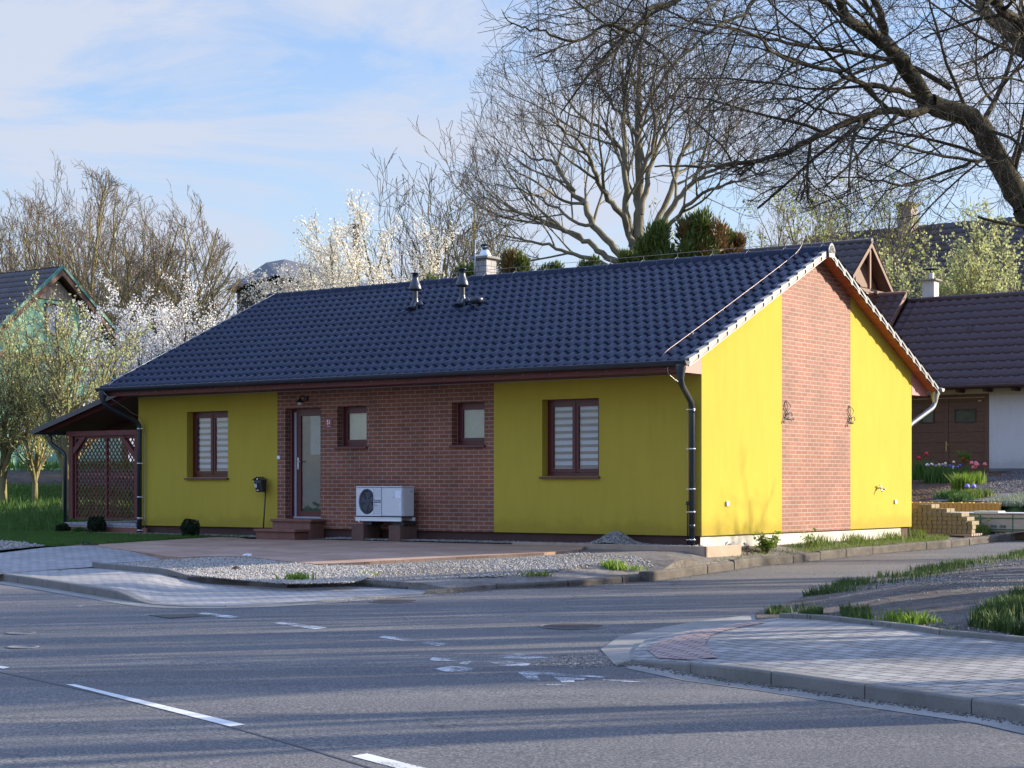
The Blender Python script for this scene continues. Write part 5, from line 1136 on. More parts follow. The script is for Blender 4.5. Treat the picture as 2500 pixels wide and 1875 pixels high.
def tubes(groups):
    Vs=[];Fs=[];off=0
    for (n,tw,lvl),lst in groups:
        sd=3 if lvl>=2 else (6 if lvl==1 else 9)
        if tw and lvl>=2: sd=3
        P=np.array([q[0] for q in lst],dtype=np.float32); Rr=np.array([q[1] for q in lst],dtype=np.float32)
        t=np.empty_like(P); t[:,1:-1]=P[:,2:]-P[:,:-2] if n>2 else t[:,1:-1]; t[:,0]=P[:,1]-P[:,0]; t[:,-1]=P[:,-1]-P[:,-2]
        t/=np.linalg.norm(t,axis=2,keepdims=True)+1e-9
        m=t.mean(1); ref=np.where(np.abs(m[:,2:3])>.8,np.array([[1.,0,0]]),np.array([[0,0,1.]]))[:,None,:]
        a=np.cross(t,ref); a/=np.linalg.norm(a,axis=2,keepdims=True)+1e-9; b=np.cross(t,a)
        ang=np.arange(sd)*2*np.pi/sd; ca=np.cos(ang)[None,None,:,None]; sa=np.sin(ang)[None,None,:,None]
        V=P[:,:,None,:]+(a[:,:,None,:]*ca+b[:,:,None,:]*sa)*Rr[:,:,None,None]
        B=len(lst); idx=np.arange(B*n*sd).reshape(B,n,sd); i0=idx[:,:-1,:]; i1=idx[:,1:,:]
        Fq=np.stack([i0,np.roll(i0,-1,2),np.roll(i1,-1,2),i1],-1).reshape(-1,4)+off
        Vs.append(V.reshape(-1,3)); Fs.append(Fq); off+=B*n*sd
    return np.concatenate(Vs),np.concatenate(Fs)
def leaves(name,tw,n_per,size,mat,parent,seed,spread=.06,org=(0,0,0),tipbias=0.,stuff=False,asp=.7):
    rg=np.random.default_rng(seed); seg=[]
    for pts in tw:
        for a,b in zip(pts[:-1],pts[1:]): seg.append(a+b)
    seg=np.array(seg,dtype=np.float32); L_=np.linalg.norm(seg[:,3:]-seg[:,:3],axis=1); cnt=rg.poisson(np.clip(L_*n_per,0,80)); S_=np.repeat(seg,cnt,0); n=len(S_)
    t=rg.random((n,1)); c=S_[:,:3]+(S_[:,3:]-S_[:,:3])*t+rg.normal(0,spread,(n,3))
    a=rg.normal(size=(n,3)); a/=np.linalg.norm(a,axis=1,keepdims=True); b=np.cross(a,rg.normal(size=(n,3))); b/=np.linalg.norm(b,axis=1,keepdims=True)
    s_=size*rg.uniform(.5,1.4,(n,1)); V=np.stack([c-a*s_,c+b*s_*asp,c+a*s_,c-b*s_*asp],1).reshape(-1,3)-np.array(org,dtype=np.float32)
    Fq=np.arange(4*n).reshape(n,4); return link(name,npmesh(name,V,Fq),mat,parent)
def maketree(name,label,base,T,bark,twig,group=None,cat='tree',wood=None):
    t=thing(name,label,cat,base,0,group); A_=[(k,v) for k,v in T.b.items() if not k[1]]; B_=[(k,v) for k,v in T.b.items() if k[1]]
    o_=np.array(base,dtype=np.float32)
    if A_: V,Fq=tubes(A_); link('trunk',npmesh('trunk',V-o_,Fq,True),bark,t)
    if B_: V,Fq=tubes(B_); link('crown',npmesh('crown',V-o_,Fq,True),twig,t)
    return t
def trace(T,rg,px,D,R_,lvl,C,kid=True,jit=0.):
    R_=(R_[0]*C.get('rs',1),R_[1]*C.get('rs',1))
    pts=[pw(x,y,(D[i] if isinstance(D,(list,tuple)) else D)) for i,(x,y) in enumerate(px)]
    sp_=[tuple(q) for q in smoothpath(pts,4)]; m=len(sp_)
    sp_=[(p[0]+rg.gauss(0,jit),p[1]+rg.gauss(0,jit*2),p[2]+rg.gauss(0,jit)) for p in sp_]
    rad=[R_[0]+(R_[1]-R_[0])*i/(m-1) for i in range(m)]; L_=sum(math.dist(a,b) for a,b in zip(sp_[:-1],sp_[1:]))
    T.put(sp_,rad,min(lvl,1),False)
    if kid: kids(T,rg,sp_,rad,L_,lvl,C)
    return sp_
# --- big bare tree behind the house
D0_=60; rg=random.Random(42); T=Tr()
def ht(X,Y): return hter(X,Y)
CB=dict(rs=.72,max=4,perm=True,kids=[1.35,1.6,2.4,3.0],t0=[.25,.15,.1,.1],ang=[.6,.65,.6,.55],len=[9.5,5,2.7,1.4,.72],n=[8,7,6,4,3],wig=[.05,.09,.11,.13,.14],up=[.08,.10,.09,.10,.07],tip=[.3,.28,.35,.5,.6],rmax=[.3,.055,.022,.012,.008],rmin=.006,twig=3)
def clipB(p):
    if p[2]<4.8: return False
    # dome outline in real metres round the trunk
    X=p[0]-4.24; Z=p[2]-6.0
    w=(6.6 if X<0 else 7.4)*math.sqrt(max(0,1-(max(Z-1.5,0)/10.8)**2))
    return abs(X)<w+.1 and Z<12.3
CB['clip']=clipB
bx,by=pw(1559,1185,D0_)[:2]; bz=ht(bx,by)
T.put([(bx,by,bz-.2),(bx+.03,by,3.4),(bx,by,6.2),pw(1559,640,D0_)],[.5,.38,.3,.25],0,False)
LB=[([(1559,640),(1559,540),(1559,470),(1560,325),(1559,217),(1566,127),(1584,70)],(.30,.03)),
([(1555,640),(1533,542),(1526,434),(1524,325),(1526,235),(1512,145)],(.20,.03)),
([(1560,650),(1500,610),(1450,550),(1425,499),(1396,463),(1367,416),(1347,394),(1300,387),(1262,350)],(.19,.03)),
([(1545,600),(1522,532),(1486,485),(1461,441),(1439,391),(1425,354),(1385,325),(1340,290)],(.17,.03)),
([(1530,420),(1515,362),(1457,307),(1410,275),(1367,217)],(.12,.025)),
([(1540,660),(1480,625),(1439,593),(1381,564),(1331,542),(1284,524),(1222,506),(1180,480)],(.17,.03)),
([(1540,670),(1460,640),(1400,620),(1340,600),(1280,585),(1215,575)],(.13,.03)),
([(1562,520),(1577,452),(1595,380),(1620,325),(1645,253),(1656,199)],(.15,.03)),
([(1575,600),(1610,530),(1645,445),(1656,390),(1692,325),(1729,253),(1760,200)],(.16,.03)),
([(1570,640),(1631,524),(1674,463),(1729,423),(1783,398),(1820,360)],(.17,.03)),
([(1570,650),(1640,540),(1700,480),(1770,450),(1830,440)],(.13,.03)),
([(1562,430),(1590,370),(1600,300),(1592,220),(1605,150)],(.11,.03)),
([(1555,330),(1500,260),(1470,200),(1450,150)],(.09,.025)),
([(1450,550),(1400,540),(1350,500),(1290,470),(1210,450)],(.09,.025)),
([(1425,500),(1360,480),(1300,440),(1240,410)],(.08,.025)),
([(1559,300),(1600,220),(1650,150),(1680,110)],(.09,.025))]
for px,R_ in LB:
    e=rg.uniform(-4,4); n=len(px); D_l=[D0_+e*(i/(n-1))**1.2 for i in range(n)]; trace(T,rg,px,D_l,R_,0,CB,True,.03)
tb=maketree('bare_tree','huge bare tree with fan of limbs rising behind the house ridge',(bx,by,bz),T,MAT['bark'],MAT['twig_fine'])
# --- generic bare trees
def gentree(name,label,X,Y,Hh,seed,C,bark,twig,lean=(0,0),r0=None,group=None,forks=None,z=None,cat='tree'):
    rg=random.Random(seed); T=Tr(); z=ht(X,Y) if z is None else z
    if C.get('dome'): C=dict(C,clip=(lambda p,w_=C['dome'],zz=z,hh=Hh: (math.hypot(p[0]-X,(p[1]-Y))/w_)**2+(max(0,p[2]-zz-hh*.42)/(hh*.58))**2<.92+.22*math.sin(p[0]*5.1+p[2]*3.3)*math.sin(p[0]*2.3-p[2]*1.7)))
    r0=r0 or Hh*.018; fh=C.get('fork',.25)*Hh
    p=(X,Y,z-.1); d=norm3((lean[0],lean[1],1)); top=(X+lean[0]*fh,Y+lean[1]*fh,z+fh)
    T.put([p,tuple((a+b)/2 for a,b in zip(p,top)),top],[r0*1.25,r0*1.05,r0*.95],0,False)
    nf=forks or C.get('nf',4); a0=rg.uniform(0,6.28)
    for k in range(nf):
        a=a0+k*2*math.pi/nf+rg.uniform(-.4,.4); s_=C.get('spread',.5)*rg.uniform(.4,1.2) if k else .1; q=tuple(b+(t_-b)*rg.uniform(.75,1) for b,t_ in zip(p,top))
        grow(T,rg,q,norm3((math.cos(a)*s_+lean[0],math.sin(a)*s_+lean[1],1)),(Hh-fh)*rg.uniform(.8,1.05)*(1-.25*s_),r0*.62,0,C)
    return maketree(name,label,(X,Y,z),T,bark,twig,group,cat),T
CL=dict(max=4,leaflv=1,perm=True,kids=[1.5,2.2,3.2,3.4],t0=[.15,.15,.1,.1],ang=[.55,.6,.6,.6],len=[9,4.0,2.0,1.0,.5],n=[9,7,5,4,3],wig=[.06,.09,.12,.14,.16],up=[.03,.10,.09,.08,.06],tip=[.18,.3,.4,.55,.6],rmax=[.3,.07,.03,.017,.011],rmin=.0085,twig=3,nf=5,spread=.55,fork=.18)
def Xat(px,Y): return (px-CX)/F*Y
CLl=dict(CL,kids=[1.5,2.2,2.9,3.0],len=[11,5,2.3,1.1,.5],nf=6,spread=.75,fork=.14,rmax=[.3,.06,.026,.015,.0095],rmin=.0075)
for px,Y,Hh,sd,w_,lb in ((215,66,11.6,101,4.3,'bare tree left of centre in the group beyond the green house, tallest crown'),(60,70,11.0,102,4.6,'bare tree at the left edge behind the dark roof of the green house'),(375,64,10.2,103,3.9,'bare rounded tree rightmost in the group beyond the green house'),(300,75,12.2,109,3.6,'slender bare tree wedged at the back between the tall and rounded crowns')):
    gentree('bare_tree',lb,Xat(px,Y),Y,Hh,sd,dict(CLl,dome=w_),MAT['bark_olive'],MAT['twig'],r0=.2,group='bare trees beyond the green house')
CN=dict(CL,kids=[1.4,1.9,2.6,2.8],spread=.35,nf=3,fork=.3)
gentree('bare_tree','thin bare tree with wavy stems right of the cream blossoming tree',Xat(1050,58),58,8.9,104,CN,MAT['bark_olive'],MAT['twig'],group='thin bare trees behind the ridge')
gentree('bare_tree','thin bare tree between the wavy one and the chimney',Xat(1120,57),57,9.6,105,CN,MAT['bark_olive'],MAT['twig'],group='thin bare trees behind the ridge')
gentree('bare_tree','small thin bare tree just behind the chimney cowl',Xat(1200,61),61,8.4,110,CN,MAT['bark_olive'],MAT['twig'],group='thin bare trees behind the ridge')
# budding lime-green trees right back
CG=dict(CL,kids=[1.4,1.8,2.2,2.2],spread=.5,fork=.2)
for px,Y,Hh,sd,lb in ((1850,66,10.0,111,'budding tree with lime leaves nearest to the dark conifer clump'),(1990,70,11.2,112,'budding tree with lime leaves behind the house apex'),(2130,68,11.0,113,'budding lime tree with dark forked trunks left of the brick chimney'),(2270,75,10.6,114,'budding lime tree behind the brick chimney'),(2060,80,12.0,115,'farthest budding lime tree seen through the others')):
    t,T=gentree('budding_tree',lb,Xat(px,Y),Y,Hh,sd,CG,MAT['bark'],MAT['twig'],group='lime budding trees behind the rear roofs'); leaves('foliage',T.tw,4,.06,MAT['bud_lime'],t,sd,.10,ORG[t.name])
# blossom trees
CW=dict(max=3,leaflv=2,perm=True,kids=[2.8,3.6,4.2],t0=[.12,.12,.1],ang=[.6,.6,.55],len=[5,2.0,1.0,.5],n=[8,6,4,3],wig=[.06,.08,.1,.1],up=[.05,.09,.08,.05],tip=[.15,.3,.5,.6],rmax=[.14,.04,.018,.011],rmin=.008,twig=2,nf=5,spread=.7,fork=.18)
for px,Y,Hh,sd,lb,mt,dn in ((430,47.5,5.7,121,'white blossoming tree with upright sprays beside the left roof slope','blossom',30),(350,49,4.7,122,'white blossoming tree half hidden behind the green house eave','blossom',80),(540,48.5,5.4,123,'white blossoming tree in front of the dark hipped house','blossom',80),(700,49,5.6,124,'low cream blossoming tree close to the left end of the ridge','blossom_cream',70)):
    t,T=gentree('blossom_tree',lb,Xat(px,Y),Y,Hh,sd,CW,MAT['bark_dark'],MAT['twig'],group='white blossoming trees behind the roof'); leaves('blossom',[q for q in T.tw if rng.random()<.9],dn,.028,MAT[mt],t,sd,.055,ORG[t.name])
t,T=gentree('blossom_tree','tall cream blossoming tree with pointed top before the dark chimney stack',Xat(925,52),52,9.3,125,dict(CW,spread=.42,kids=[2.8,3.2,3.5],nf=4),MAT['bark_dark'],MAT['twig'],group='white blossoming trees behind the roof'); leaves('blossom',T.tw,75,.034,MAT['blossom_cream'],t,125,.10,ORG[t.name])
t,T=gentree('blossom_tree','broad cream blossoming tree just left of the pointed one behind the ridge',Xat(815,53),53,8.6,126,dict(CW,nf=7),MAT['bark_dark'],MAT['twig'],group='white blossoming trees behind the roof'); leaves('blossom',T.tw,75,.034,MAT['blossom_cream'],t,126,.10,ORG[t.name])
# pale green budding tree at the left in front of the green house
CP_=dict(CW,kids=[3.2,3.6,3.8],spread=.36,fork=.16,nf=7,len=[4,1.7,.9,.45])
t,T=gentree('budding_tree','pale green budding tree with many stems before the green house',Xat(165,42),42,4.7,131,CP_,MAT['bark_olive'],MAT['twig'],r0=.13); leaves('foliage',T.tw,20,.030,MAT['bud_green'],t,131,.05,ORG[t.name])
t,T=gentree('budding_tree','pale green budding tree cut by the left picture edge',Xat(5,43),43,3.8,132,CP_,MAT['bark_olive'],MAT['twig'],r0=.11); leaves('foliage',T.tw,26,.030,MAT['bud_green'],t,132,.05,ORG[t.name])
t,T=gentree('budding_tree','low pale green bush between the two budding trees at the left',Xat(85,43),43,3.0,133,CP_,MAT['bark_olive'],MAT['twig'],r0=.07); leaves('foliage',T.tw,18,.030,MAT['bud_green'],t,133,.05,ORG[t.name])
# budding fruit trees right, before the far long house
CF=dict(CW,kids=[3.0,3.2,3.6],spread=.9,fork=.2,nf=7,len=[5,2.4,1.2,.6],up=[.02,.12,.12,.08])
for px,Y,Hh,sd,lb in ((2270,62,8.3,141,'young leafed fruit tree behind the white chimney'),(2400,60,8.6,142,'young leafed fruit tree at the right before the long brown roof'),(2520,62,8.8,143,'young leafed fruit tree cut by the right picture edge')):
    t,T=gentree('fruit_tree',lb,Xat(px,Y),Y,Hh,sd,CF,MAT['bark_olive'],MAT['twig'],group='young leafed fruit trees before the long roof'); leaves('foliage',T.tw,14,.055,MAT['bud_green'],t,sd,.07,ORG[t.name])
# conifers: narrow sprays in clumps
def conifer(label,px,Y,w,top,bot,seed,brown=.0,n=5200,name='conifer'):
    X=Xat(px,Y); z0=ht(X,Y); zt=1-(top-HY)/F*Y; rg=np.random.default_rng(seed); t=thing(name,label,'conifer',(X,Y,z0),0,'dark conifers behind the ridge'); Hh=zt-z0; rr=w*1.55/F*Y
    mb=MB(); mb.tube([(X,Y,z0-.1),(X,Y,z0+Hh*.9)],[.12,.03],7); mb.build('trunk',MAT['bark_dark'],t)
    nc=34; cl=[]; n=int(n*2.2)
    for k in range(nc):
        f=rg.uniform(.35,1)**.8; a=rg.uniform(0,6.28); R_=rr*(1-f**3*.7)*rg.uniform(.3,.95); cl.append((X+math.cos(a)*R_,Y+math.sin(a)*R_*.8,z0+Hh*(f*.93),rr*rg.uniform(.28,.5)*(1.25-f*.6)))
    cl.append((X,Y,z0+Hh*.9,rr*.25))
    for nm,mt,sel in (('foliage','conifer',lambda k:rg.random()>=brown),('brown_foliage','conifer_brown',None)):
        pass
    br=[rg.random()<brown for _ in cl]
    for nm,mt,fl in (('foliage','conifer',False),('browned_foliage','conifer_brown',True)):
        c_=[c for c,b in zip(cl,br) if b==fl]
        if not c_: continue
        m_=int(n*len(c_)/len(cl)); C_=np.array(c_,dtype=np.float32)[rg.integers(0,len(c_),m_)]
        d=rg.normal(size=(m_,3)); d/=np.linalg.norm(d,axis=1,keepdims=True); c=C_[:,:3]+d*C_[:,3:4]*(rg.random((m_,1))**.45)*np.array([1,1,1.35])
        a=d*.6+np.array([0,0,.9])+rg.normal(0,.35,(m_,3)); a/=np.linalg.norm(a,axis=1,keepdims=True); b=np.cross(a,rg.normal(size=(m_,3))); b/=np.linalg.norm(b,axis=1,keepdims=True)
        s_=.12*rg.uniform(.5,1.5,(m_,1)); V=np.stack([c-a*s_*.3,c+b*s_*.16+a*s_*.35,c+a*s_*1.1,c-b*s_*.16+a*s_*.35],1).reshape(-1,3)-np.array([X,Y,z0],dtype=np.float32)
        link(nm,npmesh(nm,V,np.arange(4*m_).reshape(m_,4)),MAT[mt],t)
conifer('dark green conifer at the left of the clump under the big bare tree',1600,47,66,522,700,151,.0,9000)
conifer('tallest conifer with partly browned sprays in the middle of the clump',1705,47,66,480,700,152,.40,9000)
conifer('conifer with rust brown right side beside the lime budding trees',1775,48,50,520,700,153,.75,7000)
conifer('dark conifer directly behind the grey block chimney',1255,48,50,582,700,154,.25,6500)
conifer('low olive conifer top left of the chimney',1150,49,50,620,720,155,.1,4500)
conifer('loose green conifer top peeking over the ridge right of the chimney',1340,49,48,618,720,156,.0,4200)
conifer('small yellowish conifer top peeking over the ridge before the big limbs',1440,49,44,605,700,157,.05,3600)
conifer('small conifer left of the dark clump under the bare trunk',1535,48,36,590,690,158,.0,3200)
conifer('olive conifer top near the cream blossoming tree',1065,50,44,650,740,159,.1,4000)
# ---------------- foreground tree at the right, limbs over the picture top ----------------
rg=random.Random(77); T=Tr(); DF=20
CR=dict(rs=.66,max=4,perm=True,kids=[3.2,4.0,5.4,6.5],t0=[.12,.12,.1,.1],ang=[.75,.75,.75,.7],len=[4,2.3,1.25,.65,.33],n=[8,8,6,5,3],wig=[.06,.10,.13,.16,.18],up=[-.01,-.01,.0,.02,.02],tip=[.3,.3,.35,.5,.6],rmax=[.2,.024,.010,.0050,.0032],rmin=.0021,twig=3)
def clipR(p):
    if p[1]<9: return False
    return p[2]>3.55+max(0,4.0-p[0])*.30 and p[0]>-.3
CR['clip']=clipR
bX,bY=7.3,20.3; bZ=hbk(bX,bY)
main=[(2500,503),(2452,427),(2409,344),(2369,289),(2264,253),(2217,174),(2181,127),(2127,83),(2065,47),(2047,-20),(2030,-110)]
T.put([(bX,bY,bZ-.2),(bX-.1,bY,bZ+1.2),(6.75,20.2,2.6),(6.25,20.1,3.4),pw(2500,503,DF)],[.30,.24,.195,.165,.148],0,False)
def tr(px,D1,D2,R_,lvl=0,kid=True): 
    n=len(px); trace(T,rg,px,[D1+(D2-D1)*i/(n-1) for i in range(n)],R_,lvl,CR,kid,.008)
tr(main[:5],20,19.6,(.205,.165)); tr(main[4:],19.6,18,(.15,.05))
tr([(2217,174),(2206,145),(2163,90),(2148,36),(2127,-40)],19.3,18.8,(.085,.05))
tr([(2720,420),(2600,230),(2510,125),(2460,72),(2405,29),(2380,-60)],20.5,21.5,(.22,.08))
tr([(2620,250),(2500,72),(2441,18),(2420,-60)],20.5,19.0,(.12,.06))
tr([(2264,262),(2243,275),(2159,271),(2098,289),(2015,322),(1935,365),(1855,391),(1772,401),(1700,409),(1600,405)],19.6,17.2,(.075,.012))
tr([(2250,240),(2170,217),(2098,199),(2044,177),(1953,152),(1881,127),(1860,95),(1800,70)],19.5,16.6,(.05,.012))
tr([(2320,215),(2206,156),(2062,127),(1989,116),(1899,98),(1790,72),(1700,54),(1610,20)],20,17.8,(.045,.012))
tr([(1900,-160),(1760,-60),(1649,0),(1584,25),(1566,54),(1533,80),(1519,98),(1494,134),(1465,159),(1410,210)],17.5,15.8,(.055,.010))
tr([(1540,75),(1483,61),(1432,90),(1385,101),(1331,76),(1284,69),(1248,54),(1224,34)],16,15.4,(.028,.006),1)
tr([(1900,-100),(1837,0),(1816,33),(1747,65),(1692,112),(1631,156),(1566,160)],17.5,16.0,(.035,.008))
tr([(2420,380),(2387,394),(2279,376),(2170,347),(2062,329)],19.8,18.6,(.035,.012)); tr([(2369,398),(2279,430),(2206,452),(2098,434),(2011,430)],19.7,18.2,(.03,.008))
tr([(2530,556),(2470,548),(2387,532)],19.9,19.5,(.03,.022),0,False)
tr([(2330,300),(2250,330),(2160,400),(2060,470),(1960,520)],19.6,18.5,(.02,.007),1)
tr([(2100,289),(2010,270),(1930,240),(1850,250),(1780,270),(1690,265)],18.6,17.2,(.02,.007),1)
tr([(2065,47),(2000,80),(1940,150),(1870,220),(1790,260),(1740,262)],18.3,17.4,(.02,.007),1)
tr([(2400,300),(2450,200),(2480,100),(2520,0)],20,21,(.05,.02)); tr([(2452,427),(2520,330),(2600,260)],20,20.8,(.06,.03))
tr([(2650,330),(2500,205),(2380,195),(2300,205)],20.8,19,(.025,.01)); tr([(2600,60),(2500,160),(2400,240),(2300,330)],21,19.4,(.03,.01))
tr([(1760,-80),(1600,-40),(1500,-10),(1400,20),(1330,20)],17.6,16.2,(.03,.007),1)
tF=maketree('bare_tree','big bare tree leaning in at the right with dark limbs across the sky',(bX,bY,bZ),T,MAT['bark_dark'],MAT['twig_dark'])
# ---------------- rows of trees to the right of the view; they throw the striped shade ----------------
CS=dict(CL,max=3,kids=[1.9,2.6,3.0],len=[8,3.6,1.9,1.0],n=[8,6,5,4],rmax=[.3,.08,.035,.02],rmin=.012,twig=2,nf=5,spread=.45,fork=.22)
SH=[]
CS=dict(CS,kids=[.8,1.1,1.5],fork=.42,nf=4,spread=.35)
t,T=gentree('bare_tree','bare street tree beyond the right picture edge, third of the front row',10.6,19.6,12,201,CS,MAT['bark'],MAT['twig'],r0=.17,group='bare street trees right of the view',z=hbk(10.6,19.6)); proto=t
def dup(root,loc,rz,label,sc=1):
    r_=root.copy(); COL.objects.link(r_); r_.location=loc; r_.rotation_euler=(0,0,rz); r_['label']=label; r_.scale=(sc,sc,sc)
    for ch in list(root.children):
        c=ch.copy(); COL.objects.link(c); c.parent=r_
    return r_
ordn=['first','second','third','fourth','fifth','sixth','seventh']
fr_=[(8.3,13.2,.7),(9.3,16.3,.75),(11.8,23.2,.85),(13.6,27.4,.9),(14.6,24.9,.8)]; bk_=[(14.8,14.6,.95),(16.4,17.9,1.05),(17.8,21.2,1.0),(19.8,25.2,1.1),(22,29.6,1.1)]; extra=[(8.8,11.2,.55),(9.9,14.6,.6),(10.2,18.0,.55),(12.6,21.3,.6),(12.9,25.1,.6),(12.2,17.4,.7),(13.5,19.4,.65),(15.6,23.0,.7),(16.6,27.0,.7),(15.2,12.6,.7),(17.5,15.6,.7),(18.8,23.6,.8),(18.5,19.2,.75)]
for k,(X,Y,sc) in enumerate(extra):
    near=['young thin tree right of the view, %s along the verge counting from the camera side'%w_ for w_ in ('first','second','third','fourth','fifth','sixth','seventh','eighth','ninth','tenth','eleventh','twelfth','thirteenth')][k]; o=dup(proto,(X,Y,zr(X,Y)+.1),k*2.1,near,sc); o['group']='young thin trees right of the view'
th_=[(24,19.5,1.2),(26.5,23.5,1.1),(29,28,1.2),(33,21,1.2)]
for nm,row in (('front',fr_),('middle',bk_),('rear',th_)):
    for k,(X,Y,sc) in enumerate(row): dup(proto,(X,Y,zr(X,Y)+.1),k*1.7+len(nm),'bare street tree right of the view, %s row, %s from the camera'%(nm,ordn[k+(1 if nm=='front' and k>1 else 0)]),sc)
dup(proto,(17.6,32.9,zr(17.6,32.9)),.3,'small bare tree across the side street from the gable',.50)
# ---------------- OTHER BUILDINGS ----------------
def brown_tiles(name,a,b,row=.34,wv=.3):
    m=M(name,a,.55,.4); sp=m.n('ShaderNodeSeparateXYZ'); m.L.new(m.tc.outputs['Object'],sp.inputs[0])
    f=m.noise(2,5,.7); f2=m.noise(22,3,.7); c=m.mix(.5,m.ramp(f,[(.3,a),(.7,b)]),m.ramp(f2,[(.3,a),(.7,b)])); m.base(c); m.bmp(f2,.15,.004); return m.m
MAT['tile_brown']=brown_tiles('brown_tiles',(.045,.026,.030),(.075,.045,.050)); MAT['tile_old']=brown_tiles('old_lichened_tiles',(.035,.024,.030),(.10,.085,.085)); MAT['slate']=brown_tiles('grey_slates',(.03,.032,.04),(.075,.07,.068))
def tileroof(ua,ub,va,za,vb,zb,name,mat,parent,row=.36,wave=.30,amp=.05,step=.035):
    """pitched plane of wavy tiles in courses from eave (va,za) to ridge (vb,zb)"""
    L_=math.hypot(vb-va,zb-za); n=max(1,int(L_/row)); nx=max(2,int((ub-ua)/wave)*4); us=np.linspace(ua,ub,nx+1); tv,tz=(vb-va)/L_,(zb-za)/L_; nvv,nz=-tz*(1 if tv>0 else -1),abs(tv)
    V=[];Fq=[];w=nx+1
    for k in range(n):
        s0=k*L_/n; s1=(k+1)*L_/n+.03
        for s_,l in ((s0,-.005),(s0,step),(s1,.0)):
            for u in us:
                h=l+amp*max(0,math.sin(2*math.pi*u/wave))**.8*(1 if l>-.001 else 1); V.append((u,va+tv*s_+nvv*h,za+tz*s_+nz*h))
        b=k*3*w
        for r_ in range(2):
            for i in range(nx): Fq.append((b+r_*w+i,b+r_*w+i+1,b+(r_+1)*w+i+1,b+(r_+1)*w+i))
    o_=np.array(ORG[parent.name]); return link(name,npmesh(name,np.array(V)-o_,Fq),mat,parent)
MAT['cream']=stucco('cream_render',(.55,.50,.43)); MAT['white_wall']=stucco('white_render',(.60,.57,.56)); MAT['brownwood']=varied('brown_boarding',(.10,.045,.025),.55,.4,.3,5,30,.1)
MAT['brown_tr']=varied('brown_fascia',(.05,.02,.018),.5,.4,.2); MAT['gable_wood']=varied('red_brown_gable_wood',(.125,.058,.036),.6,.4,.25,4,30,.1)
def doorwood():
    m=M('brown_panel_door',(.07,.032,.018),.5,.4); f=m.noise(6,4,.6,m.co((1,1,9))); c=m.ramp(f,[(.3,(.085,.038,.022)),(.7,(.15,.072,.040))])
    sp=m.n('ShaderNodeSeparateXYZ'); m.L.new(m.tc.outputs['Object'],sp.inputs[0]); d=m.n('ShaderNodeMath',operation='MULTIPLY'); d.inputs[1].default_value=1/.30; m.L.new(sp.outputs[2],d.inputs[0]); fr=m.n('ShaderNodeMath',operation='FRACT'); m.L.new(d.outputs[0],fr.inputs[0])
    m.base(m.mix(1.,c,m.ramp(fr.outputs[0],[(0,(.25,.25,.25)),(.04,(.4,.4,.4)),(.07,(1,1,1))]),'MULTIPLY')); return m.m
MAT['doorwood']=doorwood()
# garage wing
G0=24.8; zf=1.35; g_=thing('garage_building','cream garage wing with brown tiled roof and brown double doors','building',(-4,G0,zf),'H')
mb=MB(); cells(-9.2,1.6,zf,3.90,[(-7.35,-4.98,zf,3.56)],G0,G0+.3,mb); mb.build('wall',MAT['cream'],g_)
mb=MB(); mb.box((-4.86,G0-.02,zf+.14),(1.5,G0-.001,3.60)); mb.build('wall_panel',MAT['white_wall'],g_)
mb=MB(); mb.box((-9.2,G0+.3,zf),(-8.9,G0+6,3.9)); mb.box((1.3,G0+.3,zf),(1.6,G0+6,3.9)); mb.prism([(1.3,G0+.3,3.9),(1.3,G0+5.7,3.9),(1.3,G0+3,6.4)],0,(.3,0,0)); mb.box((-8.9,G0+.35,zf),(1.3,G0+5.7,zf+.05)); mb.build('wall',MAT['cream'],g_)
mb=MB(); mb.box((-7.5,G0-.03,3.57),(-4.87,G0-.002,3.66)); mb.box((-4.975,G0-.03,zf),(-4.87,G0-.002,3.569)); mb.build('door_frame',MAT['gable_wood'],g_)
mb=MB(); mb.box((-4.86,G0-.03,zf-.02),(1.5,G0-.004,zf+.138)); mb.build('plinth',varied('glassy_plinth',(.10,.13,.14),.3,.5,.2,4,30,0),g_)
for a,b in ((-7.35,-6.24),(-6.20,-4.985)):
    mb=MB(); w=((-7.0,-6.56) if a<-7 else (-5.94,-5.28)); cells(a,b,zf+.01,3.55,[(w[0],w[1],2.83,3.24)],G0+.05,G0+.10,mb); dr=mb.build('door',MAT['doorwood'],g_)
    mb=MB(); mb.box((w[0],G0+.03,2.83),(w[0]+.04,G0+.095,3.24)); mb.box((w[1]-.04,G0+.03,2.83),(w[1],G0+.095,3.24)); mb.box((w[0]+.04,G0+.03,2.83),(w[1]-.04,G0+.095,2.87)); mb.box((w[0]+.04,G0+.03,3.20),(w[1]-.04,G0+.095,3.24)); mb.build('window_frame',MAT['black'],dr)
    mb=MB(); mb.box((w[0]+.04,G0+.06,2.87),(w[1]-.04,G0+.065,3.20)); mb.build('pane',varied('dull_door_glass',(.07,.075,.05),.15,.6,.4,5,20,0),dr)
mb=MB(); mb.box((-6.24,G0+.03,zf+.01),(-6.13,G0+.049,3.55)); ap=mb.build('astragal',MAT['gable_wood'],g_)
mb=MB(); mb.box((-6.20,G0+.0,2.0),(-6.16,G0+.029,2.28),.004); mb.tube([(-6.18,G0+.01,2.19),(-6.18,G0-.04,2.19),(-6.07,G0-.04,2.19)],.012,6); mb.build('handle',varied('brass',(.45,.33,.15),.35,.5,.1,4,20,0,metal=.8),g_)
mb=MB(); mb.box((-5.22,G0+.04,3.44),(-5.12,G0+.049,3.48)); mb.build('name_plate',varied('brass_plate',(.45,.36,.2),.4,.5,.1,4,20,0),g_)
tileroof(-8.7,2,G0-.5,3.88,G0+3,6.78,'roof',MAT['tile_brown'],g_)
tileroof(-8.7,2,G0+6.5,3.88,G0+3,6.78,'roof',MAT['tile_brown'],g_)
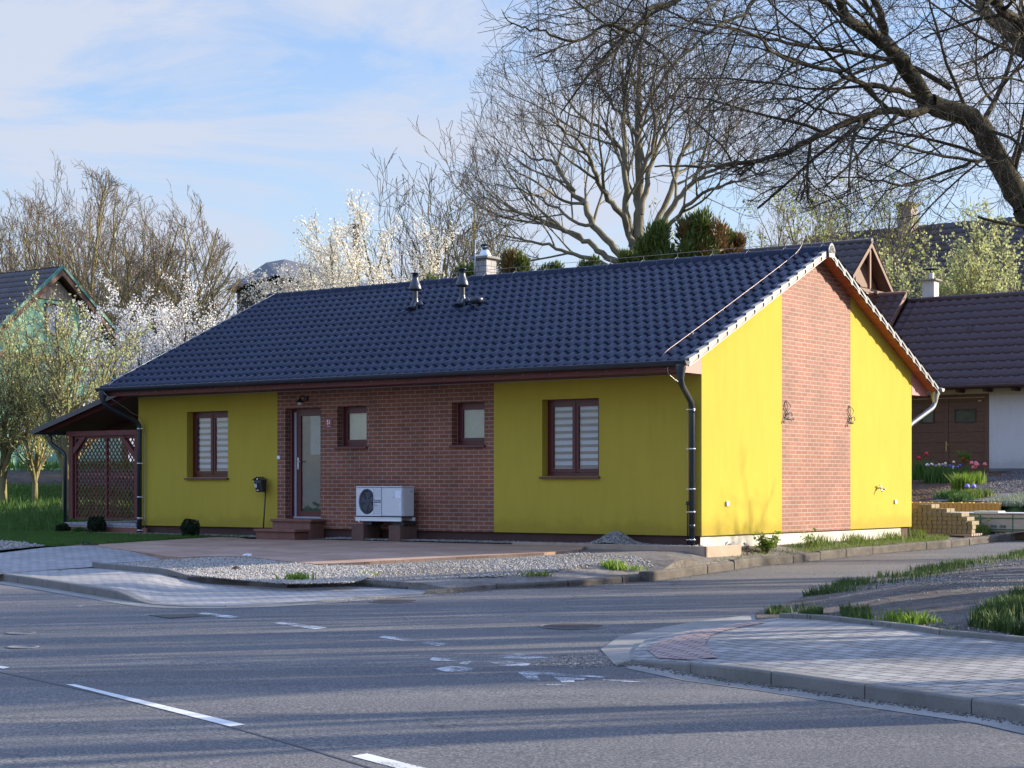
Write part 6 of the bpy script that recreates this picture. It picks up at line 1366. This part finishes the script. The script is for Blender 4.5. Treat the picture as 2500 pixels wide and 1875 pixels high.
mb=MB(); mb.tube([(-8.7,G0+3,6.80),(2,G0+3,6.80)],.10,10); mb.build('ridge',MAT['tile_brown'],g_)
mb=MB()
mb.box((-8.7,G0-.66,3.80),(2,G0-.53,3.91),.03); 
mb.build('gutter',MAT['brown_tr'],g_)
for k in range(12): u=-8.2+k*.83; mb=MB(); mb.box((u,G0-.45,3.70),(u+.12,G0,3.80)); mb.build('rafter_end',MAT['brown_tr'],g_)
mb=MB(); mb.box((-8.7,G0-.5,3.801),(2,G0+.0,3.86)); mb.build('soffit',MAT['brown_tr'],g_)
qa,qz=front(2252,907,28.6); qb,_=front(2276,907,28.6); qz-=0; mb=MB(); mb.box((qa,28.6,5.2),(qb+.06,28.98,front(2260,686,28.6)[1])); QZ=front(2260,686,28.6)[1]; qm=(qa+qb+.06)/2; ch=mb.build('chimney',varied('white_chimney',(.50,.49,.46),.85,.3,.15,4,40),g_)
mb=MB(); mb.box((qa-.09,28.51,QZ+.001),(qb+.15,29.07,QZ+.06),.01); mb.build('cap_slab',MAT['concrete_pale'],ch)
mb=MB(); mb.lathe((qm,28.79,QZ+.06),[(.11,0),(.11,.2)],14); mb.build('flue',MAT['zinc'],ch)
mb=MB(); mb.tube([(qm,28.79,QZ+.25),(qm,28.79,QZ+.4)],.02,6); mb.lathe((qm,28.79,QZ+.38),[(.26,0),(.24,.015),(.001,.06)],16); mb.build('rain_cowl',MAT['iron'],ch)
for px in (2272,2372,): 
    u,z=front(px,762,26.6); zz=3.88+(26.6-G0+.5)*(2.9/3.5); mb=MB(); mb.prism([(u-.13,26.35,zz-.18),(u+.13,26.35,zz-.18),(u,26.35,zz+.03)],0,(0,.3,0)); mb.build('roof_vent',MAT['tile_brown'],g_)
mb=MB(); mb.box((-4.4,27.9,6.6),(-4.1,28.2,7.25)); mb.build('chimney_stub',MAT['gable_wood'],g_)
# middle block: small lower roof left of the garage wing
m_=thing('lean_roof_wing','small dark tiled wing between the bungalow verge and the garage roof','building',(-10.5,G0,zf),'H')
mb=MB(); mb.box((-14.5,G0+.4,zf),(-8.95,G0+5.6,4.3)); mb.build('wall',MAT['cream'],m_)
tileroof(-14.5,-8.72,G0-.2,4.30,G0+2.9,7.02,'roof',MAT['tile_brown'],m_); tileroof(-14.5,-8.72,G0+6.0,4.30,G0+2.9,7.02,'roof',MAT['tile_brown'],m_)
mb=MB(); mb.tube([(-14.5,G0+2.9,7.04),(-8.72,G0+2.9,7.04)],.09,8); mb.prism([(-8.72,G0-.25,4.26),(-8.72,G0+2.9,7.12),(-8.72,G0+2.9,6.95),(-8.72,G0-.1,4.2)],0,(.03,0,0)); mb.build('verge_trim',MAT['gable_wood'],m_)
u,z=front(2148,738,26.4); mb=MB(); zz=4.3+(26.4-24.6)*(2.72/3.1); mb.prism([(u-.14,26.15,zz-.2),(u+.14,26.15,zz-.2),(u,26.15,zz+.03)],0,(0,.3,0)); mb.build('roof_vent',MAT['tile_brown'],m_)
# house with wooden gable
ug=-9.6; ay,az=gablep(2127.5,590,ug); ly,lz=gablep(2085,669,ug); ry,rz_=gablep(2181,707,ug)
sl_=(az-lz)/(ay-ly); slr=(az-rz_)/(ry-ay); hw=4.2
h2=thing('gabled_house','brown roofed house with red brown wooden gable peeking over the bungalow','building',(ug,ay,zf),'H')
k_=.5*(sl_+slr)
mb=MB(); mb.prism([(ug-.45,ay-hw+.4,zf),(ug-.45,ay+hw-.4,zf),(ug-.45,ay+hw-.4,az-k_*(hw-.4)-.12),(ug-.45,ay,az-.22),(ug-.45,ay-hw+.4,az-k_*(hw-.4)-.12)],0,(-.3,0,0)); mb.build('wall',MAT['cream'],h2)
mb=MB(); mb.prism([(ug-.44,ay-1.35,az-k_*1.35-.2),(ug-.44,ay+1.35,az-k_*1.35-.2),(ug-.44,ay,az-.2)],0,(.03,0,0)); mb.build('boarding',MAT['gable_wood'],h2)
mb=MB()
for s_ in (-1,1): mb.prism([(ug-.02,ay,az-.02),(ug-.02,ay+s_*hw,az-.02-k_*hw),(ug-.02,ay+s_*hw,az-.17-k_*hw),(ug-.02,ay,az-.17)],0,(.04,0,0)); mb.prism([(ug-.42,ay,az-.04),(ug-.42,ay+s_*hw,az-.04-k_*hw),(ug-.42,ay+s_*hw,az-.10-k_*hw),(ug-.42,ay,az-.10)],0,(.38,0,0))
mb.box((ug-.12,ay-.05,az-1.6),(ug-.03,ay+.05,az-.18)); mb.bar((ug-.08,ay-1.35,az-1.55),(ug-.08,ay+1.3,az-1.55),.09,.1); mb.build('bargeboard',MAT['gable_wood'],h2)
tileroof(ug-9,ug+.02,ay-hw-.1,az-k_*(hw+.1)-.02,ay,az-.0,'roof',MAT['tile_old'],h2); tileroof(ug-9,ug+.02,ay+hw+.1,az-k_*(hw+.1)-.02,ay,az-.0,'roof',MAT['tile_old'],h2)
mb=MB(); mb.tube([(ug-9,ay,az+.03),(ug+.03,ay,az+.03)],.09,8); mb.build('ridge',MAT['tile_old'],h2)
mb=MB(); mb.prism([(ug-2.6,ay-1.3-.3,az-k_*1.3-.22),(ug-2.3,ay-1.3-.3,az-k_*1.3-.22),(ug-2.45,ay-1.5,az-k_*1.3+.0)],0,(0,.3,0)); mb.build('roof_vent',MAT['tile_old'],h2)
# far long house
off=45; uL,zL=front(1971,577,off); uR,zR=front(2500,536,off); h3=thing('long_house','long house with dark brown roof and tall brick chimney behind the fruit trees','building',(uL+5,off,1.6),'H')
mb=MB(); mb.box((uL+.3,off-3.4,1.5),(uR+12,off+3.4,8.2)); mb.prism([(uL+.3,off-3.4,8.2),(uL+.3,off+3.4,8.2),(uL+.3,off,zL-.2)],0,(.3,0,0)); mb.build('wall',MAT['white_wall'],h3)
tileroof(uL,uR+12,off-4.0,7.9,off,zL,'roof',MAT['tile_old'],h3); tileroof(uL,uR+12,off+4.0,7.9,off,zL,'roof',MAT['tile_old'],h3)
mb=MB(); 
for s_ in (-1,1): mb.prism([(uL-.03,off,zL+.08),(uL-.03,off+s_*4.1,7.9),(uL-.03,off+s_*4.1,7.7),(uL-.03,off,zL-.14)],0,(.06,0,0))
mb.build('verge_trim',MAT['gable_wood'],h3)
uc,zc=front(2200,505,off-.5); ue,_=front(2241,505,off-.5)
mb=MB(); mb.box((uc,off-.9,zL-1.2),(uc+.62,off-.2,zc)); ch=mb.build('chimney',brickmat('old_chimney_brick',(.20,.13,.10),(.30,.23,.18),(.30,.28,.25),.28,.09,.012,.5,.5),h3); mb=MB(); mb.box((uc-.05,off-.95,zc+.001),(uc+.67,off-.15,zc+.10)); mb.build('cap_slab',MAT['concrete_old'],ch)
for k,(a,b) in enumerate(((uL+4,5.2),(uL+7,5.2),(uL+10,5.2))):
    mb=MB(); mb.box((a,off-3.44,b),(a+1.0,off-3.41,b+1.2)); mb.build('window',MAT['slate'],h3)
# green house on the left
ug=-30; ay,az=gablep(152,652,ug); ry,rz_=gablep(342,878,ug); k_=(az-rz_)/(ry-ay); hw=ry-ay; gz=hter(*l2w(ug-2,ay))
gh=thing('green_house','pale green gabled house with weathered wood in the gable top','building',(ug,ay,gz),'H'); MAT['greenwall']=stucco('green_render',(.29,.52,.36)); MAT['greywood']=varied('weathered_boards',(.36,.27,.21),.8,.3,.3,3,30,.2)
def boards():
    m=M('weathered_vertical_boards',(.34,.27,.22),.8,.3); f=m.noise(3,5,.7,m.co((1,8,.6))); w=m.n('ShaderNodeTexWave',wave_type='BANDS',bands_direction='Y',wave_profile='SAW'); w.inputs['Scale'].default_value=2.6; m.L.new(m.tc.outputs['Object'],w.inputs[0])
    c=m.ramp(f,[(.3,(.30,.17,.09)),(.5,(.38,.30,.25)),(.7,(.45,.41,.38))]); m.base(m.mix(1.,c,m.ramp(w.outputs[0],[(0,(.35,.35,.35)),(.1,(1,1,1))]),'MULTIPLY')); return m.m
MAT['boards']=boards()
mb=MB(); he=hw-.45; zt_=az-.25-k_*0; 
mb.prism([(ug-.4,ay-he,gz-.5),(ug-.4,ay+he,gz-.5),(ug-.4,ay+he,az-.28-k_*he),(ug-.4,ay,az-.28),(ug-.4,ay-he,az-.28-k_*he)],0,(-.3,0,0)); mb.box((ug-10,ay-he,gz-.5),(ug-.71,ay-he+.3,az-.3-k_*he)); mb.box((ug-10,ay+he-.3,gz-.5),(ug-.71,ay+he,az-.3-k_*he)); mb.build('wall',MAT['greenwall'],gh)
zb_=gablep(103,729,ug-.4)[1]; dw=(az-.28-zb_)/k_
mb=MB(); mb.prism([(ug-.397,ay-dw,zb_),(ug-.397,ay+dw,zb_),(ug-.397,ay,az-.3)],0,(.05,0,0)); mb.build('boarding',MAT['boards'],gh)
mb=MB(); mb.box((ug-.395,ay-he,zb_-1.75-.26),(ug-.36,ay+he+.1,zb_-1.75)); mb.build('brown_band',MAT['gable_wood'],gh)
def wnd(v,z,w,h,u): 
    mb=MB(); mb.box((u,v-w/2,z),(u+.05,v+w/2,z+.06)); mb.box((u,v-w/2,z+h-.06),(u+.05,v+w/2,z+h)); mb.box((u,v-w/2,z+.061),(u+.05,v-w/2+.06,z+h-.061)); mb.box((u,v+w/2-.06,z+.061),(u+.05,v+w/2,z+h-.061)); mb.box((u,v-.03,z+.061),(u+.04,v+.03,z+h-.061)); f_=mb.build('window',MAT['brown_tr'],gh)
    mb=MB(); mb.box((u+.005,v-w/2+.055,z+.055),(u+.012,v+w/2-.055,z+h-.055)); mb.build('pane',varied('curtained_pane',(.35,.38,.46),.3,.5,.4,4,12,0),f_)
v_,z_=gablep(120,760,ug-.4); wnd(v_+.3,z_-.75,.95,1.0,ug-.398); wnd(v_-1.9+3.6,z_-.75,.95,1.0,ug-.398); wnd(ay-1,gz+1.0,1.0,1.3,ug-.398); wnd(ay+1.3,gz+1.0,1.0,1.3,ug-.398)
tileroof(ug-12,ug+.0,ay-hw-.1,az-k_*(hw+.1),ay,az,'roof',MAT['tile_old'],gh,.3,.25,.018,.02); tileroof(ug-12,ug+.0,ay+hw+.1,az-k_*(hw+.1),ay,az,'roof',MAT['tile_old'],gh,.3,.25,.018,.02)
MAT['greentrim']=varied('green_metal_trim',(.04,.19,.14),.45,.5,.2)
mb=MB(); mb2=MB()
for s_ in (-1,1):
    mb.prism([(ug+.0,ay,az+.06),(ug+.0,ay+s_*(hw+.1),az+.06-k_*(hw+.1)),(ug+.0,ay+s_*(hw+.1),az-.05-k_*(hw+.1)),(ug+.0,ay,az-.05)],0,(.05,0,0))
    mb2.prism([(ug-.02,ay,az-.051),(ug-.02,ay+s_*(hw+.1),az-.051-k_*(hw+.1)),(ug-.02,ay+s_*(hw+.1),az-.26-k_*(hw+.1)),(ug-.02,ay,az-.26)],0,(.035,0,0)); mb2.prism([(ug-.39,ay,az-.08),(ug-.39,ay+s_*hw,az-.08-k_*hw),(ug-.39,ay+s_*hw,az-.14-k_*hw),(ug-.39,ay,az-.14)],0,(.37,0,0))
mb.build('verge_trim',MAT['greentrim'],gh); mb2.build('bargeboard',MAT['gable_wood'],gh)
# dark hipped house with tall chimney
D=80
A=pw(650,641,D); B=pw(690,643,D+2); C_=pw(820,662,D+9); E_=pw(551,707,D-1); G_2=pw(672,712,D-4); ze=E_[2]
d2=thing('hipped_house','dark house with grey slate hipped roof and tall brown stack','building',(A[0],D+3,hter(A[0],D)),0); 
W2_=(C_[0]+1.5,D+16)
base=[(E_[0],E_[1],ze),(A[0]+1.3,D-6.5,ze),(C_[0]+4.0,D+4,ze),(C_[0]-1.5,D+14,ze)]
r1=(A[0],A[1],A[2]); r2=(A[0]+.75,D+.5,B[2]); r3=(C_[0],D+9,C_[2])
mb=MB(); mb.add([base[0],base[1],base[2],base[3],r1,r2,r3],[(0,1,4),(1,5,4),(1,2,6,5),(2,3,6),(3,0,4,5,6)]); mb.build('roof',MAT['slate'],d2)
mb=MB(); q=[(b[0]+(A[0]+2.5-b[0])*.10,b[1]+(D+4-b[1])*.10) for b in base]; z0_=hter(A[0],D)-.5
mb.add([(x,y,z0_) for x,y in q]+[(x,y,ze-.02) for x,y in q],[(0,1,5,4),(1,2,6,5),(2,3,7,6),(3,0,4,7),(4,5,6,7)]); mb.build('wall',varied('dark_boards',(.025,.014,.011),.7,.3,.3,3,20),d2)
x,y,z=pw(870,548,D+6); mb=MB(); mb.box((x-.16,y-.16,C_[2]-2.6),(x+.16,y+.16,z-.12)); mb.box((x-.21,y-.21,z-.119),(x+.21,y+.21,z),.01); mb.build('chimney',varied('brown_stack',(.10,.06,.04),.8,.3,.4,3,30),d2)
mb=MB(); mb.tube([(A[0]+.45,A[1]-.6,A[2]-1.9),(A[0]+.45,A[1]-.6,A[2]-.2)],.03,5); mb.build('roof_rod',MAT['zinc'],d2)
# ---------------- garden right: palisade, flower bed, pallets ----------------
ow=varied('honey_concrete_post',(.62,.32,.08),.75,.3,.18,4,50,.2); pv=14.6
ps=thing('palisade','honey coloured round post palisade holding up the flower bed','retaining wall',(-2.5,pv,-.1),'H')
mb=MB(); u=-3.9
while u<-.72: mb.box((u,pv,-.25),(u+.10,pv+.12,.605+.006*math.sin(u*37)),.018); u+=.102
mb.build('post_row',ow,ps)
mb=MB(); u=-3.9
while u<-1.2: mb.box((u,pv-.18,-.25),(u+.10,pv-.06,.22+.006*math.sin(u*31)),.018); u+=.102
mb.build('post_row',ow,ps)
bed=[hl(-5.5,pv+.14),hl(-.6,pv+.14),hl(-.5,23.8),hl(-6,23.8)]; hb=lambda x,y: hter(x,y)+.03
sheet('flower_bed',[hl(-6,pv+.13),hl(-2.6,pv+.13),hl(-2.6,23.8),hl(-8,23.8)],hb,0,MAT['mulch'],.6)
sheet('gravel_bed',[hl(-2.6,pv+.13),hl(.3,pv+.5),hl(.8,23.8),hl(-2.6,23.8)],hb,0,MAT['dark_gravel'],.6)
pebbles('gravel',scatter([hl(-3.4,17.5),hl(.2,16.5),hl(.8,23.7),hl(-3.6,23.7)],9000,hb,rng),.03,MAT['peb_dark'],61,'dark stone chips covering the bed before the garage')
pebbles('mulch',scatter([hl(-5.5,pv+.15),hl(-2.4,pv+.15),hl(-3.2,23.7),hl(-6,23.7)],5000,hb,rng),.03,MAT['mulch'],62,'brown bark mulch of the flower bed','mulch')
mb=MB(); mb.box((-9,23.75,1.2),(2,G0-.005,1.345)); setp(mb.build('garage_apron',MAT['concrete_pale'],org=(-4,24,1.2),rz='H'),kind='structure')
def spot(px,py): 
    x,y=at(px,py,hb); return x,y,hb(x,y)
def clump(px,py,r,n,hgt,wid,mat,lab,sd,lean=.6,name='flower_clump',cat='flowers',heads=(),pxs=None):
    x,y,z=spot(px,py); t=thing(name,lab,cat,(x,y,z)); rg=random.Random(sd)
    pts=[(x+rg.gauss(0,r*.5),y+rg.gauss(0,r*.4),0) for _ in range(n)]; pts=[(a,b,hb(a,b)-.02) for a,b,_ in pts]
    o=blades('foliage',[(a-x,b-y,c-z) for a,b,c in pts],hgt,wid,mat,sd,None,None,lean)
    for k_ in ('kind','label','category'):
        if k_ in o: del o[k_]
    o.parent=t; ORG[o.name]=ORG[t.name]
    for (cnt,cm,hh,sz,ox) in heads:
        for q in range(cnt):
            a=x+rg.gauss(0,r*.45)+ox; b=y+rg.gauss(0,r*.3); zz=z+hh*rg.uniform(.85,1.12); m2=MB(); m2.tube([(a,b,z-.02),(a+rg.gauss(0,.01),b,zz)],.005,4,False); m2.build('stem',GR,t); m2=MB(); m2.lathe((a,b,zz),[(.001,-sz*.1),(sz*1.1,sz*.25),(sz*1.35,sz*.9),(sz*1.0,sz*1.8),(sz*.4,sz*2.2)],7); m2.build('flower_head',cm,t)
    return t
mm=lambda n,c: varied(n,c,.5,.3,.15,20,60,0)
red_=mm('red_petals',(.55,.02,.02)); pink_=mm('pink_petals',(.62,.16,.18)); org_=mm('orange_petals',(.65,.13,.02)); wht_=mm('white_petals',(.7,.66,.6)); blu_=mm('violet_petals',(.12,.10,.40)); lil_=mm('lilac_petals',(.45,.33,.45)); crm=mm('cream_petals',(.62,.58,.35)); vio=mm('hyacinth_violet',(.22,.18,.55))
GR,GL,WD=MAT['grass'],MAT['grass_lit'],MAT['weed']
clump(2252,1170,.30,420,.48,.012,GR,'red tulips in tall leaves beside the yellow wall corner',71,.35,heads=[(2,red_,.62,.045,-.05)])
clump(2290,1178,.34,620,.42,.012,GR,'white and lilac flowers in dense leaves left of the orange crown flower',72,.4,heads=[(5,crm,.46,.03,.0),(5,lil_,.45,.03,.1),(3,wht_,.44,.025,-.2)])
clump(2325,1170,.32,420,.32,.012,GR,'deep violet hyacinths with white bells behind the leaves',73,.4,heads=[(7,blu_,.34,.03,.08),(4,wht_,.30,.022,0)])
clump(2352,1200,.20,560,.42,.014,WD,'bright green leafy clump under the orange crown flower',74,.7,heads=[])
clump(2355,1160,.10,60,.30,.01,GL,'crown imperial with orange bells and a green leaf tuft on top',75,.5,heads=[(9,org_,.42,.032,.0)])
x,y,z=spot(2352,1160); cr=[o for o in COL.objects if o.get('label','').startswith('crown imperial')][0]; o=blades('leaf_tuft',[(random.Random(i).gauss(0,.08),random.Random(i+500).gauss(0,.05),.42) for i in range(130)],.24,.012,GL,76,None,None,.9); [o.__delitem__(k_) for k_ in ('kind','label','category') if k_ in o]; o.parent=cr
clump(2382,1180,.24,260,.30,.016,WD,'pink tulips over broad leaves right of the crown imperial',77,.5,heads=[(7,pink_,.44,.042,0)])
clump(2320,1216,.32,420,.20,.014,GR,'low green leaf cluster in front of the mulch',78,.8,heads=[])
clump(2372,1215,.34,430,.20,.013,GL,'violet hyacinths low in leaves at the bed edge, two heads',79,.8,heads=[(2,vio,.24,.05,0)])
clump(2345,1222,.26,260,.18,.013,GR,'dark low leaves at the palisade edge in the middle',80,.8)
clump(2405,1212,.2,200,.2,.01,GL,'pale narrow leaves near the right end of the palisade',81,.7)
blades('ground_cover',scatter([hl(-1.1,pv-.0),hl(.9,13.2),hl(1.1,17.5),hl(-.9,16.9)],5200,lambda x,y:max(hb(x,y)-.1,.12),rng),.17,.011,leafm('silvery_leaves',(.16,.20,.13),(.30,.34,.25),.3),82,'silvery green ground cover right of the palisade','ground cover')
# paver pallet: individual pavers in a stepped stack
bl=varied('tan_block',(.27,.22,.14),.9,.2,.18,6,60,.4); blk=[]
def paverstack(u0,v0,cols,rows_h,z0,lab):
    proto=None; rg=random.Random(9); n=0
    for c,hgt in enumerate(rows_h):
        for k in range(hgt):
            for dpt in range(1 if k<hgt-1 else 2):
                x=u0+c*.108+rg.uniform(-.004,.004)+(k%2)*.01; v=v0+dpt*.21+rg.uniform(-.006,.006); z=z0+k*.085
                if proto is None:
                    mb=MB(); mb.box((x,v,z),(x+.10,v+.20,z+.08),.006); proto=mb.build('paving_block',bl,org=(x+.05,v+.1,z),rz='H'); o=proto
                else:
                    o=proto.copy(); COL.objects.link(o); X,Y=l2w(x+.05,v+.1); o.location=(X,Y,z); o.rotation_euler=(0,0,TH+rg.uniform(-.03,.03))
                rowname=['bottom','second','third','fourth','fifth','sixth','seventh'][k]
                ordn=['first','second','third','fourth','fifth','sixth','seventh','eighth','ninth','tenth','eleventh','twelfth','thirteenth','fourteenth'][c]
                setp(o,'tan paving block in the %s layer, %s column from the left%s'%(rowname,ordn,', rear row' if dpt else ''),'paving block','tan paving blocks stacked by the street kerb'); n+=1
pv0=hp(*l2w(-.3,9.6))
pu,pz=front(2243,1312,9.9)
paverstack(-.86,9.75,14,[1,5,6,7,7,7,6,6,6,5,5,5,4,3],.02,'')
pl_=thing('pallet','weathered wooden pallet under the tan block stack','pallet',(-.5,9.8,-.12),'H')
mb=MB()
for k in range(5): mb.box((-.9,9.72+k*.12,-.03),(.66,9.80+k*.12,.015))
for u in (-.85,-.15,.5): mb.box((u,9.72,-.14),(u+.1,10.28,-.031))
mb.build('boards',MAT['greywood'],pl_)
# wrapped bundle of long kerb units
kb=thing('wrapped_bundle','shrink wrapped bundle of pale concrete units with green straps','bundle',(.0,11.6,0),'H')
mb=MB(); mb.box((-1.0,11.2,.02),(1.9,12.1,.40),.02); mb.build('film_wrap',varied('milky_film',(.42,.40,.38),.35,.5,.12,5,14,.2),kb)
mb=MB(); mb.box((-1.02,11.18,.401),(1.92,12.12,.425),.008); mb.box((.1,11.2,.426),(.65,11.6,.46),.01); mb.build('top_sheet',varied('white_film',(.68,.66,.62),.4,.5,.1,6,20,.2),kb)
mb=MB()
for u in (-.55,-.05,.25,.95,1.4): mb.box((u,11.19,.02),(u+.02,11.199,.40))
mb.box((-1.0,11.185,.30),(1.4,11.189,.32)); mb.box((-.2,11.185,.06),(1.4,11.189,.085)); mb.build('strap',varied('green_strap',(.04,.14,.09),.5,.4),kb)
textobj('me  me  me',.11,varied('green_print',(.06,.14,.11),.6,.3),kb,(.55,11.186,.145),ext=.0008)
blades('grass',scatter([hl(.55,10.6),hl(.5,13.0),hl(.0,13.4),hl(.3,10.6)],700,hp,rng),.22,.007,MAT['grass_lit'],83,'tall grass beside the block stack along the kerb')
leafplant('leafy_shrub',.12,11.0,-.10,30,.45,.55,MAT['weed'],'tall weedy plants in front of the wrapped bundle',84,.035)

# dense dark hedge added behind the carport to darken the view through the lattice
rgn=np.random.default_rng(5); hX,hY=l2w(-14.5,6.6); hz=hter(hX,hY); t=thing('hedge','dark green hedge added behind the carport lattice','hedge',(hX,hY,hz),TH)
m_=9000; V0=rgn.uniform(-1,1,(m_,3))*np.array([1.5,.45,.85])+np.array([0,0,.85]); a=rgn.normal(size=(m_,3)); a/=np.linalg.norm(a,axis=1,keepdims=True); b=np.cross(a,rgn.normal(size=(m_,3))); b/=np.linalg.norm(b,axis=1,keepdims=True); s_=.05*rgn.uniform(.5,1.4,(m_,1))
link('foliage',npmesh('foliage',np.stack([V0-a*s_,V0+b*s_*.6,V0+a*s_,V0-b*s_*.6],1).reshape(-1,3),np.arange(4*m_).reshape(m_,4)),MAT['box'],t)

# unseen hedges and trees added behind the camera to darken the window reflections
rgn=np.random.default_rng(8)
for k,(X0,X1,Yh,hh,lb) in enumerate(((-45,-8,-16,3.6,'tall dark hedge added behind the camera, left part'),(-4,40,-18,4.4,'tall dark hedge added behind the camera, right part'))):
    t=thing('hedge',lb,'hedge',((X0+X1)/2,Yh,zr((X0+X1)/2,Yh)),0,'hedges added behind the camera'); m_=14000
    V0=np.stack([rgn.uniform(X0,X1,m_)-(X0+X1)/2,rgn.normal(0,.5,m_),np.zeros(m_)],1); V0[:,2]=rgn.uniform(0,1,m_)*hh*(.8+.2*np.sin(V0[:,0]*.9)*np.sin(V0[:,0]*.37+1))
    a=rgn.normal(size=(m_,3)); a/=np.linalg.norm(a,axis=1,keepdims=True); b=np.cross(a,rgn.normal(size=(m_,3))); b/=np.linalg.norm(b,axis=1,keepdims=True); s_=.22*rgn.uniform(.5,1.4,(m_,1))
    link('foliage',npmesh('foliage',np.stack([V0-a*s_,V0+b*s_*.6,V0+a*s_,V0-b*s_*.6],1).reshape(-1,3),np.arange(4*m_).reshape(m_,4)),MAT['conifer'],t)
for k,(X,Y,sc) in enumerate(((-22,-20,1.1),(-9,-19,.9),(4,-21,1.15),(15,-20,1.0),(26,-22,1.2))):
    o=dup(proto,(X,Y,zr(X,Y)),k*1.3,'bare tree added behind the camera, %s from the left'%ordn[k],sc); o['group']='bare trees added behind the camera'
